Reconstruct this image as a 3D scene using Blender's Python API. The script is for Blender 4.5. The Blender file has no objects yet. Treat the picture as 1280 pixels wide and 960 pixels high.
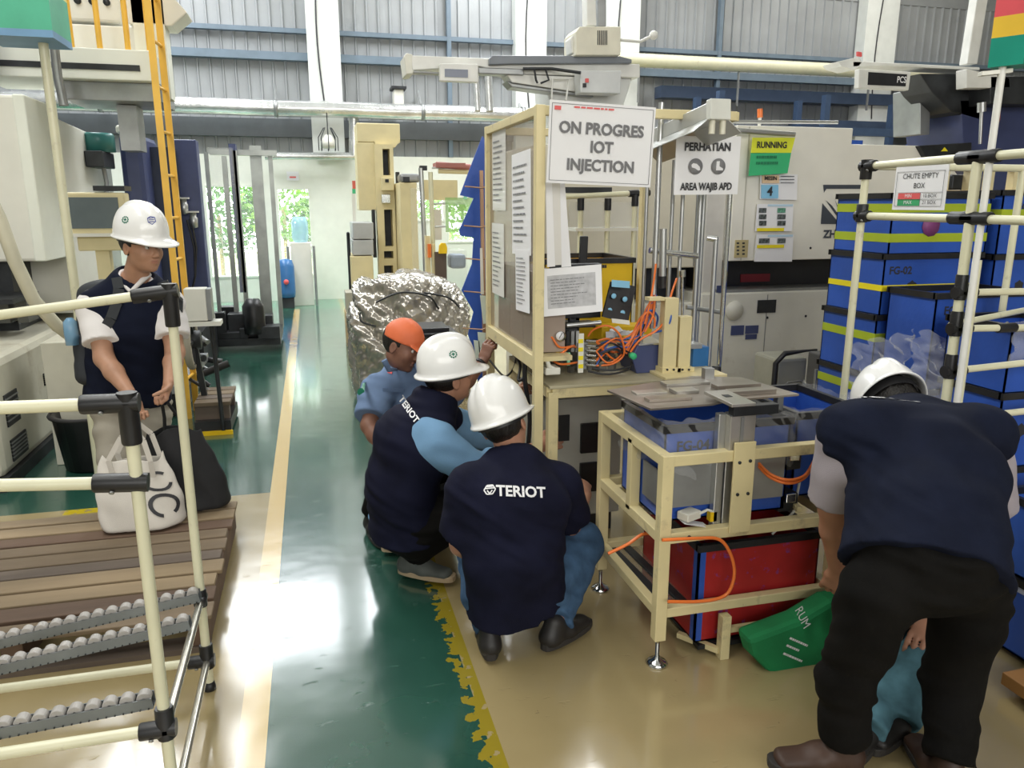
import bpy, bmesh, math, random
import numpy as np
from mathutils import Vector, Matrix
from mathutils.bvhtree import BVHTree

# ------------------------------------------------------------------ camera
SC = bpy.context.scene
COL = SC.collection
F = 960.0                       # focal length in pixels of the 1280x960 frame
YAW = math.radians(14.5); PIT = math.radians(13.2); EYE = 1.6
cam_data = bpy.data.cameras.new('camera'); cam_data.sensor_fit = 'HORIZONTAL'
cam_data.sensor_width = 36.0; cam_data.lens = 36.0 * F / 1280.0
cam_data.clip_start = 0.05; cam_data.clip_end = 200
cam = bpy.data.objects.new('camera', cam_data); COL.objects.link(cam)
cam.location = (0, 0, EYE); cam.rotation_euler = (math.pi/2 - PIT, 0, -YAW)
SC.camera = cam

# ------------------------------------------------------------------ world and light
W = bpy.data.worlds.new('sky'); SC.world = W; W.use_nodes = True
wb = W.node_tree.nodes['Background']
wb.inputs['Color'].default_value = (0.93, 0.97, 1.0, 1); wb.inputs['Strength'].default_value = 12.0
SC.view_settings.view_transform = 'Standard'; SC.view_settings.look = 'None'
SC.view_settings.gamma = 1.0; SC.view_settings.use_curve_mapping = False
SC.view_settings.exposure = 0.0

def area(name, loc, rot, sx, sy, power, col=(1, 0.98, 0.93)):
    l = bpy.data.lights.new(name, 'AREA'); l.shape = 'RECTANGLE'; l.size = sx; l.size_y = sy
    l.energy = power; l.color = col
    o = bpy.data.objects.new(name, l); o.location = loc; o.rotation_euler = rot; COL.objects.link(o)
    return o
# long roof lights of the hall (daylight through the roof sheets)
area('roof_light', (-2.5, 10.5, 7.0), (0, 0, 0), 2.0, 6.0, 640, (0.97, 0.99, 1.0))
area('roof_light', (3.5, 10.5, 7.0), (0, 0, 0), 2.0, 6.0, 560, (0.97, 0.99, 1.0))
area('roof_light', (9.5, 9.5, 7.0), (0, 0, 0), 2.0, 6.0, 300, (1.0, 0.98, 0.92))
area('roof_light', (-2.5, 2.5, 7.0), (0, 0, 0), 2.0, 6.0, 300, (1.0, 0.99, 0.94))
area('roof_light', (3.5, 2.5, 7.0), (0, 0, 0), 2.0, 6.0, 30, (1.0, 0.96, 0.86))
area('roof_light', (-1.0, -4.0, 7.0), (0, 0, 0), 4.0, 3.0, 40, (1.0, 0.97, 0.9))

# added fill lamp behind the camera, brightens upright surfaces that face it
area('fill_light', (1.0, -5.6, 3.6), (math.radians(84), 0, 0), 9.0, 3.0, 420, (1.0, 0.99, 0.96))

# ------------------------------------------------------------------ point finder: a pixel of the frame at a real depth
cy, sy, cp, sp = math.cos(YAW), math.sin(YAW), math.cos(PIT), math.sin(PIT)
def P(u, v, X=None, Y=None, Z=None):
    a = (u-640)/F; b = (480-v)/F
    d = (a*cy+sy*cp+b*sy*sp, -a*sy+cy*cp+b*cy*sp, -sp+b*cp)
    t = (Z-EYE)/d[2] if Z is not None else (Y/d[1] if Y is not None else X/d[0])
    return Vector((d[0]*t, d[1]*t, EYE+d[2]*t))

# ------------------------------------------------------------------ materials
MATS = {}
def mat(name, col, rough=0.5, metal=0.0, var=0.06, scale=6.0, bump=0.0, bscale=60.0, trans=0.0, alpha=1.0,
        emit=None, coat=0.0, dirt=None, dirt_amt=0.0, dirt_scale=3.0, stretch=None, ior=1.45):
    if name in MATS: return MATS[name]
    m = bpy.data.materials.new(name); m.use_nodes = True; nt = m.node_tree; N = nt.nodes; L = nt.links
    b = N['Principled BSDF']
    b.inputs['Roughness'].default_value = rough; b.inputs['Metallic'].default_value = metal
    b.inputs['IOR'].default_value = ior
    tc = N.new('ShaderNodeTexCoord'); mp = N.new('ShaderNodeMapping'); L.new(tc.outputs['Object'], mp.inputs['Vector'])
    if stretch: mp.inputs['Scale'].default_value = stretch
    nz = N.new('ShaderNodeTexNoise'); nz.inputs['Scale'].default_value = scale; nz.inputs['Detail'].default_value = 4
    L.new(mp.outputs[0], nz.inputs['Vector'])
    rp = N.new('ShaderNodeValToRGB')
    c = Vector(col[:3])
    rp.color_ramp.elements[0].position = 0.3; rp.color_ramp.elements[1].position = 0.7
    rp.color_ramp.elements[0].color = (*[max(0, x*(1-var*2)) for x in c], 1)
    rp.color_ramp.elements[1].color = (*[min(1, x*(1+var)) for x in c], 1)
    L.new(nz.outputs['Fac'], rp.inputs[0]); out = rp.outputs[0]
    if dirt:
        n2 = N.new('ShaderNodeTexNoise'); n2.inputs['Scale'].default_value = dirt_scale; n2.inputs['Detail'].default_value = 8
        n2.inputs['Roughness'].default_value = 0.65
        L.new(mp.outputs[0], n2.inputs['Vector'])
        r2 = N.new('ShaderNodeValToRGB'); r2.color_ramp.elements[0].position = 0.62-dirt_amt*0.3; r2.color_ramp.elements[1].position = 0.75-dirt_amt*0.2
        L.new(n2.outputs['Fac'], r2.inputs[0])
        mx = N.new('ShaderNodeMix'); mx.data_type = 'RGBA'; L.new(r2.outputs[0], mx.inputs[0]); L.new(out, mx.inputs[6])
        mx.inputs[7].default_value = (*dirt, 1); out = mx.outputs[2]
    L.new(out, b.inputs['Base Color'])
    if bump:
        n3 = N.new('ShaderNodeTexNoise'); n3.inputs['Scale'].default_value = bscale; n3.inputs['Detail'].default_value = 3
        L.new(mp.outputs[0], n3.inputs['Vector'])
        bp = N.new('ShaderNodeBump'); bp.inputs['Strength'].default_value = bump; bp.inputs['Distance'].default_value = 0.01
        L.new(n3.outputs['Fac'], bp.inputs['Height']); L.new(bp.outputs[0], b.inputs['Normal'])
    if trans: b.inputs['Transmission Weight'].default_value = trans
    if alpha < 1: b.inputs['Alpha'].default_value = alpha
    if coat: b.inputs['Coat Weight'].default_value = coat; b.inputs['Coat Roughness'].default_value = 0.08
    if emit:
        b.inputs['Emission Color'].default_value = (*emit[:3], 1); b.inputs['Emission Strength'].default_value = emit[3]
    MATS[name] = m
    return m

cream = mat('cream painted steel', (0.71, 0.61, 0.34), 0.42, var=0.05, dirt=(0.42, 0.36, 0.22), dirt_amt=0.1, dirt_scale=9)
pipe_m = mat('cream coated pipe', (0.74, 0.72, 0.52), 0.3, var=0.04, dirt=(0.5, 0.46, 0.33), dirt_amt=0.05, dirt_scale=14)
blackp = mat('black plastic', (0.02, 0.02, 0.022), 0.38, var=0.3)
rubber = mat('black rubber', (0.025, 0.024, 0.024), 0.7, var=0.2)
ivory = mat('ivory machine panel', (0.74, 0.73, 0.66), 0.35, var=0.02, dirt=(0.6, 0.57, 0.48), dirt_amt=0.0, dirt_scale=2)
ivory_d = mat('ivory lower panel', (0.60, 0.58, 0.48), 0.45, var=0.05, dirt=(0.4, 0.36, 0.27), dirt_amt=0.15, dirt_scale=3)
darkm = mat('dark machine steel', (0.035, 0.038, 0.042), 0.45, metal=0.3, var=0.3)
greym = mat('grey steel', (0.33, 0.34, 0.34), 0.4, metal=0.6, var=0.1)
chrome = mat('polished steel', (0.72, 0.73, 0.73), 0.16, metal=1.0, var=0.03)
alu = mat('aluminium extrusion', (0.55, 0.56, 0.56), 0.33, metal=0.85, var=0.05)
galv = mat('silver lagged pipe', (0.74, 0.75, 0.74), 0.25, metal=0.75, var=0.15, scale=3, bump=0.5, bscale=12)
navyp = mat('navy painted panel', (0.055, 0.07, 0.17), 0.4, var=0.08)
bluep = mat('blue corrugated plastic', (0.03, 0.10, 0.47), 0.38, var=0.12, scale=3, bump=0.15, bscale=30)
bluedk = mat('blue corrugated plastic flap', (0.035, 0.11, 0.46), 0.42, var=0.12)
redp = mat('red plastic worn to blue', (0.42, 0.022, 0.022), 0.45, var=0.12, dirt=(0.04, 0.08, 0.5), dirt_amt=0.10, dirt_scale=22)
limet = mat('yellow green tape', (0.40, 0.50, 0.03), 0.4, var=0.06)
yellt = mat('yellow tape', (0.86, 0.72, 0.02), 0.4, var=0.04)
yellp = mat('yellow plastic board', (0.85, 0.55, 0.01), 0.45, var=0.05)
paper = mat('white paper', (0.84, 0.84, 0.86), 0.55, var=0.01)
paper_d = mat('paper in a clear sleeve', (0.74, 0.72, 0.68), 0.25, var=0.04)
ink = mat('black ink', (0.03, 0.03, 0.035), 0.5, var=0.0)
inkg = mat('grey ink', (0.16, 0.16, 0.17), 0.5, var=0.0)
inkr = mat('red ink', (0.75, 0.12, 0.12), 0.5, var=0.0)
inkb = mat('pale blue ink', (0.25, 0.55, 0.78), 0.5, var=0.0)
grn = mat('green card', (0.05, 0.48, 0.20), 0.4, var=0.02)
yelc = mat('yellow card', (0.80, 0.84, 0.05), 0.4, var=0.02)
orange = mat('orange air hose', (0.85, 0.20, 0.04), 0.3, var=0.05)
bluet = mat('blue air tube', (0.04, 0.12, 0.42), 0.3, var=0.05)
clear = mat('clear plastic sheet', (0.85, 0.87, 0.9), 0.12, var=0.02, alpha=0.15, bump=0.6, bscale=14)
clearw = mat('clear plastic panel', (0.75, 0.76, 0.72), 0.08, var=0.02, alpha=0.14)
foil = mat('silver plastic sheet', (0.50, 0.47, 0.42), 0.2, metal=0.6, var=0.12, bump=1.0, bscale=7)
card = mat('cardboard', (0.50, 0.37, 0.20), 0.75, var=0.08, bump=0.1)
amber = mat('orange ladder paint', (0.86, 0.50, 0.07), 0.4, var=0.05)
whitew = mat('white painted wall', (0.80, 0.82, 0.74), 0.6, var=0.02)
creamr = mat('cream robot casting', (0.72, 0.63, 0.37), 0.45, var=0.04)

# ------------------------------------------------------------------ mesh collector
class MB:
    def __init__(s): s.v = []; s.f = []; s.mi = []; s.mats = []; s.sm = []
    def _m(s, m):
        if m not in s.mats: s.mats.append(m)
        return s.mats.index(m)
    def add(s, vs, fs, m=None, smooth=False):
        o = len(s.v); s.v += [tuple(v) for v in vs]; k = s._m(m) if m else 0
        for f in fs: s.f.append(tuple(i+o for i in f)); s.mi.append(k); s.sm.append(smooth)
        return s
    def box(s, lo, hi, m=None):
        (a, b, c), (d, e, f) = lo, hi
        return s.add([(a,b,c),(d,b,c),(d,e,c),(a,e,c),(a,b,f),(d,b,f),(d,e,f),(a,e,f)],
                     [(3,2,1,0),(4,5,6,7),(0,1,5,4),(1,2,6,5),(2,3,7,6),(3,0,4,7)], m)
    def cbox(s, c, size, m=None, R=None):
        hx, hy, hz = size[0]/2, size[1]/2, size[2]/2; c = Vector(c)
        vs = [Vector((x*hx, y*hy, z*hz)) for z in (-1, 1) for x, y in ((-1,-1),(1,-1),(1,1),(-1,1))]
        if R is not None: vs = [R @ v for v in vs]
        return s.add([c+v for v in vs], [(3,2,1,0),(4,5,6,7),(0,1,5,4),(1,2,6,5),(2,3,7,6),(3,0,4,7)], m)
    def bar(s, a, b, w, h=None, m=None, up=(0, 0, 1)):
        h = h or w; a = Vector(a); b = Vector(b); d = (b-a).normalized(); up = Vector(up)
        if abs(d.dot(up)) > 0.95: up = Vector((0, 1, 0))
        r = d.cross(up).normalized()*w/2; u = r.cross(d).normalized()*h/2
        vs = [a-r-u, a+r-u, a+r+u, a-r+u, b-r-u, b+r-u, b+r+u, b-r+u]
        return s.add(vs, [(0,1,2,3),(7,6,5,4),(0,4,5,1),(1,5,6,2),(2,6,7,3),(3,7,4,0)], m)
    def tube(s, pts, r, n=10, m=None, cap=True, smooth=True, closed=False):
        pts = [Vector(p) for p in pts]; rs = r if isinstance(r, (list, tuple)) else [r]*len(pts); vs = []; fs = []
        T = []
        for i in range(len(pts)):
            t = (pts[min(i+1, len(pts)-1)]-pts[max(i-1, 0)])
            T.append(t.normalized() if t.length > 1e-9 else Vector((0, 0, 1)))
        u = T[0].orthogonal().normalized()
        for i, p in enumerate(pts):
            u = (u - T[i]*u.dot(T[i])); u = u.normalized() if u.length > 1e-6 else T[i].orthogonal().normalized()
            w = T[i].cross(u)
            for k in range(n):
                a = 2*math.pi*k/n; vs.append(p + (u*math.cos(a)+w*math.sin(a))*rs[i])
        for i in range(len(pts)-1):
            for k in range(n):
                k2 = (k+1) % n; fs.append((i*n+k, i*n+k2, (i+1)*n+k2, (i+1)*n+k))
        s.add(vs, fs, m, smooth)
        if cap: s.add([vs[k] for k in range(n)], [tuple(range(n-1, -1, -1))], m); s.add(vs[-n:], [tuple(range(n))], m)
        return s
    def lathe(s, c, prof, n=24, m=None, axis=(0, 0, 1), smooth=True):
        c = Vector(c); ax = Vector(axis).normalized(); u = ax.orthogonal().normalized(); w = ax.cross(u); vs = []; fs = []
        for r, z in prof:
            for k in range(n):
                a = 2*math.pi*k/n; vs.append(c + ax*z + (u*math.cos(a)+w*math.sin(a))*max(r, 1e-5))
        for i in range(len(prof)-1):
            for k in range(n):
                k2 = (k+1) % n; fs.append((i*n+k, i*n+k2, (i+1)*n+k2, (i+1)*n+k))
        return s.add(vs, fs, m, smooth)
    def prism(s, poly, depth, m=None):          # poly: 3D points (one plane), depth: vector
        d = Vector(depth); n = len(poly); vs = [Vector(p) for p in poly]+[Vector(p)+d for p in poly]
        fs = [tuple(range(n-1, -1, -1)), tuple(range(n, 2*n))]+[(i, (i+1) % n, n+(i+1) % n, n+i) for i in range(n)]
        return s.add(vs, fs, m)
    def quad(s, a, b, c, d, m=None): return s.add([a, b, c, d], [(0, 1, 2, 3)], m)

def finish(o, me, bevel=0, fix=True):
    if fix:
        bm = bmesh.new(); bm.from_mesh(me); bmesh.ops.recalc_face_normals(bm, faces=bm.faces); bm.to_mesh(me); bm.free()
    if bevel:
        b = o.modifiers.new('bevel', 'BEVEL'); b.width = bevel; b.segments = 2; b.limit_method = 'ANGLE'; b.angle_limit = math.radians(50)
    return o
def origin(o):
    v = Vector((0, 0, 0))
    while o is not None: v = v + Vector(o.location); o = o.parent
    return v
def obj(name, mb, m=None, parent=None, bevel=0, label=None, cat=None, group=None, kind=None, loc=None):
    me = bpy.data.meshes.new(name); off = origin(parent) if parent else Vector(loc or (0, 0, 0))
    if not parent and loc is None and mb.v and kind != 'structure':
        A = np.array(mb.v); off = Vector((float(A[:, 0].mean()), float(A[:, 1].mean()), float(A[:, 2].min())))
    me.from_pydata([(v[0]-off.x, v[1]-off.y, v[2]-off.z) for v in mb.v], [], mb.f)
    if mb.mats and mb.mats[0] is not None:
        for x in mb.mats: me.materials.append(x)
        me.polygons.foreach_set('material_index', mb.mi)
    elif m: me.materials.append(m)
    me.polygons.foreach_set('use_smooth', mb.sm)
    me.update(); o = bpy.data.objects.new(name, me); COL.objects.link(o)
    if parent: o.parent = parent
    else: o.location = off
    finish(o, me, bevel)
    if label: o['label'] = label
    if cat: o['category'] = cat
    if group: o['group'] = group
    if kind: o['kind'] = kind
    return o
def thing(name, label, cat, loc=(0, 0, 0), group=None):
    o = bpy.data.objects.new(name, None); COL.objects.link(o); o.location = loc; o.empty_display_size = 0.1
    o['label'] = label; o['category'] = cat
    if group: o['group'] = group
    return o
def struct(name, mb, m=None, parent=None, bevel=0):
    return obj(name, mb, m, parent, bevel, kind='structure' if not parent else None)
def copy_tree(o, parent=None, move=None, label=None):
    c = o.copy(); COL.objects.link(c)
    if parent: c.parent = parent
    if move is not None: c.location = Vector(o.location)+Vector(move)
    if label: c['label'] = label
    for ch in list(o.children): copy_tree(ch, c)
    return c
def B(lo, hi, m=None): return MB().box(lo, hi, m)

def text(body, size, o, r, u, m, parent, name='lettering', depth=0.0008, bold=0.012, sx=1.0, wrap=None, align='CENTER', **kw):
    cu = bpy.data.curves.new(name, 'FONT'); cu.body = body; cu.size = size; cu.extrude = 0; cu.offset = bold*size
    cu.align_x = align; cu.align_y = 'CENTER'; cu.resolution_u = 3
    t = bpy.data.objects.new('tmp', cu); COL.objects.link(t)
    me = bpy.data.meshes.new_from_object(t.evaluated_get(bpy.context.evaluated_depsgraph_get()))
    bpy.data.objects.remove(t); bpy.data.curves.remove(cu)
    o = Vector(o); r = Vector(r).normalized(); u = Vector(u).normalized(); n = r.cross(u)
    mb = MB(); vs = []
    for v in me.vertices:
        p = o + r*v.co.x*sx + u*v.co.y
        p = wrap(p) if wrap else p + n*depth
        vs.append(p)
    mb.add(vs, [tuple(p.vertices) for p in me.polygons])
    bpy.data.meshes.remove(me)
    ob = obj(name, mb, m, parent, **kw)
    return ob
def printed(o, r, u, w, h, rows, m, parent, name='printed_text', seed=0, depth=0.0012, fill=0.45, cols=1):
    """rows of unreadable print: short thin strips on a sheet"""
    rnd = random.Random(seed); o = Vector(o); r = Vector(r).normalized(); u = Vector(u).normalized(); n = r.cross(u)*depth; mb = MB()
    for c in range(cols):
        for k in range(rows):
            y = h/2-(k+0.5)*h/rows; t = h/rows*fill/2; x = -w/2+c*w/cols; xe = x+w/cols*rnd.uniform(0.55, 0.92)
            while x < xe:
                L = rnd.uniform(0.04, 0.13)*w; x2 = min(x+L, xe)
                mb.quad(o+r*x+u*(y-t)+n, o+r*x2+u*(y-t)+n, o+r*x2+u*(y+t)+n, o+r*x+u*(y+t)+n); x = x2+w*0.018
    return obj(name, mb, m, parent)
def sheet(o, r, u, w, h, t=0.0015, m=None, mb=None):
    o = Vector(o); r = Vector(r).normalized(); u = Vector(u).normalized(); n = r.cross(u); mb = mb or MB()
    p = [o-r*w/2-u*h/2, o+r*w/2-u*h/2, o+r*w/2+u*h/2, o-r*w/2+u*h/2]
    return mb.prism([q-n*t for q in p], n*t, m)
# ------------------------------------------------------------------ figures: signed-distance modelling, one continuous surface each
class Sdf:
    def __init__(s, lo, hi, h):
        s.lo = np.array(lo, float); s.h = h; s.n = np.ceil((np.array(hi, float)-s.lo)/h).astype(int)+1
        s.d = np.full(tuple(s.n), 1.0, np.float32)
    def blk(s, lo, hi):
        i0 = np.clip(np.floor((np.array(lo)-s.lo)/s.h).astype(int), 0, s.n); i1 = np.clip(np.ceil((np.array(hi)-s.lo)/s.h).astype(int)+1, 0, s.n)
        sl = tuple(slice(a, b) for a, b in zip(i0, i1))
        g = np.meshgrid(*[(np.arange(a, b)*s.h+l).astype(np.float32) for a, b, l in zip(i0, i1, s.lo)], indexing='ij', sparse=True)
        return sl, g
    def comb(s, sl, d, k, op='add'):
        c = s.d[sl]
        if c.size == 0: return
        if op == 'add':
            if k > 0:
                h = np.clip(0.5+0.5*(c-d)/k, 0, 1); s.d[sl] = d*h+c*(1-h)-k*h*(1-h)
            else: s.d[sl] = np.minimum(c, d)
        elif op == 'sub':
            h = np.clip(0.5-0.5*(c+d)/max(k, 1e-6), 0, 1); s.d[sl] = c*(1-h)-d*h+k*h*(1-h)
    def ecap(s, a, b, ra, rb, side=(1, 0, 0), k=0.02, op='add', flat=None):
        a = np.array(a, float); b = np.array(b, float)
        ra = (ra, ra) if np.isscalar(ra) else ra; rb = (rb, rb) if np.isscalar(rb) else rb
        R = max(*ra, *rb)+k+3*s.h
        sl, g = s.blk(np.minimum(a, b)-R, np.maximum(a, b)+R)
        ab = b-a; L = max(np.linalg.norm(ab), 1e-6); w = ab/L; u = np.array(side, float); u = u-w*u.dot(w)
        if np.linalg.norm(u) < 1e-4: u = np.array([0.3, 1, 0.2]); u = u-w*u.dot(w)
        u /= np.linalg.norm(u); v = np.cross(w, u)
        q = [g[i]-a[i] for i in range(3)]
        x = q[0]*u[0]+q[1]*u[1]+q[2]*u[2]; y = q[0]*v[0]+q[1]*v[1]+q[2]*v[2]; z = q[0]*w[0]+q[1]*w[1]+q[2]*w[2]
        t = np.clip(z/L, 0, 1); zz = z-t*L; rx = ra[0]+(rb[0]-ra[0])*t; ry = ra[1]+(rb[1]-ra[1])*t; rz = np.minimum(rx, ry)
        k0 = np.sqrt((x/rx)**2+(y/ry)**2+(zz/rz)**2); k1 = np.sqrt((x/rx**2)**2+(y/ry**2)**2+(zz/rz**2)**2)
        d = np.where(k1 > 1e-4, k0*(k0-1)/np.maximum(k1, 1e-4), -rz)
        if flat in ('b', 'ab'): d = np.maximum(d, z-L)
        if flat in ('a', 'ab'): d = np.maximum(d, -z)
        s.comb(sl, d.astype(np.float32), k, op)
    def ell(s, c, r, M, k=0.01, op='add', cut=None):
        c = np.array(c, float); R = max(r)+k+3*s.h; sl, g = s.blk(c-R, c+R); q = [g[i]-c[i] for i in range(3)]
        X = [q[0]*m[0]+q[1]*m[1]+q[2]*m[2] for m in M]
        k0 = np.sqrt(sum((X[i]/r[i])**2 for i in range(3))); k1 = np.sqrt(sum((X[i]/r[i]**2)**2 for i in range(3)))
        d = np.where(k1 > 1e-4, k0*(k0-1)/np.maximum(k1, 1e-4), -min(r))
        if cut is not None: d = np.maximum(d, cut(*X))
        s.comb(sl, d.astype(np.float32), k, op)
    def wrinkle(s, amp, f=30.0, dirv=(0.2, 0.3, 1), seed=0):
        sl, g = s.blk(s.lo, s.lo+s.n*s.h); r = random.Random(seed); X, Y, Z = g
        ph = [r.uniform(0, 6.28) for _ in range(8)]
        d = np.array(dirv, float); d /= np.linalg.norm(d)
        w1 = 1.2*np.sin(X*9+ph[0]+Z*5)+1.1*np.sin(Y*11+ph[1]-Z*6)+0.8*np.sin(Z*13+X*7+ph[2])
        a = (X*d[0]+Y*d[1]+Z*d[2])*f
        n = 0.55*np.sin(a+w1*1.7)+0.35*np.sin(a*1.9+w1*2.3+ph[3]+X*25)+0.35*np.sin((X-Y)*f*0.8+w1*2+ph[4])
        m = 0.5+0.5*np.sin(X*10+Y*8+ph[5]+w1)
        b2 = (X*d[0]+Y*d[1]+Z*d[2])*f*2.6+w1*3+ph[6]
        n = n+0.45*np.sin(b2)*np.sin(X*17+Z*9+ph[7]+w1)
        s.d += (amp*n*(0.35+0.65*m)).astype(np.float32)
    def mesh(s):
        d = s.d
        for ax in range(3):
            sl = [slice(None)]*3; sl[ax] = 0; d[tuple(sl)] = 1; sl[ax] = -1; d[tuple(sl)] = 1
        ins = d < 0; n = np.array(d.shape)-1
        cn = [(i, j, k) for i in (0, 1) for j in (0, 1) for k in (0, 1)]
        cnt = np.zeros(tuple(n), np.int8)
        for i, j, k in cn: cnt += ins[i:n[0]+i, j:n[1]+j, k:n[2]+k]
        act = (cnt > 0) & (cnt < 8); I = np.argwhere(act); idx = np.full(tuple(n), -1, np.int32); idx[act] = np.arange(len(I))
        V = np.stack([d[I[:, 0]+i, I[:, 1]+j, I[:, 2]+k] for i, j, k in cn], 1)
        pos = np.zeros((len(I), 3)); c = np.zeros(len(I))
        for a in range(8):
            for ax in range(3):
                b = a | (4 >> ax)
                if b == a: continue
                va, vb = V[:, a], V[:, b]; m = (va < 0) != (vb < 0); t = np.where(m, va/np.where(m, va-vb, 1), 0)
                p = np.tile(np.array(cn[a], float), (len(I), 1)); p[:, ax] += t; pos[m] += p[m]; c[m] += 1
        pos = (I+pos/c[:, None])*s.h+s.lo
        Fs = []
        for ax in range(3):
            o1, o2 = (ax+1) % 3, (ax+2) % 3
            s0 = [slice(None)]*3; s1 = [slice(None)]*3; s0[ax] = slice(0, -1); s1[ax] = slice(1, None)
            A = ins[tuple(s0)]; Bm = ins[tuple(s1)]; ch = A != Bm; E = np.argwhere(ch)
            ok = (E[:, o1] > 0) & (E[:, o2] > 0) & (E[:, o1] < n[o1]) & (E[:, o2] < n[o2]) & (E[:, ax] < n[ax]); E = E[ok]
            def at(da, db):
                q = E.copy(); q[:, o1] += da; q[:, o2] += db; return idx[q[:, 0], q[:, 1], q[:, 2]]
            q = np.stack([at(-1, -1), at(0, -1), at(0, 0), at(-1, 0)], 1); fl = ~A[E[:, 0], E[:, 1], E[:, 2]]
            q[fl] = q[fl][:, ::-1]; Fs.append(q)
        return pos, np.concatenate(Fs)
def sdf_obj(name, s, m, parent, mats=None, pick=None, smooth_it=1):
    pos, fs = s.mesh(); off = origin(parent) if parent is not None else None
    me = bpy.data.meshes.new(name)
    base = np.array(off) if off is not None else np.array([pos[:, 0].mean(), pos[:, 1].mean(), pos[:, 2].min()])
    # light relaxation
    for _ in range(smooth_it):
        acc = np.zeros_like(pos); c = np.zeros(len(pos))
        for i in range(4):
            a = fs[:, i]; b = fs[:, (i+1) % 4]
            for k in range(3): acc[:, k] += np.bincount(a, pos[b, k], len(pos))+np.bincount(b, pos[a, k], len(pos))
            c += np.bincount(a, minlength=len(pos))+np.bincount(b, minlength=len(pos))
        pos = pos*0.5+0.5*acc/np.maximum(c, 1)[:, None]
    me.vertices.add(len(pos)); me.vertices.foreach_set('co', (pos-base).astype(np.float32).ravel())
    me.loops.add(len(fs)*4); me.loops.foreach_set('vertex_index', fs.astype(np.int32).ravel())
    me.polygons.add(len(fs)); me.polygons.foreach_set('loop_start', np.arange(0, len(fs)*4, 4, dtype=np.int32))
    me.update(calc_edges=True)
    for x in (mats or [m]): me.materials.append(x)
    if pick is not None:
        cc = pos[fs].mean(1); me.polygons.foreach_set('material_index', pick(cc).astype(np.int32))
    me.polygons.foreach_set('use_smooth', np.ones(len(fs), bool)); me.validate()
    o = bpy.data.objects.new(name, me); COL.objects.link(o)
    if parent is not None: o.parent = parent
    else: o.location = Vector(base)
    return o

skin1 = mat('light brown skin', (0.46, 0.25, 0.16), 0.5, var=0.06, scale=20, bump=0.04, bscale=150)
skin2 = mat('deep brown skin', (0.25, 0.12, 0.08), 0.5, var=0.08, scale=20, bump=0.04, bscale=150)
skin3 = mat('warm brown skin', (0.44, 0.22, 0.14), 0.5, var=0.06, scale=20, bump=0.04, bscale=150)
lip = mat('lips', (0.43, 0.205, 0.145), 0.45)
hairm = mat('black hair', (0.012, 0.010, 0.009), 0.45, var=0.4, scale=40, bump=0.6, bscale=180, stretch=(1, 1, 0.2))
eyew = mat('eye white', (0.7, 0.68, 0.65), 0.25); iris = mat('dark iris', (0.02, 0.012, 0.01), 0.15)
navyc = mat('navy cotton', (0.008, 0.009, 0.024), 0.85, var=0.15, scale=9, bump=0.12, bscale=300)
navyv = mat('navy vest cloth', (0.008, 0.011, 0.026), 0.82, var=0.12, scale=9, bump=0.12, bscale=300)
denim = mat('blue denim', (0.06, 0.12, 0.22), 0.85, var=0.2, scale=14, bump=0.15, bscale=400)
teal = mat('teal denim', (0.09, 0.20, 0.25), 0.85, var=0.2, scale=14, bump=0.15, bscale=400)
khaki = mat('grey khaki twill', (0.37, 0.34, 0.28), 0.85, var=0.08, bump=0.12, bscale=300)
blackc = mat('black trouser cloth', (0.006, 0.0055, 0.005), 0.85, var=0.2, bump=0.12, bscale=300)
whitec = mat('white cotton', (0.78, 0.75, 0.74), 0.85, var=0.03, bump=0.12, bscale=300)
greyc = mat('lilac grey polo cloth', (0.42, 0.38, 0.42), 0.85, var=0.04, bump=0.2, bscale=300)
skyc = mat('light blue shirt cotton', (0.19, 0.35, 0.55), 0.85, var=0.06, bump=0.12, bscale=300)
slate = mat('slate blue uniform cloth', (0.15, 0.22, 0.36), 0.85, var=0.06, bump=0.12, bscale=300)
hatw = mat('glossy white helmet', (0.86, 0.86, 0.85), 0.22, var=0.01, coat=0.3)
hato = mat('orange cap cloth', (0.72, 0.16, 0.06), 0.6, var=0.05, bump=0.1, bscale=300)
shoeb = mat('black leather shoe', (0.02, 0.018, 0.017), 0.5, var=0.2)
shoeg = mat('grey mesh shoe', (0.11, 0.12, 0.11), 0.7, var=0.2)
shoebr = mat('brown leather shoe', (0.055, 0.028, 0.018), 0.55, var=0.2)
solet = mat('tan rubber sole', (0.45, 0.34, 0.22), 0.6); soled = mat('dark rubber sole', (0.03, 0.027, 0.025), 0.7)
for m_ in (navyc, navyv, denim, teal, khaki, blackc, whitec, greyc, skyc, slate): m_.node_tree.nodes['Principled BSDF'].inputs['Specular IOR Level'].default_value = 0.15
badgeg = mat('green badge', (0.0, 0.16, 0.09), 0.4); badgeb = mat('navy badge', (0.05, 0.07, 0.3), 0.4)
whitepr = mat('white print', (0.85, 0.85, 0.87), 0.6)

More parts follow.
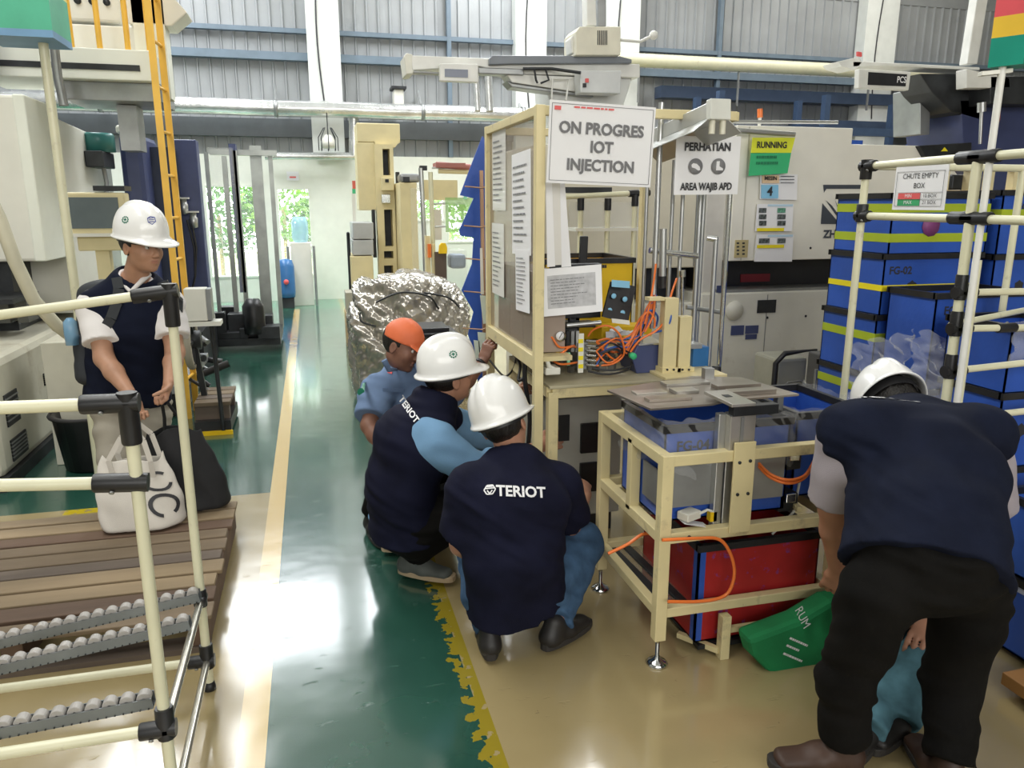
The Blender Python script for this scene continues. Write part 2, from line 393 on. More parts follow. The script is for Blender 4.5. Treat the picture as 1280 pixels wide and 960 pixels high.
def nrm(v): v = np.array(v, float); return v/np.linalg.norm(v)
def frame(f, u):
    f = nrm(f); u = np.array(u, float); u = nrm(u-f*u.dot(f)); return np.cross(f, u), f, u   # right, forward, up
def head_prims(s, c, f, u, sc=1.0):
    M = frame(f, u); c = np.array(c, float)
    L = lambda x, y, z: c+(M[0]*x+M[1]*y+M[2]*z)*sc
    q = lambda *r: tuple(x*sc for x in r)
    s.ell(L(0, -0.008, 0.03), q(0.076, 0.094, 0.092), M, 0.0)
    s.ell(L(0, 0.028, -0.035), q(0.060, 0.062, 0.072), M, 0.03)
    s.ell(L(0, 0.040, -0.075), q(0.042, 0.042, 0.034), M, 0.025)
    s.ell(L(0, 0.074, -0.094), q(0.019, 0.014, 0.014), M, 0.016)
    for e in (-1, 1):
        s.ell(L(e*0.038, 0.058, -0.03), q(0.022, 0.022, 0.024), M, 0.02)
        s.ell(L(e*0.024, 0.079, 0.024), q(0.024, 0.011, 0.008), M, 0.012)
        s.ell(L(e*0.031, 0.094, 0.006), q(0.018, 0.012, 0.010), M, 0.012, op='sub')
        s.ell(L(e*0.077, -0.006, -0.012), q(0.008, 0.019, 0.031), M, 0.006)
        s.ell(L(e*0.083, -0.002, -0.010), q(0.005, 0.010, 0.018), M, 0.004, op='sub')
        s.ell(L(e*0.012, 0.096, -0.033), q(0.009, 0.010, 0.008), M, 0.006)
    s.ecap(L(0, 0.086, 0.012), L(0, 0.105, -0.026), 0.008*sc, 0.011*sc, M[0], 0.012)
    s.ell(L(0, 0.088, -0.054), q(0.021, 0.010, 0.0055), M, 0.006)
    s.ell(L(0, 0.086, -0.066), q(0.018, 0.010, 0.006), M, 0.004)
    s.ell(L(0, 0.098, -0.0598), q(0.022, 0.006, 0.0016), M, 0.003, op='sub')
    return L, M
def face_bits(parent, L, M, sc=1.0):
    for e in (-1, 1):
        mb = MB(); c = L(e*0.031, 0.0740, 0.005); r = 0.0108*sc
        mb.lathe(c, [(r*math.sin(t), r*math.cos(t)) for t in np.linspace(0, math.pi, 9)], 12, eyew, axis=M[1])
        mb.lathe(c+M[1]*r*0.35, [(r*0.62*math.sin(t), r*0.7*math.cos(t)) for t in np.linspace(0, math.pi/2, 5)], 10, iris, axis=M[1])
        obj('eye', mb, None, parent)
        pts = [Vector(L(e*(0.016+0.036*t), 0.0905-0.012*t*t-0.004*t, 0.024+0.005*math.sin(t*2.6))) for t in np.linspace(0, 1, 6)]
        obj('eyebrow', MB().tube(pts, [0.002, 0.0034, 0.0036, 0.0034, 0.0028, 0.0015], 6), hairm, parent)
def hair(parent, c, f, u, sc=1.0, low=-0.055):
    M = frame(f, u); c = np.array(c, float); s = Sdf(c-0.15, c+0.15, 0.006)
    def cut(x, y, z):   # local to the ellipsoid centre (0,-.012,.028)
        face = np.minimum(y-0.035, 0.045-z)               # >0 inside the face region
        side = np.minimum(y-0.005, -0.03-z)
        return np.maximum(np.maximum(face, side), low-0.028-z+0.25*(y+0.02))
    s.ell(c+(M[0]*0-M[1]*0.012+M[2]*0.028)*sc, (0.082*sc, 0.100*sc, 0.098*sc), M, 0, cut=cut)
    s.wrinkle(0.002, 120, (M[0][0], M[0][1], M[0][2]), 3)
    return sdf_obj('hair', s, hairm, parent)
def helmet(parent, c, f, u, m=hatw, badge=None, side_badge=True, sc=1.0, front_badge=False, h=0.046, back_badge=False):
    """hard hat: domed shell with a raised centre ridge, rain lip and front peak"""
    M = frame(f, u); c = np.array(c, float)+M[2]*h*sc
    def pt(a, t, inner=0.0):   # a: azimuth (0 = front), t: 0 crown .. 1 rim
        ph = t*math.pi/2; sx, fy = math.sin(a), math.cos(a)
        rx, ry, rz = 0.108-inner, 0.132-inner, 0.132-inner
        z = rz*(math.cos(ph)**0.9 if t < 1 else 0); rr = math.sin(ph)**0.82
        x = rx*rr*sx; y = ry*rr*fy
        b = math.exp(-(x/0.026)**4)*0.013*(1 if inner == 0 else 0)*min(1, 1.4*math.cos(ph)+0.15)
        g = 0.004*math.exp(-((abs(x)-0.052)/0.012)**2)*math.cos(ph)*(inner == 0)
        n = np.array([x/rx, y/ry, z/rz+0.2]); n /= np.linalg.norm(n)
        v = np.array([x, y, z])+n*(b+g)
        return v
    na, ntt = 56, 18; mb = MB(); rows = []
    for i in range(ntt+1):
        rows.append([pt(2*math.pi*k/na, max(i/ntt, 0.001)) for k in range(na)])
    def rim(a, e, dz):
        x, y = math.sin(a), math.cos(a); vis = max(0, y)**2.0*0.052+0.010+max(0, -y)**3*0.006
        return np.array([(0.108+vis*e*(0.7 if abs(x) > .7 else .9))*x, (0.132+vis*e)*y, dz-e*(0.008+0.012*max(0, y)**2)])
    rows.append([rim(2*math.pi*k/na, 0.15, -0.010) for k in range(na)])
    rows.append([rim(2*math.pi*k/na, 0.6, -0.012) for k in range(na)])
    rows.append([rim(2*math.pi*k/na, 1.0, -0.012) for k in range(na)])
    rows.append([rim(2*math.pi*k/na, 1.0, -0.018) for k in range(na)])
    rows.append([rim(2*math.pi*k/na, 0.4, -0.018) for k in range(na)])
    for i in range(ntt, -1, -1): rows.append([pt(2*math.pi*k/na, max(i/ntt, 0.001), 0.006)+np.array([0, 0, -0.004]) for k in range(na)])
    vs = [c+(M[0]*p[0]+M[1]*p[1]+M[2]*p[2])*sc for r in rows for p in r]
    fs = [(i*na+k, i*na+(k+1) % na, (i+1)*na+(k+1) % na, (i+1)*na+k) for i in range(len(rows)-1) for k in range(na)]
    mb.add(vs, fs, None, True)
    hat = obj('hard_hat', mb, m, parent)
    # harness band inside
    band = MB(); pr = [(0.093*math.sin(a), 0.113*math.cos(a)-0.004) for a in np.linspace(0, 2*math.pi, 33)]
    r = []
    for z in (-0.006, -0.040):
        r += [c+(M[0]*x+M[1]*y+M[2]*z)*sc for x, y in pr]
    band.add(r, [(k, k+1, 34+k, 33+k) for k in range(32)], None, True)
    obj('head_band', band, blackp, hat)
    def badge_at(a, t, size, mm, kind):
        p0 = pt(a, t); e = 1e-2; da = pt(a+e, t)-pt(a-e, t); dt = pt(a, t+e)-pt(a, t-e)
        r_ = nrm(da); up = nrm(-dt); n_ = nrm(p0*np.array([1, 1, 0.8]))
        def w(x, y):
            aa = a+x/0.11; tt = t-y/0.2; p = pt(aa, tt); q = p+nrm(p*np.array([1, 1, 0.9]))*0.0012
            return c+(M[0]*q[0]+M[1]*q[1]+M[2]*q[2])*sc
        b = MB()
        if kind == 'gear':
            k = 30
            for i in range(k):
                a0, a1 = 2*math.pi*i/k, 2*math.pi*(i+1)/k; ro = size*(1.0 if i % 3 else 0.8); ri = size*0.66
                b.quad(w(ri*math.cos(a0), ri*math.sin(a0)), w(ri*math.cos(a1), ri*math.sin(a1)), w(ro*math.cos(a1), ro*math.sin(a1)), w(ro*math.cos(a0), ro*math.sin(a0)))
            for (x0, y0, x1, y1) in ((-.14, -.42, .14, .42), (-.42, -.14, .42, .14)):
                b.quad(w(x0*size, y0*size), w(x1*size, y0*size), w(x1*size, y1*size), w(x0*size, y1*size))
        else:
            for i in range(6):
                a0, a1 = math.pi*i/3+.5, math.pi*(i+1)/3+.5
                b.quad(w(size*.8*math.cos(a0), size*.8*math.sin(a0)), w(size*.8*math.cos(a1), size*.8*math.sin(a1)), w(size*math.cos(a1), size*math.sin(a1)), w(size*math.cos(a0), size*math.sin(a0)))
            for y in (-.4, .05, .45):
                b.quad(w(-size*.6, y*size-.07*size), w(size*.6, y*size-.07*size), w(size*.6, y*size+.1*size), w(-size*.6, y*size+.1*size))
        obj('badge', b, mm, hat)
    for (a, t, sz, mm, kd) in (badge or []): badge_at(a, t, sz, mm, kd)
    return hat
def hand_prims(s, w, d, n, curl=(0.3, 0.3, 0.3, 0.3), thumb_curl=0.3, flip=1, sc=1.0, spread=0.06):
    """w wrist, d finger direction, n palm normal (fingers curl towards it), flip: thumb side"""
    d = nrm(d); n = np.array(n, float); n = nrm(n-d*n.dot(d)); t = np.cross(d, n)*flip; w = np.array(w, float)
    s.ecap(w, w+d*0.03*sc, (0.024*sc, 0.018*sc), (0.034*sc, 0.016*sc), t, 0.012)
    s.ecap(w+d*0.03*sc, w+d*0.078*sc, (0.034*sc, 0.016*sc), (0.037*sc, 0.012*sc), t, 0.01)
    for i, (o, ln) in enumerate(((0.031, 0.072), (0.0105, 0.080), (-0.0105, 0.074), (-0.031, 0.058))):
        p = w+(d*(0.082-abs(o)*0.15)+t*o)*sc; a = 0.12+curl[i]*0.35; dd = nrm(d+t*o/0.03*spread)
        for j, fr in enumerate((0.45, 0.31, 0.24)):
            v = dd*math.cos(a)+n*math.sin(a); q = p+v*ln*fr*sc
            s.ecap(p, q, (0.0090-j*0.0006)*sc, (0.0084-j*0.0007)*sc, t, 0.0035); p = q; a += curl[i]*(1.25 if j == 0 else 0.9)
    p = w+(d*0.018+t*0.024+n*0.006)*sc
    v = nrm(d*0.62+t*0.62+n*(0.25+thumb_curl*0.4)); q = p+v*0.045*sc; s.ecap(p, q, 0.0135*sc, 0.0105*sc, t, 0.012)
    v = nrm(d*0.85+t*(0.25-thumb_curl*0.6)+n*(0.25+thumb_curl*0.7)); p, q = q, q+v*0.030*sc; s.ecap(p, q, 0.0102*sc, 0.009*sc, t, 0.004)
    v = nrm(d*0.85-t*thumb_curl*0.5+n*(0.3+thumb_curl*0.8)); p, q = q, q+v*0.022*sc; s.ecap(p, q, 0.0095*sc, 0.0082*sc, t, 0.004)

def torso_segs(J, o=0.0, wide=1.0):
    """pelvis > waist > chest > neck base, elliptical sections; J['side'] is the body's left-right axis"""
    S = J.get('sides'); sd = J['side']; b = J.get('bulk', 1.0)
    return [(J['pelvis'], J['waist'], (0.150*b*wide+o, 0.108*b+o), (0.140*b*wide+o, 0.100*b+o), sd, 0.05),
            (J['waist'], J['chest'], (0.140*b*wide+o, 0.100*b+o), (0.162*b*wide+o, 0.116*b+o), sd, 0.05),
            (J['chest'], J['neck'], (0.158*b*wide+o, 0.112*b+o), (0.070*b+o, 0.060+o), sd, 0.05)]
def bounds(J, keys, pad):
    A = np.array([J[k] for k in keys if k in J], float); return A.min(0)-pad, A.max(0)+pad
def lerp(a, b, t): return np.array(a, float)*(1-t)+np.array(b, float)*t

def shoe(parent, ankle, toe_dir, m, sole_m, length=0.27, name='shoe', up=(0, 0, 1), drop=0.075, laces=None):
    M = frame(toe_dir, up); a = np.array(ankle, float); heel = a-M[1]*0.055-M[2]*drop
    s = Sdf(a-0.32, a+0.32, 0.0065); w = lambda y, z, x=0: heel+M[1]*y+M[2]*z+M[0]*x
    s.ecap(w(0.035, 0.045), w(0.06, 0.085), (0.036, 0.040), (0.038, 0.044), M[0], 0.02)
    s.ecap(w(0.03, 0.036), w(0.12, 0.040), (0.035, 0.030), (0.042, 0.032), M[0], 0.03)
    s.ecap(w(0.12, 0.036), w(length-0.045, 0.027), (0.043, 0.030), (0.040, 0.022), M[0], 0.03)
    sl, g = s.blk(s.lo, s.lo+s.n*s.h); z = sum((g[i]-heel[i])*M[2][i] for i in range(3)); s.d = np.maximum(s.d, (0.012-z).astype(np.float32))
    o = sdf_obj(name, s, m, parent)
    mb = MB(); ring = []
    for k in range(28):
        t = 2*math.pi*k/28; y = 0.5*(length)*(1-math.cos(t)); xw = 0.044*abs(math.sin(t))**0.6*(0.82+0.25*(y/length))*(1 if math.sin(t) > 0 else -1)
        ring.append((xw, y-0.006))
    lo = [w(y, 0.0, x) for x, y in ring]; hi = [w(y*1.0, 0.024+0.004*math.cos(y*20), x*1.02) for x, y in ring]; n = len(ring)
    mb.add(lo+hi, [tuple(range(n)), tuple(range(2*n-1, n-1, -1))]+[(i, n+i, n+(i+1) % n, (i+1) % n) for i in range(n)])
    obj('sole', mb, sole_m, o, bevel=0.003)
    if laces:
        lb = MB()
        for k in range(4):
            y = 0.105+k*0.022; zc = 0.072-k*0.008
            lb.tube([w(y, zc-0.008, -0.022), w(y+0.004, zc+0.003, 0), w(y, zc-0.008, 0.022)], 0.0025, 6)
        obj('laces', lb, laces, o)
    return o

def person(label, J, skin, top, bottoms, feet, head, group=None, hres=0.0055, hands=()):
    """J: joints in world space.  top: list of clothing layers, bottoms: trouser material"""
    keys = [k for k in J if k not in ('side', 'bulk', 'legb', 'pant', 'cover', 'broad', 'sides', 'headf', 'headu')]
    lo, hi = bounds(J, keys, 0.2)
    s = Sdf(lo, hi, hres); b = J.get('bulk', 1.0)
    for a_, b_, ra, rb, sd, k in torso_segs(J, -0.006): s.ecap(a_, b_, ra, rb, sd, k)
    for e in 'LR':
        s.ecap(J['neck'], J['sh'+e], 0.050, 0.050*b, J['side'], 0.04)
        s.ecap(J['sh'+e], J['el'+e], 0.048*b, 0.037*b, J['side'], 0.03)
        s.ecap(J['el'+e], lerp(J['el'+e], J['wr'+e], 0.35), 0.037*b, 0.038*b, J['side'], 0.02)
        s.ecap(lerp(J['el'+e], J['wr'+e], 0.35), J['wr'+e], 0.038*b, 0.024, J['side'], 0.015)
        s.ecap(J['hip'+e], J['kn'+e], 0.078*J.get('legb', b), 0.052*J.get('legb', b), J['side'], 0.03)
        s.ecap(J['kn'+e], lerp(J['kn'+e], J['an'+e], 0.3), 0.050*b, 0.052*b, J['side'], 0.02)
        s.ecap(lerp(J['kn'+e], J['an'+e], 0.3), J['an'+e], 0.052*b, 0.034, J['side'], 0.02)
        t = np.array(J['toe'+e], float); an = np.array(J['an'+e], float)
        s.ecap(an, lerp(an, t, 0.5)-np.array([0, 0, .012]), 0.024, 0.012, J['side'], 0.01)
    hc = np.array(J['head'], float); M = frame(J['headf'], J['headu'])
    s.ecap(J['neck'], hc-M[2]*0.055-M[1]*0.012, 0.058, 0.052, J['side'], 0.025)
    L, M = head_prims(s, hc, J['headf'], J['headu'])
    for (e, d, n, curl, tc, flip) in hands: hand_prims(s, J['wr'+e], d, n, curl, tc, flip)
    def pick(c):
        q = c-hc; x, y, z = q@M[0], q@M[1], q@M[2]
        return ((abs(x) < 0.020) & (y > 0.084) & (z < -0.051) & (z > -0.069)).astype(int)
    body = sdf_obj('person', s, None, None, [skin, lip], pick)
    body['label'] = label; body['category'] = 'person'
    if group: body['group'] = group
    face_bits(body, L, M)
    # trousers
    tr, tm, to = bottoms
    lo, hi = bounds(J, ['pelvis', 'waist', 'hipL', 'hipR', 'knL', 'knR', 'anL', 'anR'], 0.2); s = Sdf(lo, hi, 0.008)
    lb = J.get('legb', b)
    s.ecap(J['pelvis'], lerp(J['pelvis'], J['waist'], 0.8), (0.150*b+0.012, 0.112*b+0.012), (0.140*b+0.008, 0.100*b+0.008), J['side'], 0.04)
    for e in 'LR':
        s.ecap(J['hip'+e], J['kn'+e], 0.086*lb+to, 0.060*lb+to, J['side'], 0.04)
        s.ecap(J['kn'+e], lerp(J['kn'+e], J['an'+e], J.get('pant', 0.93)), 0.060*lb+to, 0.050+to, J['side'], 0.03, flat='b')
    s.wrinkle(0.008, 42, (0.1, 0.2, 1), 5)
    sdf_obj('trousers', s, tm, body)
    # top layers
    out = {}
    for (name, mm, off, sleeve, hem, wr) in top:
        lo, hi = bounds(J, ['pelvis', 'waist', 'chest', 'neck', 'shL', 'shR', 'elL', 'elR', 'wrL', 'wrR'], 0.2); s = Sdf(lo, hi, 0.007)
        segs = torso_segs(J, off)
        a0 = lerp(J['pelvis'], J['waist'], hem)
        s.ecap(a0, segs[0][1], (segs[0][2][0]+0.012, segs[0][2][1]+0.012), segs[0][3], J['side'], 0.05, flat='a')
        for a_, b_, ra, rb, sd, k in segs[1:]:
            s.ecap(a_, b_, ra, rb, sd, k)
        nk = np.array(J['neck'], float)
        for e in 'LR':
            sh = np.array(J['sh'+e], float)
            if sleeve > 0:
                s.ecap(nk, sh, 0.052+off, 0.052*b+off, J['side'], 0.05)
                if sleeve <= 1: s.ecap(sh, lerp(sh, J['el'+e], sleeve), 0.056*b+off+0.006, 0.052*b+off+0.012, J['side'], 0.04, flat='b')
                else:
                    s.ecap(sh, J['el'+e], 0.064*b+off+0.006, 0.050*b+off+0.008, J['side'], 0.04)
                    s.ecap(J['el'+e], lerp(J['el'+e], J['wr'+e], sleeve-1), 0.050*b+off+0.008, 0.034+off, J['side'], 0.02, flat='b')
            else: s.ecap(nk, lerp(nk, sh, J.get('cover', 0.95)), 0.056+off, 0.056*b+off, J['side'], 0.05)
        if J.get('broad') is not None and off > 0.015: s.ecap(lerp(J['shL'], J['shR'], .08)+J['broad'], lerp(J['shL'], J['shR'], .92)+J['broad'], 0.075, 0.075, J['side'], 0.05)
        # neck opening
        nd = nrm(hc-nk); s.ecap(nk+nd*0.045, nk+nd*0.14, 0.062+0.012*(sleeve <= 0), 0.085, J['side'], 0.01, op='sub')
        if wr: s.wrinkle(wr*2.0, 38, (0.25, 0.15, 1), len(name)+int(abs(hc[0])*100))
        out[name] = sdf_obj(name, s, mm, body)
    for e, (m1, m2, lc) in zip('LR', feet if len(feet) == 2 else feet*2):
        sh_name = 'shoe'
        an = np.array(J['an'+e], float); t = np.array(J['toe'+e], float); d = t-an
        up = J.get('footup'+e, None); up = (0, 0, 1) if up is None else up
        shoe(body, an, d*np.array([1, 1, 0]) if up == (0, 0, 1) else d, m1, m2, name=sh_name, up=up, drop=min(0.078, an[2]) if up == (0, 0, 1) else 0.075, laces=lc)
    if head != 'nohair': hair(body, hc, J['headf'], J['headu'])
    return body, out, (hc, J['headf'], J['headu'])
def on_surface(ob, off, back=None):
    """put lettering on a cloth surface: cast along the view of the garment's own print plane"""
    dg = None; me = ob.data; o0 = origin(ob); bv = BVHTree.FromPolygons([v.co+o0 for v in me.vertices], [tuple(p.vertices) for p in me.polygons])
    def w(p):
        n = Vector(off).normalized(); h = bv.ray_cast(p-n*0.4, n)
        return (h[0]-n*0.005) if h[0] is not None else p
    return w
# ------------------------------------------------------------------ setting
def floor_material():
    m = bpy.data.materials.new('painted epoxy floor'); m.use_nodes = True; nt = m.node_tree; N = nt.nodes; L = nt.links
    b = N['Principled BSDF']; tc = N.new('ShaderNodeTexCoord'); sp_ = N.new('ShaderNodeSeparateXYZ'); L.new(tc.outputs['Object'], sp_.inputs[0])
    nz = N.new('ShaderNodeTexNoise'); nz.inputs['Scale'].default_value = 22; nz.inputs['Detail'].default_value = 6; L.new(tc.outputs['Object'], nz.inputs['Vector'])
    big = N.new('ShaderNodeTexNoise'); big.inputs['Scale'].default_value = 1.3; big.inputs['Detail'].default_value = 5; L.new(tc.outputs['Object'], big.inputs['Vector'])
    def M(op, a, b_=None, c=None):
        n = N.new('ShaderNodeMath'); n.operation = op
        for i, x in enumerate((a, b_, c)):
            if x is None: continue
            if isinstance(x, (int, float)): n.inputs[i].default_value = x
            else: L.new(x, n.inputs[i])
        return n.outputs[0]
    def band(v, lo, hi): return M('MULTIPLY', M('GREATER_THAN', v, lo), M('LESS_THAN', v, hi))
    X, Y = sp_.outputs[0], sp_.outputs[1]
    rag = M('MULTIPLY', M('SUBTRACT', nz.outputs['Fac'], 0.5), 0.10)
    Xr = M('ADD', X, rag)
    def ramp(src, c0, c1, p0=0.35, p1=0.65):
        r = N.new('ShaderNodeValToRGB'); r.color_ramp.elements[0].position = p0; r.color_ramp.elements[1].position = p1
        r.color_ramp.elements[0].color = (*c0, 1); r.color_ramp.elements[1].color = (*c1, 1); L.new(src, r.inputs[0]); return r.outputs[0]
    def mix(f, a, c):
        x = N.new('ShaderNodeMix'); x.data_type = 'RGBA'; L.new(f, x.inputs[0]); L.new(a, x.inputs[6])
        if isinstance(c, tuple): x.inputs[7].default_value = (*c, 1)
        else: L.new(c, x.inputs[7])
        return x.outputs[2]
    beige = ramp(big.outputs['Fac'], (0.32, 0.25, 0.12), (0.40, 0.32, 0.165))
    green = ramp(big.outputs['Fac'], (0.016, 0.066, 0.046), (0.026, 0.095, 0.068))
    spots = N.new('ShaderNodeTexNoise'); spots.inputs['Scale'].default_value = 9; spots.inputs['Detail'].default_value = 8; spots.inputs['Roughness'].default_value = 0.7
    L.new(tc.outputs['Object'], spots.inputs['Vector'])
    sm = M('MULTIPLY', M('GREATER_THAN', spots.outputs['Fac'], 0.68), 0.45)
    beige = mix(sm, beige, (0.12, 0.085, 0.05))
    col = mix(band(X, -0.218, 0.44), beige, green)
    lft = M('MULTIPLY', M('LESS_THAN', X, -0.25), M('GREATER_THAN', Y, 4.33)); col = mix(lft, col, green)
    far = M('GREATER_THAN', Y, 12.4); col = mix(far, col, (0.0, 0.20, 0.10))
    # left line, amber cream, and right line, worn yellow
    yl = M('MULTIPLY', band(X, -0.302, -0.216), M('LESS_THAN', Y, 12.4)); col = mix(yl, col, (0.62, 0.45, 0.19))
    wear = M('GREATER_THAN', M('ADD', nz.outputs['Fac'], M('MULTIPLY', M('SUBTRACT', X, 0.425), 2.5)), 0.475)
    yr = M('MULTIPLY', M('MULTIPLY', M('GREATER_THAN', Xr, 0.405), M('LESS_THAN', X, 0.474)), wear); col = mix(yr, col, (0.30, 0.23, 0.02))
    # crossing yellow marks at the pallet bay
    ym = M('MULTIPLY', M('MULTIPLY', band(X, -1.35, -1.1), band(Y, 4.26, 4.33)), M('GREATER_THAN', nz.outputs['Fac'], 0.42)); col = mix(ym, col, (0.55, 0.42, 0.02))
    ym2 = M('MULTIPLY', M('MULTIPLY', band(X, -0.66, -0.48), band(Y, 1.98, 2.08)), M('GREATER_THAN', nz.outputs['Fac'], 0.42)); col = mix(ym2, col, (0.60, 0.44, 0.03))
    L.new(col, b.inputs['Base Color'])
    ro = N.new('ShaderNodeMapRange'); L.new(big.outputs['Fac'], ro.inputs[0]); ro.inputs[3].default_value = 0.13; ro.inputs[4].default_value = 0.26
    L.new(ro.outputs[0], b.inputs['Roughness']); b.inputs['Specular IOR Level'].default_value = 0.8; b.inputs['Coat Weight'].default_value = 0.7; b.inputs['Coat Roughness'].default_value = 0.10; b.inputs['Coat IOR'].default_value = 1.6
    # dents and scratches
    mp = N.new('ShaderNodeMapping'); mp.inputs['Scale'].default_value = (1.0, 2.4, 1); L.new(tc.outputs['Object'], mp.inputs[0])
    vo = N.new('ShaderNodeTexNoise'); vo.inputs['Scale'].default_value = 8; vo.inputs['Detail'].default_value = 6; vo.inputs['Roughness'].default_value = 0.6; L.new(mp.outputs[0], vo.inputs['Vector'])
    hole = M('MINIMUM', M('MAXIMUM', M('MULTIPLY', M('SUBTRACT', vo.outputs['Fac'], 0.64), 14), 0), 1)
    sl = N.new('ShaderNodeTexNoise'); sl.inputs['Scale'].default_value = 3.5; L.new(tc.outputs['Object'], sl.inputs['Vector'])
    hgt = M('SUBTRACT', M('MULTIPLY', sl.outputs['Fac'], 1.4), M('MULTIPLY', hole, 0.5))
    bp = N.new('ShaderNodeBump'); bp.inputs['Strength'].default_value = 0.35; bp.inputs['Distance'].default_value = 0.008
    L.new(hgt, bp.inputs['Height']); L.new(bp.outputs[0], b.inputs['Normal'])
    return m
floor = struct('floor', B((-8, -6, -0.1), (16, 14, 0)), floor_material())
BW = 13.75
corr = mat('grey corrugated sheet', (0.345, 0.36, 0.37), 0.5, metal=0.1, var=0.08, scale=1.2, dirt=(0.26, 0.28, 0.29), dirt_amt=0.05, dirt_scale=1.5)
def corrugated(name, x0, x1, z0, z1, Y, step=0.19):
    mb = MB(); pr = []; x = x0
    while x < x1:
        pr += [(x, 0), (min(x+step*0.78, x1), 0), (min(x+step*0.84, x1), -0.035), (min(x+step*0.94, x1), -0.035)]; x += step
    pr.append((x1, 0)); n = len(pr); vs = [(a, Y+b, z0) for a, b in pr]+[(a, Y+b, z1) for a, b in pr]
    mb.add(vs, [(i, i+1, n+i+1, n+i) for i in range(n-1)])
    return mb
wb_ = struct('wall_back', corrugated('w', -8, 16, 2.35, 5.35, BW), corr)
ob = MB(); ob.box((-8, BW-0.02, 5.35), (-2.1, BW+0.1, 7.3)); ob.box((1.25, BW-0.02, 5.35), (16, BW+0.1, 7.3)); ob.box((-2.1, BW-0.02, 6.95), (1.25, BW+0.1, 7.3))
ob.box((-8, BW+0.06, 2.3), (16, BW+0.1, 5.35))
struct('upper_sheeting', ob, corr, wb_)
# white partition along the aisle end with window openings
def holed(x0, x1, z0, z1, Y0, Y1, holes):
    mb = MB(); xs = sorted({x0, x1, *[h[0] for h in holes], *[h[1] for h in holes]})
    for a, b in zip(xs, xs[1:]):
        hs = sorted([(h[2], h[3]) for h in holes if h[0] <= a+1e-6 and h[1] >= b-1e-6]); z = z0
        for p, q in hs:
            if p > z: mb.box((a, Y0, z), (b, Y1, p))
            z = q
        if z < z1: mb.box((a, Y0, z), (b, Y1, z1))
    return mb
HOLES = [(-0.50, 0.045, 0.40, 1.86), (-1.62, -0.78, 0.40, 1.90), (1.62, 2.30, 1.30, 1.84), (2.34, 2.86, 0.93, 1.62)]
struct('wall_partition', holed(-8, 8, 0, 2.38, 13.60, 13.72, HOLES), whitew)
struct('wall_partition_end', B((8, 13.6, 0), (16, 13.72, 2.38)), whitew)['kind'] = 'structure'
glass = mat('window glass', (0.95, 0.98, 1), 0.02, var=0.0, alpha=0.12)
for i, (a, b, c, d) in enumerate(HOLES):
    w = struct(f'window_{i+1}', holed(a, b, c, d, 13.585, 13.70, [(a+0.03, b-0.03, c+0.03, d-0.03)]), whitew)
    struct('pane', B((a+0.03, 13.64, c+0.03), (b-0.03, 13.646, d-0.03)), glass, w)
    if i < 2:
        for k in range(8): struct('window_bar', B((a+0.03, 13.60, c+0.06+k*0.085), (b-0.03, 13.61, c+0.067+k*0.085)), whitew, w)
        for k in range(3): struct('window_bar', B((a+0.03+(b-a-.06)*(k+1)/4-.004, 13.60, c+0.03), (a+0.03+(b-a-.06)*(k+1)/4+.004, 13.61, c+0.72)), whitew, w)
struct('wall_left', B((-8.1, -6, 0), (-8, 14, 7.3)), corr)
struct('wall_right', B((16, -6, 0), (16.1, 14, 7.3)), corr)
struct('wall_front', B((-8, -6.1, 0), (16, -6, 7.3)), mat('painted block wall', (0.55, 0.55, 0.5), 0.7))
struct('ceiling', B((-8, -6, 7.3), (16, 14, 7.4)), mat('roof sheet', (0.5, 0.52, 0.53), 0.6))
struct('ground_outside', B((-12, 14.0, -0.2), (20, 30, -0.1)), mat('outside ground', (0.25, 0.3, 0.12), 0.9))
# columns and girts on the back wall
colm = mat('white painted column', (0.72, 0.74, 0.71), 0.5, var=0.03)
girt = mat('blue grey girt', (0.15, 0.20, 0.25), 0.5, var=0.06)
for i, (a, b) in enumerate(((0.13, 0.64), (3.54, 4.08), (5.15, 5.78), (10.35, 11.05))):
    c = MB(); c.box((a, BW-0.32, 0 if a > 8 else 2.38), (b, BW-0.05, 7.2)); struct(f'trim_{i+1}', c, colm)
    cc = MB(); xm = (a+b)/2; cc.tube([(xm+0.1*math.sin(z*1.1), BW-0.335, z) for z in np.linspace(3.2, 6.4, 12)], 0.012, 6, ink); struct('cable', cc, blackp, bpy.data.objects[f'trim_{i+1}'])
g = 5
for z, h, dp in ((4.28, 0.07, 0.1), (3.89, 0.12, 0.14), (2.80, 0.28, 0.12)):
    struct(f'trim_{g}', B((-8, BW-0.05-dp, z-h/2), (16, BW-0.04, z+h/2)), girt if z > 3 else mat('dark girt', (0.10, 0.11, 0.12), 0.5)); g += 1
struct(f'trim_{g}', B((6.2, BW-0.4, 3.45), (16, BW-0.1, 3.65)), mat('navy crane beam', (0.05, 0.075, 0.13), 0.4)); g += 1
struct(f'trim_{g}', B((9.0, BW-0.4, 2.95), (16, BW-0.1, 3.15)), mat('navy crane beam', (0.05, 0.075, 0.13), 0.4)); g += 1
for x in (-2.2, 2.4, 7.4, 13.0):
    struct(f'trim_{g}', B((x, BW-0.16, 2.38), (x+0.07, BW-0.05, 5.3)), girt); g += 1
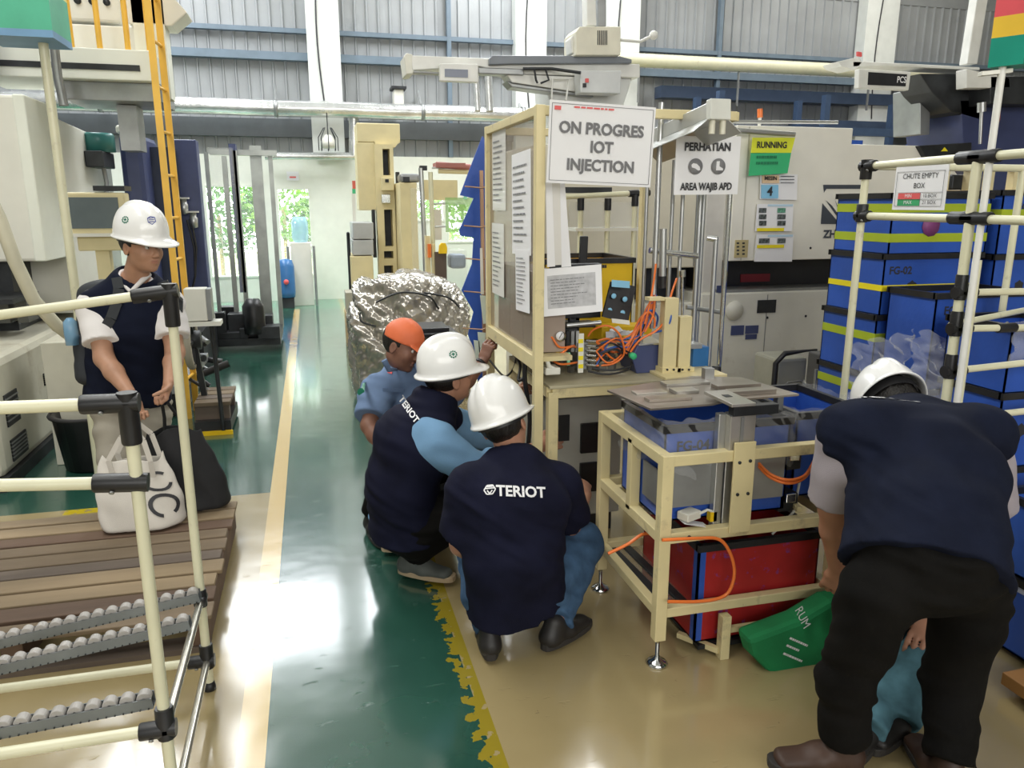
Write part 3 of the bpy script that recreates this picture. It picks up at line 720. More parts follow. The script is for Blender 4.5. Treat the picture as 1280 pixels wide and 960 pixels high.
# pipes along the wall
mb = MB(); mb.tube([(x, 13.2, 3.06+0.004*math.sin(x*3)) for x in np.linspace(-4.5, 4.4, 40)], 0.125, 14)
p = obj('ventilation_pipe', mb, galv, label='long silver lagged pipe running along the back wall', cat='pipe')
for x in (-2.9, -0.4, 1.9, 3.6):
    obj('pipe_hanger', MB().bar((x, 13.2, 3.06), (x, 13.65, 3.45), 0.03), greym, p)
    obj('pipe_band', MB().lathe((x, 13.2, 3.06), [(0.128, -0.03), (0.135, -0.03), (0.135, 0.03), (0.128, 0.03)], 16, axis=(1, 0, 0)), greym, p)
mb = MB(); mb.tube([(x, 13.0, 3.98) for x in (4.9, 6, 9, 12)], 0.11, 12); p = obj('supply_pipe', mb, pipe_m, label='cream pipe high on the back wall above the white machine', cat='pipe')
for x in (5.6, 7.5, 10.2):
    obj('pipe_hanger', MB().bar((x, 13.0, 3.3), (x, 13.0, 3.9), 0.03), greym, p)
mb = MB(); mb.tube([(-0.62, 13.3, 2.34), (0.85, 13.3, 2.36)], 0.06, 12); mb.tube([(0.78, 13.3, 2.37), (0.80, 13.3, 3.0)], 0.085, 12)
obj('drain_pipe', mb, galv, label='thin silver pipe above the far door with a riser', cat='pipe')
for k, (u, w_) in enumerate(((478+597-478, 9), (612, 10))):
    q = P(u, 150, Y=13.1); mb = MB().tube([(q.x, 13.1, 3.1), (q.x-0.03, 13.1, 3.75)], 0.07 if k else 0.06, 12)
    obj('duct_riser', mb, galv, label='silver riser pipe rising from the long pipe, ' + ('left' if k == 0 else 'right') + ' of the pair', cat='pipe', group='silver risers')
q = P(410, 172, Y=13.1)       # hanging lamp in a cage
t = thing('caged_lamp', 'caged work lamp hanging under the long silver pipe', 'lamp', (q.x, q.y, q.z-.25))
mb = MB()
for k in range(8):
    a = k*math.pi/4; mb.tube([(q.x+.06*math.cos(a), q.y+.06*math.sin(a), q.z+.15), (q.x+.15*math.cos(a), q.y+.15*math.sin(a), q.z), (q.x+.15*math.cos(a), q.y+.15*math.sin(a), q.z-.2)], 0.008, 5)
obj('cage', mb, darkm, t); obj('lamp_body', MB().lathe((q.x, q.y, q.z-.16), [(0, .2), (.05, .2), (.12, .1), (.12, 0), (0, 0)], 14), ivory, t); obj('cord', MB().tube([(q.x, q.y, q.z+.15), (q.x, q.y, 3.0)], .008, 5), blackp, t)
q = P(498, 122, Y=13.4); t = thing('wall_lamp', 'small white wall lamp above the long silver pipe', 'lamp', tuple(q))
obj('housing', B((q.x-.08, 13.3, q.z-.12), (q.x+.08, 13.6, q.z+.12)), ivory, t, bevel=0.02); obj('hood', B((q.x-.12, 13.25, q.z+.12), (q.x+.12, 13.62, q.z+.16)), darkm, t)
# foliage outside the windows
def bush(x, y, z, r, n, seed, label):
    rnd = random.Random(seed); leaf = MB()
    for _ in range(n):
        d = Vector((rnd.gauss(0, 1), rnd.gauss(0, 1), rnd.gauss(0, 1))).normalized()*r*rnd.uniform(0.6, 1)
        c = Vector((x, y, z))+Vector((d.x*1.2, d.y*.7, d.z)); a = Vector((rnd.gauss(0, 1), rnd.gauss(0, 1), rnd.gauss(0, 1))).normalized()*0.07; b_ = a.cross(Vector((rnd.gauss(0, 1), rnd.gauss(0, 1), rnd.gauss(0, 1)))).normalized()*0.035
        leaf.quad(c-a, c-b_, c+a, c+b_)
    t = thing('shrub', label, 'shrub', (x, y, 0), 'shrubs outside the windows')
    o = obj('foliage', leaf, leafm[seed % 2], t); o['kind'] = 'stuff'
    obj('stem', MB().tube([(x, y, -0.1), (x, y, z)], 0.04, 6), card, t)
leafm = [mat('bright green leaf', (0.22, 0.42, 0.06), 0.5, var=0.25, scale=3), mat('mid green leaf', (0.10, 0.28, 0.04), 0.5, var=0.25, scale=3)]
for i, (x, y, z, r, lb) in enumerate(((-0.45, 15.2, 1.55, 0.75, 'leafy shrub outside the aisle end window'), (-1.6, 15.3, 1.4, 0.8, 'leafy shrub outside the window by the steel guard'),
      (2.7, 15.4, 1.1, 0.8, 'leafy shrub outside the small right window'), (0.35, 15.6, 1.2, 0.7, 'darker shrub behind the aisle end window'))):
    bush(x, y, z, r, 1300, i, lb)
# notice over the aisle end
t = obj('wall_notice', sheet(P(366, 220, Y=13.58), (1, 0, 0), (0, 0, 1), 0.19, 0.14), paper, label='small white notice on the wall above the end window', cat='notice')
obj('red_mark', sheet(P(366, 221.5, Y=13.57), (1, 0, 0), (0, 0, 1), 0.10, 0.025), inkr, t)
# water dispenser
def box_thing(name, label, cat, lo, hi, m, bevel=0.006, group=None):
    t = thing(name, label, cat, ((lo[0]+hi[0])/2, (lo[1]+hi[1])/2, lo[2]), group); obj('body', B(lo, hi), m, t, bevel=bevel); return t
q = P(380, 372, Y=13.0)
t = box_thing('water_dispenser', 'cream water dispenser standing before the aisle end window', 'dispenser', (q.x-.16, 12.8, 0), (q.x+.16, 13.1, 1.0), ivory)
obj('bottle', MB().lathe((q.x, 12.95, 1.0), [(0, 0), (.1, 0), (.13, .06), (.13, .32), (.1, .4), (0, .4)], 16), mat('blue water bottle', (0.45, 0.75, 0.95), 0.1, alpha=0.5), t)
for e in (-.2, .2): obj('guard_post', MB().tube([(q.x+e, 12.75, 0), (q.x+e, 12.75, .95)], .02, 8), greym, t)
q = P(358, 350, Y=12.6); t = thing('pressure_tank', 'small blue pump tank beside the water dispenser', 'tank', (q.x, q.y, 0))
obj('tank', MB().lathe((q.x, 12.6, 0.15), [(0, 0), (.12, .02), (.13, .1), (.13, .5), (.1, .6), (0, .62)], 16), mat('blue tank', (.05, .17, .4), .3), t); obj('leg', MB().box((q.x-.1, 12.5, 0), (q.x+.1, 12.7, .16)), darkm, t)
obj('valve', MB().lathe((q.x, 12.47, .42), [(0, 0), (.04, 0), (.04, .04), (0, .04)], 10, axis=(0, -1, 0)), inkr, t)

# ------------------------------------------------------------------ left machines
def ph(t, name, mb, m, **k): return obj(name, mb, m, t, **k)
t = thing('moulding_machine', 'large ivory injection moulding machine at the left edge behind the cream rack', 'machine', (-2.4, 6.0, 0))
Xs = -1.75
ph(t, 'upper_cover', MB().prism([(-5, 5.9, 1.22), (Xs, 5.9, 1.22), (Xs, 5.9, 2.29), (-5, 5.9, 2.29)], (0, 0.5, 0)), ivory, bevel=0.02)
ph(t, 'side_panel', MB().prism([(Xs+.0, 6.4, .8), (Xs, 6.4, 2.22), (Xs, 7.5, 2.18), (Xs, 8.1, 2.02), (Xs, 8.1, .8)], (-.5, 0, 0)), ivory, bevel=0.01)
ph(t, 'panel_edge', B((Xs-.06, 5.88, 1.22), (Xs+.012, 6.42, 2.29)), whitew, bevel=0.01)
ph(t, 'works', B((-5, 6.0, 0.7), (Xs-.25, 7.8, 1.22)), darkm); 
mb = MB(); rnd = random.Random(4)
for k in range(14): x = -1.9-k*.11; mb.box((x-.035, 5.8, .82), (x+.03, 6.0, .95+rnd.random()*.2))
ph(t, 'valve_block', mb, mat('dull valve metal', (.12, .12, .11), .4, metal=.5))
ph(t, 'shelf', B((-5, 5.5, 0.98), (Xs-.1, 6.0, 1.01)), darkm)
ph(t, 'lower_body', B((-5, 4.75, 0.06), (Xs-.02, 7.8, 0.74)), ivory_d, bevel=0.05)
ph(t, 'plinth', B((-5, 4.7, 0), (Xs, 7.9, 0.07)), darkm)
for (y0, y1, z0, z1) in ((4.9, 5.1, .33, .52), (4.9, 5.15, .12, .25), (5.6, 5.68, .42, .5), (6.1, 6.2, .5, .57)):
    v = ph(t, 'vent', B((Xs-.03, y0, z0), (Xs-.012, y1, z1)), darkm)
    ph(v, 'slats', (lambda mb: [mb.box((Xs-.02, y0, z0+(z1-z0)*k/6), (Xs-.008, y1, z0+(z1-z0)*k/6+.008)) for k in range(1, 6)] and mb)(MB()), greym)
ph(t, 'top_cabinet', B((-5, 6.0, 2.29), (-2.02, 6.35, 2.95)), navyp, bevel=0.01)
ph(t, 'mount_arm', MB().tube([P(68, 60, Y=6.2), P(72, 95, Y=6.2), P(80, 132, Y=6.2)], 0.03, 8), greym)
q = P(119, 190, X=Xs+.04); ph(t, 'grease_pump', B((q.x-.04, q.y-.2, q.z-.13), (q.x+.1, q.y+.2, q.z)), darkm, bevel=.01)
ph(t, 'pump_cup', MB().lathe((q.x+.03, q.y, q.z), [(0, 0), (.13, 0), (.13, .13), (.12, .15), (0, .15)], 14), mat('dark teal cup', (.04, .18, .17), .3))
ph(t, 'pump_line', MB().tube([q+Vector((.05, 0, -.12)), q+Vector((.05, .05, -.25)), q+Vector((.05, -.05, -.42))], .02, 6), greym)
# control monitor
q = P(122, 268, Y=5.5); c = creamr
t = thing('control_monitor', 'cream framed control monitor on a stand beside the ivory machine', 'monitor', (q.x, 5.5, 0))
ph(t, 'housing', MB().cbox(q, (.36, .16, .27)), c, bevel=.012); ph(t, 'screen', MB().cbox(q+Vector((0.005, -.084, .01)), (.28, .012, .19)), mat('dim grey screen', (.13, .16, .17), .12))
ph(t, 'keypad', MB().cbox(q+Vector((0, -.10, -.125)), (.34, .06, .02)), ivory); ph(t, 'base_bracket', MB().cbox(q+Vector((.02, 0, -.18)), (.28, .14, .09)), c, bevel=.01)
ph(t, 'post', B((q.x-.03, 5.46, 0), (q.x+.05, 5.54, q.z-.2)), c); ph(t, 'shelf', MB().cbox(q+Vector((.1, .02, .16)), (.18, .2, .03)), darkm)
# cream pole with signal box, far left
bx, by = -1.30, 4.82
t = thing('signal_pole', 'tall cream pole with a green signal box, beside the ivory machine', 'signal pole', (bx, by, 0))
ph(t, 'pole', MB().tube([(bx, by, 0), (bx, by, 2.50)], .024, 12), pipe_m)
q = P(30, 22, Y=by); w_ = .16
ph(t, 'crossbar', MB().bar((bx-.36, by, 2.5), (bx+.05, by, 2.5), .04), pipe_m)
for (nm, z0, z1, m_) in (('green_band', P(30, 44, Y=by).z, 2.66, mat('green signal board', (.10, .50, .32), .5)), ('yellow_band', 2.66, 3.0, mat('yellow signal board', (.85, .75, .2), .5)), ('blue_band', P(30, 53, Y=by).z, P(30, 44, Y=by).z, mat('pale blue signal board', (.2, .38, .6), .5))):
    ph(t, nm, B((q.x-.17, by-.17, z0), (q.x+.17, by+.17, z1)), m_)
ph(t, 'white_board', B((q.x-.36, by-.19, 2.45), (q.x-.19, by-.17, 3.0)), paper)
# thick hose
obj('suction_hose', MB().tube([P(-40, 190, Y=4.3), P(0, 275, Y=4.3), P(18, 325, Y=4.3), P(42, 375, Y=4.35), P(72, 408, Y=4.4), P(95, 425, Y=4.5)], .032, 14), mat('cream ribbed hose', (.62, .59, .45), .45), label='thick cream hose curving down at the left edge', cat='hose')
# platform with robot over second machine
t = thing('robot_platform', 'white robot gantry platform above the navy machine', 'gantry', (-1.9, 6.6, 2.3))
a = P(66, 96, Y=6.5); b = P(196, 98, Y=6.5)
ph(t, 'beam', B((a.x-.5, 6.4, a.z-.02), (b.x, 7.1, a.z+.19)), whitew, bevel=.008)
ph(t, 'dark_stripe', B((a.x-.5, 6.392, a.z+.045), (b.x-.09, 6.40, a.z+.085)), darkm)
ph(t, 'under_beam', B((a.x+.05, 6.5, a.z-.15), (b.x+.02, 7.1, a.z-.02)), greym, bevel=.005)
ph(t, 'deck_box', B((a.x-.1, 6.8, a.z+.19), (b.x-.06, 7.2, a.z+.42)), ivory, bevel=.01)
ph(t, 'top_unit', B((a.x-.05, 6.9, a.z+.46), (a.x+.42, 7.3, a.z+.74)), ivory, bevel=.02)
for k in range(4): ph(t, 'drive_knob', MB().lathe((a.x+.03+k*.1, 6.9, a.z+.6), [(0, 0), (.025, 0), (.025, .02), (0, .02)], 10, axis=(0, -1, 0)), darkm)
ph(t, 'angled_head', MB().prism([(a.x+.5, 6.7, a.z+.42), (a.x+.8, 6.7, a.z+.42), (a.x+.92, 6.7, a.z+.52), (a.x+.78, 6.7, a.z+.68), (a.x+.5, 6.7, a.z+.68)], (0, .3, 0)), ivory, bevel=.01)
ph(t, 'white_column', B((b.x-.16, 6.7, a.z-.1), (b.x+.06, 6.9, a.z+.62)), whitew)
for u in (90, 125, 160, 187): 
    q = P(u, 60, Y=6.45); ph(t, 'railing_post', MB().tube([(q.x, 6.45, a.z+.19), (q.x, 6.45, a.z+1.1)], .02, 8), amber)
ph(t, 'support', B((P(150, 140, Y=6.8).x, 6.7, 2.0), (P(174, 140, Y=6.8).x, 6.95, 2.33)), greym)
# orange ladder
t = thing('fixed_ladder', 'orange vertical ladder in front of the navy machine', 'ladder', (-1.5, 6.2, 0))
q0 = P(190, 60, Y=6.1); q1 = P(202, 60, Y=6.35)
for q in (q0, q1): ph(t, 'rail', MB().bar((q.x, q.y, .0), (q.x, q.y, 3.6), .045, .02), amber)
for k in range(11): ph(t, 'rung', MB().tube([(q0.x, q0.y, .3+k*.3), (q1.x, q1.y, .3+k*.3)], .012, 6), amber)
# navy machine
t = thing('navy_machine', 'navy blue machine cabinets behind the standing person', 'machine', (-1.6, 7.8, 0))
def PZ(u0, v0, u1, v1, Y): a = P(u0, v0, Y=Y); b = P(u1, v1, Y=Y); return a, b
a, b = PZ(146, 166, 206, 400, 7.6); ph(t, 'front_cabinet', B((a.x, 7.6, .35), (b.x-.03, 8.3, a.z)), navyp, bevel=.05)
a2, b2 = PZ(212, 174, 262, 400, 8.3); ph(t, 'door_panel', B((a2.x, 8.3, .52), (b2.x+.02, 8.5, a2.z)), navyp, bevel=.01)
ph(t, 'recess', B((b.x-.05, 7.9, .5), (a2.x+.05, 8.4, a2.z-.1)), mat('dark navy recess', (.03, .04, .08), .5))
ph(t, 'top_cap', B((a.x-.02, 7.65, a.z), (b.x-.2, 8.1, a.z+.07)), ivory, bevel=.02)
ph(t, 'base', B((a.x, 7.7, 0), (b2.x, 8.8, .42)), darkm)
ph(t, 'sill', B((a2.x-.1, 8.15, .46), (b2.x+.05, 8.35, .50)), ivory)
for (u, v) in ((230, 258), (242, 275)):
    q = P(u, v, Y=8.2); f = ph(t, 'filter_bowl', MB().lathe((q.x, 8.2, q.z-.08), [(0, 0), (.035, .01), (.04, .1), (.03, .11), (.03, .15), (0, .15)], 12), alu); ph(f, 'bowl_cap', B((q.x-.06, 8.15, q.z+.07), (q.x+.05, 8.25, q.z+.085)), ivory)
for d in (0, .06): ph(t, 'cable', MB().tube([P(234+d*90, 275, Y=8.18), P(243+d*40, 310, Y=8.16), P(244, 345, Y=8.15), P(238, 372, Y=8.15)], .011, 6), blackp)
# steel guard frame along the aisle and machinery behind it
t = thing('guard_frame', 'grey steel guard frame with clear sheet at the aisle end', 'frame', (-1.0, 11, 0))
steel = mat('worn grey steel post', (.36, .38, .36), .35, metal=.5, var=.1)
for (u, v0, v1, Y, w_) in ((326, 182, 382, 9.8, .13), (344, 190, 384, 9.9, .05), (287, 195, 374, 9.2, .05), (265, 190, 372, 9.2, .04), (300, 188, 370, 9.4, .05)):
    q = P(u, v0, Y=Y); r = P(u, v1, Y=Y); x = (q.x+r.x)/2; ph(t, 'post', B((x-w_/2, Y, .1), (x+w_/2, Y+.06, q.z)), steel)
a, b = PZ(262, 190, 346, 195, 9.6); ph(t, 'top_rail', B((a.x, 9.6, a.z-.03), (b.x, 9.7, a.z+.03)), steel)
ph(t, 'clear_sheet', B((P(268, 300, Y=9.3).x, 9.3, .5), (P(300, 300, Y=9.3).x, 9.31, 2.2)), clearw)
ph(t, 'navy_edge', B((P(296, 300, Y=9.5).x, 9.4, .6), (P(304, 300, Y=9.5).x, 9.6, 2.25)), navyp)
a, b = PZ(270, 366, 352, 392, 9.7); ph(t, 'base_tray', B((a.x-.1, 8.9, .06), (b.x, 9.9, .14)), darkm)
rnd = random.Random(7); mb = MB()
for k in range(16): x = rnd.uniform(a.x, b.x-.1); y = rnd.uniform(8.9, 9.7); s_ = rnd.uniform(.04, .13); mb.box((x-s_, y-s_, .14), (x+s_, y+s_, .14+rnd.uniform(.05, .35)))
ph(t, 'mechanism', mb, darkm, bevel=.006)['kind'] = 'stuff'
q = P(314, 352, Y=8.9); ph(t, 'motor', MB().lathe((q.x, 8.9, .2), [(0, 0), (.11, 0), (.12, .1), (.12, .3), (.07, .38), (0, .38)], 14), blackp)
# valve reel, meter box and hoses left of the aisle, behind the standing person
t = thing('cable_clutter', 'black hoses and bars piled by the navy machine beside the aisle', 'hoses', (-1.0, 6.5, 0))
rnd = random.Random(9)
for k in range(9):
    a = Vector((rnd.uniform(-1.45, -1.05), rnd.uniform(6.2, 7.2), rnd.uniform(.15, .4))); b = a+Vector((rnd.uniform(.2, .5), rnd.uniform(-.5, .2), rnd.uniform(-.1, .15)))
    ph(t, 'hose', MB().tube([a, (a+b)/2+Vector((0, 0, rnd.uniform(0, .12))), b], rnd.choice((.014, .022, .03)), 8), [blackp, rubber, darkm, greym][k % 4])
ph(t, 'red_cable', MB().tube([(-1.3, 6.3, .6), (-1.15, 6.3, .48), (-1.05, 6.35, .46), (-.92, 6.3, .4)], .009, 6), inkr)
ph(t, 'machine_foot', B((-1.5, 6.2, 0), (-1.02, 7.3, .18)), darkm, bevel=.02)
ph(t, 'tray', MB().prism([(-1.38, 6.1, .2), (-1.0, 6.1, .2), (-.9, 6.9, .3), (-1.38, 6.9, .3)], (0, 0, .06)), greym)
q = P(246, 380, Y=5.6); t = thing('meter_box', 'white meter box on a small bracket beside the standing person', 'meter box', (q.x, 5.6, 0))
ph(t, 'box', MB().cbox(q, (.14, .12, .22)), ivory, bevel=.006); ph(t, 'grey_side', MB().cbox(q+Vector((.085, 0, 0)), (.03, .12, .21)), greym); ph(t, 'bracket', MB().cbox(q+Vector((.03, 0, -.13)), (.24, .14, .03)), ivory)
ph(t, 'leg', MB().tube([q+Vector((.08, 0, -.13)), (q.x+.1, 5.6, 0)], .015, 8), darkm)
q = P(242, 425, Y=5.9); t = thing('hose_reel', 'round beige hose reel under the meter box', 'reel', (q.x, q.y, 0))
ph(t, 'rim', MB().tube([(q.x-.02, q.y+.19*math.cos(a), q.z+.19*math.sin(a)) for a in np.linspace(0, 2*math.pi, 25)], .028, 8, cap=False), mat('dusty beige', (.42, .38, .3), .6))
ph(t, 'hub', MB().lathe(q, [(0, -.05), (.07, -.05), (.07, .05), (0, .05)], 12, axis=(1, 0, 0)), darkm)
for k in range(6): a = k*math.pi/3; ph(t, 'spoke', MB().bar(q, q+Vector((0, .19*math.cos(a), .19*math.sin(a))), .02), darkm)
ph(t, 'stand', MB().bar((q.x+.06, q.y, 0), q, .04), darkm)
# small stack of pallets at the aisle edge
t = thing('small_pallet', 'small brown pallet with a black tray at the left edge of the aisle', 'pallet', (-.98, 6.05, 0))
wood = [mat('weathered brown plank', (.17, .125, .08), .75, var=.2, scale=5, bump=.3, bscale=20, stretch=(.15, 1, 1)), mat('grey brown plank', (.15, .115, .09), .75, var=.25, scale=5, bump=.3, bscale=20, stretch=(.15, 1, 1)),
        mat('pale worn plank', (.27, .20, .12), .75, var=.2, scale=5, bump=.3, bscale=20, stretch=(.15, 1, 1)), mat('reddish plank', (.12, .075, .05), .75, var=.2, scale=5, bump=.3, bscale=20, stretch=(.15, 1, 1))]
a = P(243, 498, Y=5.7); b = P(287, 486, Y=5.7)
for k in range(4): ph(t, 'board', B((a.x, 5.65+k*.13, .20), (b.x, 5.76+k*.13, .225)), wood[k % 3])
for k in range(2): ph(t, 'bearer', B((a.x, 5.66+k*.38, .06), (b.x-.01, 5.74+k*.38, .20)), wood[1])
ph(t, 'black_tray', B((a.x, 5.60, .02), (b.x, 6.15, .10)), blackp); ph(t, 'yellow_edge', B((a.x, 5.585, 0.0), (b.x+.01, 5.60, .03)), yellp)
# dark bin behind the standing person
q = P(108, 555, Y=4.95); t = thing('black_tub', 'black tub on the floor behind the standing person', 'tub', (q.x, 5.1, 0))
ph(t, 'shell', MB().lathe((q.x, 5.1, 0), [(0, .01), (.17, .01), (.21, .33), (.22, .33), (.22, .35), (.19, .35), (.16, .04), (0, .04)], 22), blackp)
ph(t, 'rim', MB().tube([(q.x+.22*math.cos(a), 5.1+.22*math.sin(a), .345) for a in np.linspace(0, 2*math.pi, 25)], .012, 6, cap=False), rubber)
q = P(95, 470, Y=5.0); box_thing('floor_cabinet', 'short ivory cabinet behind the standing person', 'cabinet', (-1.62, 5.15, 0.0), (-1.38, 5.5, .78), ivory_d)
# ------------------------------------------------------------------ people
def J_(**k): return {a: (np.array(tuple(b), float) if not isinstance(b, (int, float, str)) else b) for a, b in k.items()}
def people():
    R = {}
    # 1: standing worker on the left, stooping over the pallet
    J = J_(pelvis=P(160, 497, Y=4.10), waist=P(160, 455, Y=4.08), chest=P(163, 398, Y=4.02), neck=P(168, 356, Y=3.98), side=(0.99, -0.12, 0), bulk=1.14, cover=.98,
           shL=P(120, 384, Y=3.98), elL=P(130, 448, Y=3.86), wrL=P(166, 497, Y=3.68), shR=P(208, 380, Y=4.02), elR=P(219, 440, Y=3.90), wrR=P(211, 478, Y=3.72),
           hipL=P(143, 515, Y=4.1), knL=P(146, 575, Y=3.98), anL=(-1.00, 4.12, 0.085), toeL=(-0.99, 3.90, 0.02),
           hipR=P(186, 512, Y=4.1), knR=P(192, 572, Y=3.98), anR=(-0.76, 4.12, 0.085), toeR=(-0.72, 3.90, 0.02),
           head=P(177, 307, Y=3.88), headf=(0.74, -0.66, -0.13), headu=(0.10, -0.10, 1))
    b, c, h = person('standing person in white hard hat and navy vest holding two bags over the pallet', J, skin1,
        [('shirt', whitec, 0.010, 0.70, 0.25, 0.003), ('vest', navyv, 0.024, 0, -0.02, 0.003)],
        ('t', khaki, 0.012), [(shoeb, soled, blackp)], 'h', hands=(('L', (0.25, -0.35, -1), (0.5, -0.6, 0), (1.6, 1.6, 1.7, 1.8), 0.8, 1), ('R', (-0.35, -0.4, -1), (-0.7, -0.5, 0), (1.5, 1.6, 1.6, 1.7), 0.8, -1)))
    helmet(b, *h, h=.058, badge=[(1.38, 0.70, 0.017, badgeg, 'gear'), (0.35, 0.66, 0.020, badgeb, 'hex')])
    R['m1'] = (b, c, J)
    # polo collar
    nk = Vector(J['neck']); col = MB()
    col.tube([nk+Vector((-0.065, -0.03, 0.055)), nk+Vector((-0.045, -0.075, 0.035)), nk+Vector((0.0, -0.105, -0.02))], [0.012, 0.012, 0.008], 8)
    col.tube([nk+Vector((0.075, -0.03, 0.05)), nk+Vector((0.055, -0.085, 0.03)), nk+Vector((0.004, -0.107, -0.02))], [0.012, 0.012, 0.008], 8)
    obj('collar', col, whitec, b)
    st = MB()
    for pts in ([(118, 372, 3.98), (124, 356, 3.95), (130, 352, 3.92), (134, 372, 3.87), (133, 395, 3.85)], [(205, 352, 3.95), (209, 362, 3.87), (212, 390, 3.83), (211, 425, 3.83)]):
        pts = [P(u, v, Y=y) for u, v, y in pts]
        for i in range(len(pts)-1): st.bar(pts[i], pts[i+1], 0.045, 0.012)
    # 2: orange cap
    J = J_(pelvis=P(512, 610, Y=3.92), waist=P(513, 565, Y=3.86), chest=P(510, 512, Y=3.78), neck=P(505, 464, Y=3.76), side=(0.95, 0.1, 0), bulk=1.0,
           shL=P(471, 490, Y=3.68), elL=P(461, 532, Y=3.55), wrL=P(482, 566, Y=3.42), shR=P(546, 488, Y=3.80), elR=P(574, 488, Y=3.64), wrR=P(604, 451, Y=3.72),
           hipL=P(495, 612, Y=3.9), knL=P(490, 560, Y=3.5), anL=(0.22, 3.62, 0.085), toeL=(0.26, 3.42, 0.02),
           hipR=P(535, 612, Y=3.9), knR=P(560, 560, Y=3.5), anR=(0.56, 3.62, 0.085), toeR=(0.62, 3.42, 0.02),
           head=P(503, 432, Y=3.70), headf=(0.74, -0.58, -0.34), headu=(0.25, 0, 1))
    b, c, h = person('crouching person in an orange cap and slate blue shirt reaching for the frame post', J, skin2,
        [('shirt', slate, 0.018, 0.78, -0.05, 0.003)], ('t', blackc, 0.012), [(shoeb, soled, blackp)], 'h',
        hands=(('L', (0.3, -0.3, -0.9), (0.8, 0, 0.2), (0.6, .6, .7, .7), 0.3, 1), ('R', (0.35, 0.10, 0.90), (0.75, 0.6, -0.1), (1.5, 1.6, 1.6, 1.7), 0.9, 1)))
    cap(b, *h)
    w = on_surface(c['shirt'], (0.1, 1, 0)); cl = MB()
    for pts in ([(480, 450), (486, 462), (496, 474)], [(524, 462), (520, 470), (508, 478)]):
        ps = [w(P(u, v, Y=3.45))+Vector((0, -.004, 0)) for u, v in pts]; cl.tube(ps, [.014, .012, .006], 8)
    obj('collar', cl, slate, b)
    e_ = [w(P(u, v, Y=3.4)) for u, v in ((485, 477), (491, 478), (490, 483), (484, 482))]; obj('chest_emblem', MB().quad(*e_), inkr, c['shirt'])
    k_ = [w(P(451+4.5*math.cos(a), 490+5*math.sin(a), Y=3.4)) for a in np.linspace(0, 6.28, 13)[:-1]]; obj('sleeve_badge', MB().add(k_, [tuple(range(12))]), badgeg, c['shirt'])
    pk = [w(P(u, v, Y=3.4)) for u, v in ((478, 500), (506, 505))]; obj('pocket_flap', MB().bar(pk[0], pk[1], .004, .018), slate, c['shirt'])
    q = Vector(J['wrR']); d_ = Vector(J['wrR']-J['elR']).normalized(); obj('wrist_band', MB().lathe(q-d_*.02, [(.030, -.008), (.033, -.008), (.033, .008), (.030, .008)], 16, axis=d_), blackp, b)
    R['m2'] = (b, c, J)
    # 3: navy vest over light blue shirt, squatting, in profile
    J = J_(pelvis=P(507, 655, Y=3.12), waist=P(501, 607, Y=3.10), chest=P(517, 552, Y=3.10), neck=P(541, 508, Y=3.12), side=(0.35, -0.93, 0), bulk=1.08, cover=.62,
           shR=P(543, 552, Y=2.96), elR=P(588, 585, Y=2.93), wrR=P(676, 558, Y=3.15), shL=P(560, 530, Y=3.27), elL=P(612, 545, Y=3.36), wrL=P(640, 505, Y=3.42),
           hipR=P(515, 665, Y=3.05), knR=P(580, 632, Y=2.98), anR=(0.345, 3.10, 0.10), toeR=(0.56, 2.96, 0.02),
           hipL=P(510, 655, Y=3.22), knL=P(585, 615, Y=3.38), anL=(0.30, 3.36, 0.10), toeL=(0.52, 3.34, 0.02),
           head=P(560, 471, Y=3.15), headf=(0.92, 0.33, 0.10), headu=(-0.10, -0.04, 1))
    b, c, h = person('squatting person in profile, white hard hat, navy vest over a light blue shirt', J, skin3,
        [('shirt', skyc, 0.012, 1.35, 0.2, 0.005), ('vest', navyc, 0.026, 0, -0.12, 0.003)], ('t', blackc, 0.016), [(shoeg, solet, blackp)], 'h',
        hands=(('L', (0.6, 0.2, 0.6), (0.3, -0.8, 0), (0.8, .8, .8, .8), 0.4, -1), ('R', (1.0, 0.22, 0.18), (0.2, 0.9, -0.3), (0.55, .5, .6, .8), 0.2, 1)))
    helmet(b, *h, badge=[(1.70, 0.66, 0.017, badgeg, 'gear')])
    sc_ = MB(); q = Vector(lerp(J['anR'], J['knR'], 0.16)); sc_.tube([q-Vector((0, 0, .05)), q+Vector((0.012, 0, .035))], 0.044, 14); obj('sock', sc_, whitec, b)
    cl = MB(); nk = Vector(J['neck'])
    cl.tube([nk+Vector(p) for p in ((-0.062, -0.01, 0.052), (-0.03, -0.066, 0.038), (0.03, -0.072, 0.012), (0.075, -0.04, -0.02))], [0.014, 0.015, 0.014, 0.010], 8)
    obj('collar', cl, skyc, b)
    w = on_surface(c['vest'], P(507, 512, Y=3.0)-Vector((0, 0, EYE)))
    text('TERIOT', 0.036, P(511, 512, Y=2.95), P(513, 518, Y=2.95)-P(500, 499, Y=2.95), P(513, 500, Y=2.95)-P(501, 512, Y=2.95), whitepr, c['vest'], 'back_print', bold=0.03, wrap=w)
    R['m3'] = (b, c, J)
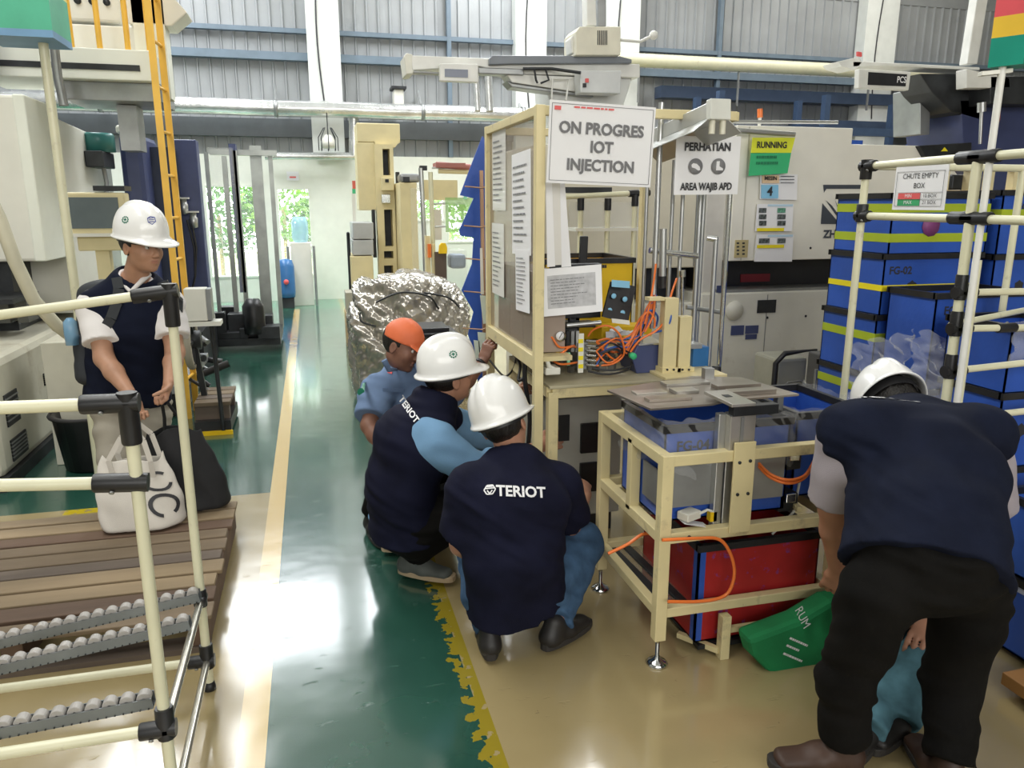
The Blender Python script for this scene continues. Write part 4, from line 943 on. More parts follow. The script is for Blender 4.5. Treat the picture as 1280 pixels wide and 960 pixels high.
    # 4: navy T-shirt, back to the camera
    J = J_(pelvis=P(645, 738, Y=2.48), waist=P(642, 694, Y=2.42), chest=P(643, 628, Y=2.46), neck=P(642, 582, Y=2.55), side=(0.97, 0.25, 0), bulk=1.10,
           shL=P(590, 612, Y=2.48), elL=P(577, 680, Y=2.52), wrL=P(592, 690, Y=2.78), shR=P(697, 608, Y=2.58), elR=P(713, 655, Y=2.68), wrR=P(731, 622, Y=2.90),
           hipL=P(612, 738, Y=2.50), knL=P(597, 690, Y=2.82), anL=(0.545, 2.43, 0.095), toeL=(0.575, 2.66, 0.02),
           hipR=P(678, 734, Y=2.50), knR=P(730, 680, Y=2.72), anR=(0.785, 2.42, 0.095), toeR=(0.96, 2.53, 0.02),
           head=P(629, 530, Y=2.64), headf=(0.52, 0.84, -0.02), headu=(-0.27, 0.20, 0.95))
    b, c, h = person('squatting person with back to the camera, white hard hat, printed navy T-shirt and jeans', J, skin3,
        [('shirt', navyc, 0.022, 0.80, -0.22, 0.003)], ('t', denim, 0.012), [(shoeb, soled, blackp)], 'h',
        hands=(('L', (0.3, 0.8, -0.1), (0, 0, -1), (0.6, .6, .7, .7), 0.3, 1), ('R', (0.25, 0.7, 0.45), (-0.5, 0.4, -0.6), (1.6, 1.7, 1.8, 1.8), 0.8, -1)))
    helmet(b, *h)
    v0 = P(643, 613, Y=2.3); w = on_surface(c['shirt'], v0-Vector((0, 0, EYE)))
    text('TERIOT', 0.050, P(651.5, 615, Y=2.30), P(684, 616.5, Y=2.30)-P(603, 613, Y=2.30), (0, 0.2, 1), whitepr, c['shirt'], 'back_print', bold=0.03, sx=1.02, wrap=w)
    lg = MB(); c0 = P(611.5, 612, Y=2.30); e1 = Vector((1, 0, 0)); e2 = Vector((0, 0, 1)); k = 0.020
    def seg(x0, y0, x1, y1, t=0.0022):
        d = Vector((x1-x0, y1-y0)).normalized(); n = Vector((-d.y, d.x))*t
        pts = [(x0+n.x, y0+n.y), (x0-n.x, y0-n.y), (x1-n.x, y1-n.y), (x1+n.x, y1+n.y)]
        lg.quad(*[w(c0+e1*x+e2*y) for x, y in pts])
    hexp = [(k*math.cos(math.pi/3*i), k*0.9*math.sin(math.pi/3*i)) for i in range(6)]
    for i in range(6): seg(*hexp[i], *hexp[(i+1) % 6])
    seg(-k*.75, k*.25, k*.75, k*.25); seg(-k*.45, -k*.1, 0, -k*.7); seg(k*.45, -k*.1, 0, -k*.7); seg(-k*.5, k*.55, k*.5, k*.55)
    obj('logo_print', lg, whitepr, c['shirt'])
    R['m4'] = (b, c, J)
    # 5: bending worker on the right
    J = J_(pelvis=P(1156, 700, Y=1.54), waist=P(1156, 655, Y=1.60), chest=P(1152, 588, Y=1.76), neck=P(1138, 532, Y=1.94), side=(0.98, -0.18, 0), bulk=1.18, legb=0.98, cover=1.0, broad=np.array((0, -.03, .015)),
           shL=P(1062, 540, Y=1.85), elL=P(1042, 634, Y=1.92), wrL=P(1046, 712, Y=1.98), shR=P(1228, 545, Y=1.82), elR=P(1238, 640, Y=1.96), wrR=P(1205, 700, Y=2.0),
           hipL=P(1098, 742, Y=1.54), knL=P(1058, 850, Y=1.60), anL=(1.39, 1.60, 0.10), toeL=(1.19, 1.66, 0.02),
           hipR=P(1214, 742, Y=1.52), knR=P(1190, 850, Y=1.56), anR=(1.61, 1.45, 0.10), toeR=(1.68, 1.68, 0.02),
           head=P(1116, 514, Y=2.06), headf=(0.10, 0.42, -0.90), headu=(0.22, 0.88, 0.42))
    b, c, h = person('bending person in black trousers, grey polo, navy vest and white hard hat', J, skin3,
        [('shirt', greyc, 0.010, 0.90, 0.3, 0.003), ('vest', navyv, 0.028, 0, -0.30, 0.003)], ('t', blackc, 0.016), [(shoebr, soled, orange), (shoebr, soled, orange)], 'h',
        hands=(('L', (0.1, 0.3, -0.9), (0.5, 0.5, 0), (0.8, .8, .8, .8), 0.4, 1), ('R', (-0.4, 0.2, -0.8), (-0.6, 0.4, 0), (0.9, .9, .9, .9), 0.4, -1)))
    helmet(b, *h)
    ax_ = Vector(J['neck']-J['chest']).normalized(); sd_ = Vector(J['side']).normalized(); nb = sd_.cross(ax_); nb = nb if nb.z > 0 else -nb; w = on_surface(c['vest'], -nb)
    text('TERIOT', 0.06, Vector(lerp(J['chest'], J['neck'], .66))+nb*.1-sd_*.125, sd_, ax_, whitepr, c['vest'], 'back_print', bold=0.03, wrap=w)
    R['m5'] = (b, c, J)
    # 6: crouching behind worker 5
    J = J_(pelvis=(1.90, 2.00, 0.22), waist=(1.91, 2.04, 0.32), chest=(1.92, 2.06, 0.45), neck=(1.92, 2.08, 0.58), side=(0.45, -0.89, 0), bulk=0.95, pant=1.25,
           shL=(1.84, 2.15, 0.53), elL=(1.78, 2.10, 0.38), wrL=(1.72, 2.00, 0.28), shR=(1.99, 1.96, 0.52), elR=(1.97, 1.86, 0.33), wrR=P(1158, 774, Y=1.86),
           hipL=(1.86, 2.04, 0.21), knL=P(1122, 800, Y=1.95), anL=P(1092, 888, Z=.09), toeL=P(1080, 925, Z=.02),
           hipR=(1.92, 1.95, 0.21), knR=P(1160, 795, Y=1.86), anR=P(1132, 880, Z=.09), toeR=P(1116, 915, Z=.02),
           head=(1.94, 2.11, 0.70), headf=(-0.75, -0.3, -0.35), headu=(-0.2, -0.1, 0.9))
    b, c, h = person('person in teal jeans crouching in front of the cart, mostly hidden behind the bending worker', J, skin3,
        [('shirt', navyc, 0.018, 0.8, -0.1, 0.003)], ('t', teal, 0.008), [(shoeb, soled, blackp)], 'h',
        hands=(('L', (-0.5, -0.3, -0.6), (0, 0, -1), (0.6, .6, .7, .7), 0.3, 1), ('R', (-0.5, -0.4, -0.25), (0, 0.2, -1), (0.5, .5, .6, .6), 0.3, -1)))
    R['m6'] = (b, c, J)
    return R
def cap(parent, c, f, u):
    M = frame(f, u); c = np.array(c, float)+M[2]*0.03; s = Sdf(c-0.2, c+0.2, 0.005)
    s.ell(c+M[2]*0.006-M[1]*0.006, (0.087, 0.104, 0.100), M, 0.0, cut=lambda x, y, z: -z-0.012)
    s.ecap(c+M[1]*0.075+M[2]*(-0.002), c+M[1]*0.135-M[2]*0.022, (0.068, 0.008), (0.050, 0.007), M[0], 0.008)
    s.ell(c+M[2]*0.106-M[1]*0.006, (0.008, 0.008, 0.006), M, 0.002)
    s.wrinkle(0.0012, 60, (0.1, 0.1, 1), 2)
    o = sdf_obj('cap', s, hato, parent)
    o['label'] = 'orange fabric cap with a peak'
    return o
PEOPLE = people()
# ------------------------------------------------------------------ left foreground: roller rack
def joint(t, c, d1, d2=None, r=.022, L=.075):
    mb = MB(); c = Vector(c)
    for d in (d1, d2):
        if d is None: continue
        d = Vector(d).normalized(); mb.tube([c-d*.024, c+d*L*.94, c+d*L], [r, r, r*.94], 12)
    j = obj('connector', mb, blackp, t, bevel=.002)
    b = MB(); d = Vector(d1).normalized(); n = d.orthogonal().normalized(); b.tube([c+d*L*.55+n*(r+.001), c+d*L*.55+n*(r+.005)], .006, 6); obj('bolt', b, greym, j); return j
def pipe(t, a, b, r=.0145, m=pipe_m, n=14, name='pipe'): return obj(name, MB().tube([a, b], r, n), m, t)
t = thing('roller_rack', 'cream pipe flow rack with roller tracks in the left foreground', 'rack', (-.7, 2.1, 0))
bx, by, ax, ay = -.415, 2.48, -.415, 1.82
zt = 1.345
pipe(t, (bx, by, 0.0), (bx, by, zt)); pipe(t, (ax, ay, 0.0), (ax, ay, 1.175))
pipe(t, (bx-1.3, by, 0.0), (bx-1.3, by, 1.15)); pipe(t, (ax-1.3, ay, 0.0), (ax-1.3, ay, 1.175))
for (x, y) in ((bx, by), (ax, ay), (bx-1.3, by), (ax-1.3, ay)): obj('foot', MB().lathe((x, y, 0), [(0, 0), (.02, 0), (.02, .012), (.0155, .03), (0, .03)], 12), blackp, t)
pipe(t, (bx, by, zt), (bx-1.3, by, zt-.155)); joint(t, (bx, by, zt), (-1, 0, -.12), (0, 0, -1), L=.105)
pipe(t, (ax, ay, 1.168), (ax-1.3, ay, 1.195)); joint(t, (ax, ay, 1.168), (-1, 0, .02), (0, 0, -1), L=.095)
pipe(t, (ax, ay, .98), (ax-1.3, ay, 1.07)); joint(t, (ax, ay, .98), (-1, 0, .07), L=.09)
pipe(t, (ax, ay, .335), (ax-1.3, ay, .335)); joint(t, (ax, ay, .335), (-1, 0, 0), (0, 0, 1), L=.06)
pipe(t, (bx, by, .108), (bx-1.3, by, .108)); joint(t, (bx, by, .108), (-1, 0, 0), (0, 0, 1), L=.06)
metal_t = mat('bare steel pipe', (.55, .53, .46), .22, metal=.7, var=.1)
pipe(t, (bx, by, .335), (ax, ay, .335), .012, metal_t); pipe(t, (bx, by, .108), (ax, ay, .108), .012, metal_t)
joint(t, (bx+.0, by, .335), (0, -1, 0), (0, 0, 1), r=.019, L=.035)
trackm = mat('grey roller track', (.20, .22, .23), .4, metal=.5, var=.1); wheelm = mat('grey plastic wheel', (.40, .38, .36), .45)
for (pa, pb) in ((P(250, 744, Y=2.44), P(0, 802, Y=2.44)), (P(238, 778, Y=2.26), P(0, 834, Y=2.26)), (P(192, 874, Y=1.93), P(0, 912, Y=1.93))):
    d = (pb-pa); pb = pa+d*1.25; d = pb-pa; L = d.length; dn = d.normalized(); n = dn.cross(Vector((0, 1, 0))).normalized(); n = n if n.z > 0 else -n
    tr = MB(); tr.bar(pa-n*.014, pb-n*.014, .034, .004); 
    for e in (-.018, .018): tr.bar(pa+Vector((0, e, 0)), pb+Vector((0, e, 0)), .003, .03)
    tk = obj('roller_track', tr, trackm, t)
    k = int(L/.0405)
    for i in range(k):
        c = pa+dn*(.02+i*.0405)+n*.012; obj('wheel', MB().lathe(c, [(.004, -.0135), (.016, -.0135), (.0175, -.012), (.0175, .012), (.016, .0135), (.004, .0135)], 20, axis=(0, 1, 0), smooth=False), wheelm, tk)
    rv = MB()
    for i in range(int(L/.02)):
        c = pa+dn*(.01+i*.02)-n*.012+Vector((0, -.0205, 0)); rv.tube([c, c-Vector((0, .002, 0))], .0025, 5)
    obj('rivets', rv, darkm, tk)['kind'] = 'stuff'
# pallet under the bags: deck boards, stringers, lower boards
t = thing('wooden_pallet', 'large weathered wooden pallet on the floor behind the roller rack', 'pallet', (-1.0, 3.3, 0))
rnd = random.Random(2); y = 2.72; x1 = -.435; x0 = -1.75; k = 0
while y < 3.80:
    w_ = rnd.uniform(.085, .11); e = rnd.uniform(-.01, .01); sk = rnd.uniform(-.008, .008)
    mb = MB(); za, zb = .128, .146+rnd.uniform(-.002, .003)
    mb.add([(x0, y+sk, za), (x1+e, y, za), (x1+e, y+w_, za), (x0, y+w_+sk, za), (x0, y+sk, zb), (x1+e, y, zb), (x1+e, y+w_, zb), (x0, y+w_+sk, zb)], [(3,2,1,0),(4,5,6,7),(0,1,5,4),(1,2,6,5),(2,3,7,6),(3,0,4,7)])
    obj('board', mb, wood[(k*7+k//3) % 4], t, bevel=.004); y += w_+rnd.uniform(.008, .022); k += 1
for x in (-.475, -1.08, -1.68): obj('bearer', B((x-.035, 2.73, .02), (x+.035, 3.82, .128)), wood[3], t, bevel=.004)
for yy in (2.72, 3.2, 3.72): obj('bottom_board', B((x0, yy, 0), (x1-.01, yy+.09, .02)), wood[1], t)
# bags held by the standing person
def sheet_bag(t, name, cx, cy, z0, w, h, d, m, lean=(0, 0), seed=0):
    rnd = random.Random(seed); mb = MB(); nu, nv = 28, 14; vs = []
    for j in range(nv+1):
        v = j/nv
        for i in range(nu):
            a = 2*math.pi*i/nu; bulge = 1.0-.30*v**1.5+.08*math.sin(v*3.1)
            x = math.copysign(abs(math.cos(a))**.7, math.cos(a))*w/2*bulge*(1+.05*math.sin(a*3+v*5)); y_ = math.copysign(abs(math.sin(a))**.8, math.sin(a))*d/2*(1-.72*v**1.6)*(1+.12*math.sin(a*5+v*7+seed))
            vs.append((cx+x+lean[0]*v+.004*math.sin(v*20+a*2), cy+y_+lean[1]*v, z0+v*h+.015*math.sin(a*2+seed)*v+.012*math.cos(a*4)*v))
    fs = [(j*nu+i, j*nu+(i+1) % nu, (j+1)*nu+(i+1) % nu, (j+1)*nu+i) for j in range(nv) for i in range(nu)]+[tuple(range(nu-1, -1, -1))]
    mb.add(vs, fs, None, True); o = obj(name, mb, m, t); s = o.modifiers.new('solid', 'SOLIDIFY'); s.thickness = .003; o.modifiers.new('sub', 'SUBSURF').render_levels = 1
    return o
canvas = mat('natural canvas', (.70, .66, .60), .85, var=.05, bump=.15, bscale=250); blackf = mat('black bag cloth', (.018, .018, .02), .8, var=.2)
q = P(180, 668, Y=3.62); bx_ = q.x
t = thing('canvas_tote', 'off-white canvas tote bag with dark print on its side, on the pallet', 'bag', (bx_, 3.62, .147))
sheet_bag(t, 'bag_body', bx_, 3.62, .150, .36, .33, .17, canvas, lean=(-.01, .02), seed=1)
hd = Vector(PEOPLE['m1'][2]['wrL'])+Vector((.03, -.05, -.08))
for (xa, xb, yy) in ((-.085, .075, 3.56), (-.07, .095, 3.66)):
    pts = [Vector((bx_+xa, yy+.02, .40)), Vector((bx_+xa-.01, yy, .50)), Vector((bx_+xa*.4, yy, .60)), Vector((bx_+.02, yy, .635)), Vector((bx_+xb*.75, yy, .58)), Vector((bx_+xb, yy, .48)), Vector((bx_+xb, yy+.02, .40))]
    mb = MB()
    for i in range(len(pts)-1): mb.bar(pts[i], pts[i+1], .022, .004, up=(0, 1, 0))
    obj('strap', mb, canvas, t)
tb = [c for c in t.children if c.name.startswith('bag_body')][0]; wv = on_surface(tb, (-.75, .66, 0)); lt = MB()
for (oy, rx_, rz_, a0, a1) in ((.375, .05, .045, .9, 6.0), (.265, .055, .055, -.9, 4.4)):
    ring = []
    for a in np.linspace(a0, a1, 22):
        for kk in (1.0, .72): ring.append(wv(Vector((bx_+.12, 3.56, oy))+Vector((.66, .75, 0))*rx_*kk*math.cos(a)+Vector((0, 0, 1))*rz_*kk*math.sin(a)))
    lt.add(ring, [(2*k, 2*k+1, 2*k+3, 2*k+2) for k in range(21)])
obj('print', lt, ink, t, label='black lettering on the side of the bag')
q = P(242, 655, Y=3.72); t = thing('black_bag', 'soft black bag resting on the pallet beside the canvas tote', 'bag', (q.x, 3.80, .147))
sheet_bag(t, 'bag_body', q.x-.005, 3.80, .150, .34, .40, .18, blackf, lean=(-.05, 0), seed=4)
hr = Vector(PEOPLE['m1'][2]['wrR'])+Vector((-.02, -.03, -.09))
for e in (-.05, .05): obj('strap', MB().tube([(q.x-.05+e, 3.8, .53), (q.x-.06+e*.6, 3.78, .62), hr+Vector((e*.25, 0, 0))], .008, 8), blackf, t)
# backpack on the standing person
J = PEOPLE['m1'][2]; bk = thing('backpack', 'dark backpack worn on the back of the standing person', 'backpack', tuple(J['chest']+np.array([-.10, .2, -.3])))
s = Sdf(J['chest']-.5, J['chest']+.5, .01); c = Vector(J['chest'])
s.ecap(c+Vector((-.14, .14, -.28)), c+Vector((-.13, .15, .10)), (.15, .10), (.13, .08), (1, 0, 0), .02); s.ecap(c+Vector((-.24, .04, -.28)), c+Vector((-.24, .06, -.12)), .045, .04, (1, 0, 0), .02); s.wrinkle(.006, 30)
sdf_obj('pack_body', s, mat('charcoal backpack cloth', (.03, .034, .04), .7), bk)
w = on_surface(PEOPLE['m1'][1]['vest'], (0, 1, 0))
for pts in ([(133, 352), (137, 366), (135, 384), (128, 404), (118, 420)], [(203, 352), (209, 364), (211, 384), (210, 410)]):
    mb = MB(); ps = [Vector(w(P(u, v, Y=3.70))) for u, v in pts]
    for i in range(len(ps)-1): mb.bar(ps[i], ps[i+1], .045, .014, up=(0, 1, 0))
    obj('shoulder_strap', mb, bk.children[0].data.materials[0], bk)
obj('bottle', MB().lathe(c+Vector((-.27, .02, -.12)), [(0, 0), (.03, 0), (.032, .05), (.03, .11), (.012, .13), (0, .13)], 12), mat('blue tinted bottle', (.2, .45, .7), .1, alpha=.6), bk)

# ------------------------------------------------------------------ cart with aluminium jig
cs = .042
t = thing('jig_cart', 'cream square-tube cart with screw feet in the centre foreground', 'cart', (1.4, 2.5, 0))
X0, X1, Y0, Y1 = 1.112, 1.80, 2.236, 2.80; zt, zm, zb = .785, .487, .205
def sq(a, b, m=cream, w=None, h=None, name='rail'):
    w = w or (cs if name == 'leg' else cs-.003); return obj(name, MB().bar(a, b, w, h or w), m, t, bevel=.003)
for (x, y) in ((X0, Y0), (X0, Y1), (X1, Y0), (X1, Y1)):
    sq((x, y, .10), (x, y, zt+(.02 if False else 0)), name='leg'); c = Vector((x, y, 0))
    f = obj('screw_foot', MB().lathe(c, [(0, 0), (.038, 0), (.040, .006), (.030, .016), (.014, .024), (.012, .03), (.0075, .032), (.0075, .11), (0, .11)], 20), chrome, t)
for z in (zt-.02, zm):
    sq((X0, Y0, z), (X1, Y0, z)); sq((X0, Y1, z), (X1, Y1, z)); sq((X0, Y0, z), (X0, Y1, z)); sq((X1, Y0, z), (X1, Y1, z))
sq((X0, Y0, zb), (X1, Y0, zb), w=.035); sq((X0, Y1, zb), (X1, Y1, zb), w=.035); sq((X0, Y0, zb), (X0, Y1, zb), w=.035); sq((X1, Y0, zb), (X1, Y1, zb), w=.035)
sq((X0, 2.50, zm), (X0, 2.50, zt-.02), name='upright'); sq((X0+.04, 2.52, zm-.01), (X0+.20, 2.52, zm-.01), w=.03); sq((X0+.02, 2.70, zm), (X0+.14, 2.70, zm), w=.03)
pl = obj('flat_upright', B((1.348, 2.205, zm), (1.428, 2.215, zt+.03)), cream, t, bevel=.002)
for (dx, z) in ((.02, .745), (.06, .748), (.02, .63), (.06, .63)): obj('bolt', MB().lathe((1.348+dx, 2.205, z), [(0, 0), (.006, 0), (.006, .004), (0, .004)], 8, axis=(0, -1, 0)), darkm, pl)
obj('hole_plug', MB().lathe((1.20, 2.236-cs/2, zm), [(0, 0), (.007, 0), (.007, .002), (0, .002)], 10, axis=(0, -1, 0)), darkm, t)
for x in (1.235, 1.17): sq((x, Y0+.03, zb-.01), (x-.02, Y1-.03, zb-.01), darkm, .035, .012, 'slat')
sq((1.66, 2.26, .52), (1.78, 2.72, .52), w=.02)
sh = obj('shelf', B((X0+.02, Y0+.02, zb-.022), (1.262, Y1-.02, zb-.016)), mat('clear brown acrylic', (.25, .2, .15), .15, alpha=.25), t)
# aluminium jig posts and plates on the cart
t = thing('clamp_jig', 'grey aluminium clamping jig with flat plates on the cream cart', 'jig', (1.4, 2.5, .5))
plate = mat('brushed brown grey plate', (.34, .30, .26), .3, metal=.75, var=.12, scale=4, stretch=(.2, 3, 1)); plate2 = mat('brushed light plate', (.52, .50, .46), .28, metal=.7, var=.08)
def jg(name, mb, m=alu, **k): return obj(name, mb, m, t, **k)
for (x, y) in ((1.31, 2.27), (1.38, 2.27)):
    for dx in (0, .035): jg('extrusion', B((x+dx, y-.015, .49 if x < 1.35 else .79), (x+dx+.03, y+.015, .905)), alu, bevel=.003)
jg('extrusion', B((1.628, 2.40, .51), (1.655, 2.43, .92)), greym, bevel=.003)
jg('front_post', B((1.335, 2.222, .78), (1.43, 2.255, .905)), plate2, bevel=.002); jg('front_slot', B((1.372, 2.218, .81), (1.384, 2.223, .90)), greym)
jg('screen_panel', B((1.15, 2.284, .57), (1.345, 2.289, .735)), greym); jg('screen_panel', B((1.43, 2.284, .57), (1.60, 2.289, .735)), greym); jg('side_screen', B((1.122, 2.30, .57), (1.127, 2.44, .70)), greym)
zz = .925
jg('base_plate', MB().prism([(1.072, 2.29, zz), (1.31, 2.298, zz), (1.39, 2.33, zz), (1.676, 2.343, zz), (1.62, 2.64, zz), (1.44, 2.71, zz), (1.028, 2.575, zz)], (0, 0, .008)), plate, bevel=.001)
for (a, b, z, m_) in (((1.10, 2.36), (1.26, 2.41), .01, plate), ((1.10, 2.47), (1.22, 2.52), .006, plate2), ((1.26, 2.56), (1.44, 2.62), .010, plate2), ((1.42, 2.47), (1.60, 2.52), .014, plate), ((1.24, 2.44), (1.33, 2.50), .012, plate2), ((1.42, 2.37), (1.60, 2.42), .016, plate)):
    jg('slide_plate', B((a[0], a[1], zz+.008), (b[0], b[1], zz+.008+z)), m_, bevel=.001)
cp_ = jg('cross_plate', B((1.315, 2.19, zz+.02), (1.405, 2.38, zz+.032)), plate2, bevel=.002); obj('square_hole', B((1.345, 2.28, zz+.032), (1.37, 2.31, zz+.0335)), darkm, cp_)
jg('crossbar', B((1.33, 2.20, zz-.015), (1.50, 2.235, zz+.018)), darkm, bevel=.002)
jg('bracket', B((1.46, 2.64, zz), (1.50, 2.67, zz+.05)), alu)
jg('small_motor', B((1.60, 2.30, .66), (1.68, 2.37, .73)), darkm, bevel=.006); jg('small_motor', B((1.60, 2.30, .50), (1.68, 2.37, .57)), darkm, bevel=.006)
for z in (.70, .54): jg('motor_cap', B((1.62, 2.285, z), (1.66, 2.30, z+.035)), chrome, bevel=.003)
jg('sensor', MB().cbox((1.225, 2.27, .545), (.07, .05, .03), None, Matrix.Rotation(.4, 3, 'Z')), ivory, bevel=.004); jg('paper_slip', MB().cbox((1.24, 2.26, .515), (.10, .05, .001), None, Matrix.Rotation(.25, 3, 'Y')), paper)
jg('yellow_plug', B((1.30, 2.255, .515), (1.325, 2.28, .55)), yellp); jg('cable', MB().tube([(1.25, 2.26, .545), (1.29, 2.26, .56), (1.31, 2.262, .55)], .005, 6), ivory)
jg('grey_pad', B((1.14, 2.40, .50), (1.19, 2.46, .66)), greym)
def smooth(P3, n=7):
    out = []
    for i in range(len(P3)-1):
        p0, p1, p2, p3 = P3[max(i-1, 0)], P3[i], P3[i+1], P3[min(i+2, len(P3)-1)]
        for tt in np.linspace(0, 1, n+1)[:-1]: out.append(.5*((2*p1)+(p2-p0)*tt+(2*p0-5*p1+4*p2-p3)*tt*tt+(3*p1-p0-3*p2+p3)*tt**3))
    return out+[P3[-1]]
for k, r in enumerate((0, .012)): obj('air_hose', MB().tube(smooth([P(945, 575+r*300, Y=2.3), P(962, 592+k*4, Y=2.24), P(985, 600+k*4, Y=2.2), P(1006, 594+k*3, Y=2.22), P(1018, 575, Y=2.3)]), .0055, 8), orange, t)
jg('white_cable', MB().tube([P(1000, 600, Y=2.32), P(992, 640, Y=2.3), P(965, 668, Y=2.3)], .005, 6), ivory)
obj('loop_hose', MB().tube(smooth([P(u, v, Y=2.18) for u, v in ((828, 675), (870, 673), (898, 674), (912, 690), (918, 715), (912, 738), (898, 748), (870, 752), (835, 752))]), .006, 8), orange, label='orange air hose looped under the cream cart', cat='hose')
obj('drop_hose', MB().tube(smooth([P(u, v, Y=2.4) for u, v in ((760, 692), (785, 680), (803, 668), (820, 668), (880, 672), (925, 668), (980, 656))]), .006, 8), orange, label='orange air hose crossing behind the cart leg', cat='hose')
# corrugated plastic boxes
def crate(lo, hi, label, group, m=bluep, tape=None, code=None, tm=limet, wire=True, mark=True, lid=False, codeu=.28):
    (a, b, c), (d, e, f) = lo, hi; g_ = .006
    t = thing('plastic_crate', label, 'crate', ((a+d)/2, (b+e)/2, c), group)
    sh = MB(); sh.box((a, b, c), (d, b+g_, f)); sh.box((a, e-g_, c), (d, e, f)); sh.box((a, b, c), (a+g_, e, f)); sh.box((d-g_, b, c), (d, e, f)); sh.box((a, b, c), (d, e, c+g_))
    body = obj('shell', sh, m, t)
    rm = MB(); r = .010; h = .022
    rm.box((a-r, b-r, f-h), (d+r, b+r, f+.004)); rm.box((a-r, e-r, f-h), (d+r, e+r, f+.004)); rm.box((a-r, b, f-h), (a+r, e, f+.004)); rm.box((d-r, b, f-h), (d+r, e, f+.004)); obj('rim', rm, blackp, t)
    if tape:
        for (z, hh) in tape:
            tp = MB(); tp.box((a-.0015, b-.0015, z), (d+.0015, b, z+hh)); tp.box((a-.0015, b, z), (a, e, z+hh)); obj('tape_band', tp, tm, t)
    if code: text(code, .050, (a+(d-a)*codeu, b, f-.075), (1, 0, 0), (0, 0, 1), ink, t, 'code_print', bold=.03)
    if mark:
        q = (a+(d-a)*.30, b-.001, f-.15); mk = MB()
        pts = [(q[0]+.030*math.cos(k*math.pi/6)*(1 if k % 2 else .8), q[1], q[2]+.030*math.sin(k*math.pi/6)*(1 if k % 2 else .8)) for k in range(12)]; mk.add(pts, [tuple(range(12))]); obj('round_mark', mk, ink, t)
    return t
crate((1.135, 2.30, .475+.04), (1.62, 2.66, .86), 'blue crate lined with clear plastic under the jig plates', 'crates on the cart', code='FG-04', mark=False, codeu=.22)
crate((1.16, 2.31, .235), (1.72, 2.74, .478), 'blue crate on the lower cart shelf behind the red crate', 'crates on the cart', mark=False) if False else None
crate((1.675, 2.34, .54), (1.95, 2.74, .86), 'small blue crate at the right end of the cart top', 'crates on the cart', mark=False)
rt = crate((1.275, 2.27, .04), (1.765, 2.74, .42), 'red painted crate with blue worn corners under the cream cart', 'crates on the cart', m=redp, mark=False)
obj('corner_tape', MB().box((1.267, 2.262, .05), (1.297, 2.27, .40)).box((1.267, 2.262, .05), (1.275, 2.295, .40)), bluep, rt)
for z in (0,): 
    t = thing('crate_stand', 'low cream frame carrying the red crate', 'stand', (1.5, 2.4, 0)); 
    for (x, y) in ((1.36, 2.215), (1.36, 2.77), (1.84, 2.77)): obj('leg', MB().bar((x, y, 0), (x, y, .17), .035), cream, t, bevel=.002)
    obj('rail', MB().bar((1.36, 2.215, .11), (1.98, 2.215, .11), .018, .02), cream, t); obj('rail', MB().bar((1.345, 2.215, .03), (1.25, 2.35, .03), .02), cream, t); obj('rail', MB().bar((1.36, 2.77, .03), (1.84, 2.77, .03), .03), cream, t)
    obj('deck', B((1.28, 2.25, .02), (1.86, 2.76, .038)), darkm, t)
def film(name, label, fn, nu, nv, m=clear, cat='plastic film', **k):
    mb = MB(); vs = [fn(i/(nu-1), j/(nv-1)) for j in range(nv) for i in range(nu)]
    mb.add(vs, [(j*nu+i, j*nu+i+1, (j+1)*nu+i+1, (j+1)*nu+i) for j in range(nv-1) for i in range(nu-1)], None, True)
    return obj(name, mb, m, label=label, cat=cat, **k)
def crumple(p, a=.012, s=0): 
    x, y, z = p; return (x+a*math.sin(z*60+y*43+s)+a*.5*math.sin(z*131+x*80), y+a*math.sin(x*55+z*47+s)+a*.6*math.sin(x*117+z*90), z+a*.6*math.sin(x*70+y*65+s))
def skirt(a, b, d, e, z0, z1, o):   # film folded over a crate mouth, wrapping three sides
    path = [(a-o, e), (a-o, b-o), (d+o, b-o), (d+o, e)]; L = [0]
    for p, q in zip(path, path[1:]): L.append(L[-1]+math.dist(p, q))
    def fn(u, v):
        s = u*L[-1]; k = max(i for i in range(3) if L[i] <= s+1e-9); f = (s-L[k])/(L[k+1]-L[k]); x = path[k][0]*(1-f)+path[k+1][0]*f; y = path[k][1]*(1-f)+path[k+1][1]*f
        z = z1-(z1-z0)*v*(1+.18*math.sin(u*19)); return crumple((x, y, z), .008)
    return fn
film('plastic_liner', 'clear crumpled plastic liner folded over the crate under the jig', skirt(1.135, 2.30, 1.62, 2.66, .70, .885, .014), 90, 14)
film('plastic_liner', 'clear plastic liner over the small right crate on the cart', skirt(1.675, 2.34, 1.95, 2.74, .74, .88, .014), 50, 10)
# green cloth bag against the cart
q = P(1000, 800, Y=2.06); t = thing('green_bag', 'green cloth shopping bag with white print on the floor beside the bending person', 'bag', (1.62, 2.05, 0))
gm = mat('green non-woven cloth', (.01, .22, .07), .8, var=.12, bump=.15, bscale=200)
pts = [P(u, v, Y=2.09) for u, v in ((936, 800), (1000, 776), (1040, 752), (1100, 745), (1110, 800), (1100, 850), (1010, 872), (968, 848), (942, 822))]
mb = MB().prism(pts, (0, .09, 0)); bg = obj('bag_body', mb, gm, t, bevel=.02)
r_ = (P(1015, 812, Y=2.085)-P(965, 790, Y=2.085)); u_ = Vector((-r_.z, 0, r_.x)); 
for k, (u, v) in enumerate(((1000, 803), (996, 812), (992, 822))): printed(P(u, v, Y=2.088), r_, u_, .10, .016, 1, whitepr, t, seed=k, fill=.5)
text('RUM', .045, P(1003, 772, Y=2.088), Vector((.5, 0, -.9)), Vector((.9, 0, .5)), whitepr, t, 'lettering', bold=.0)
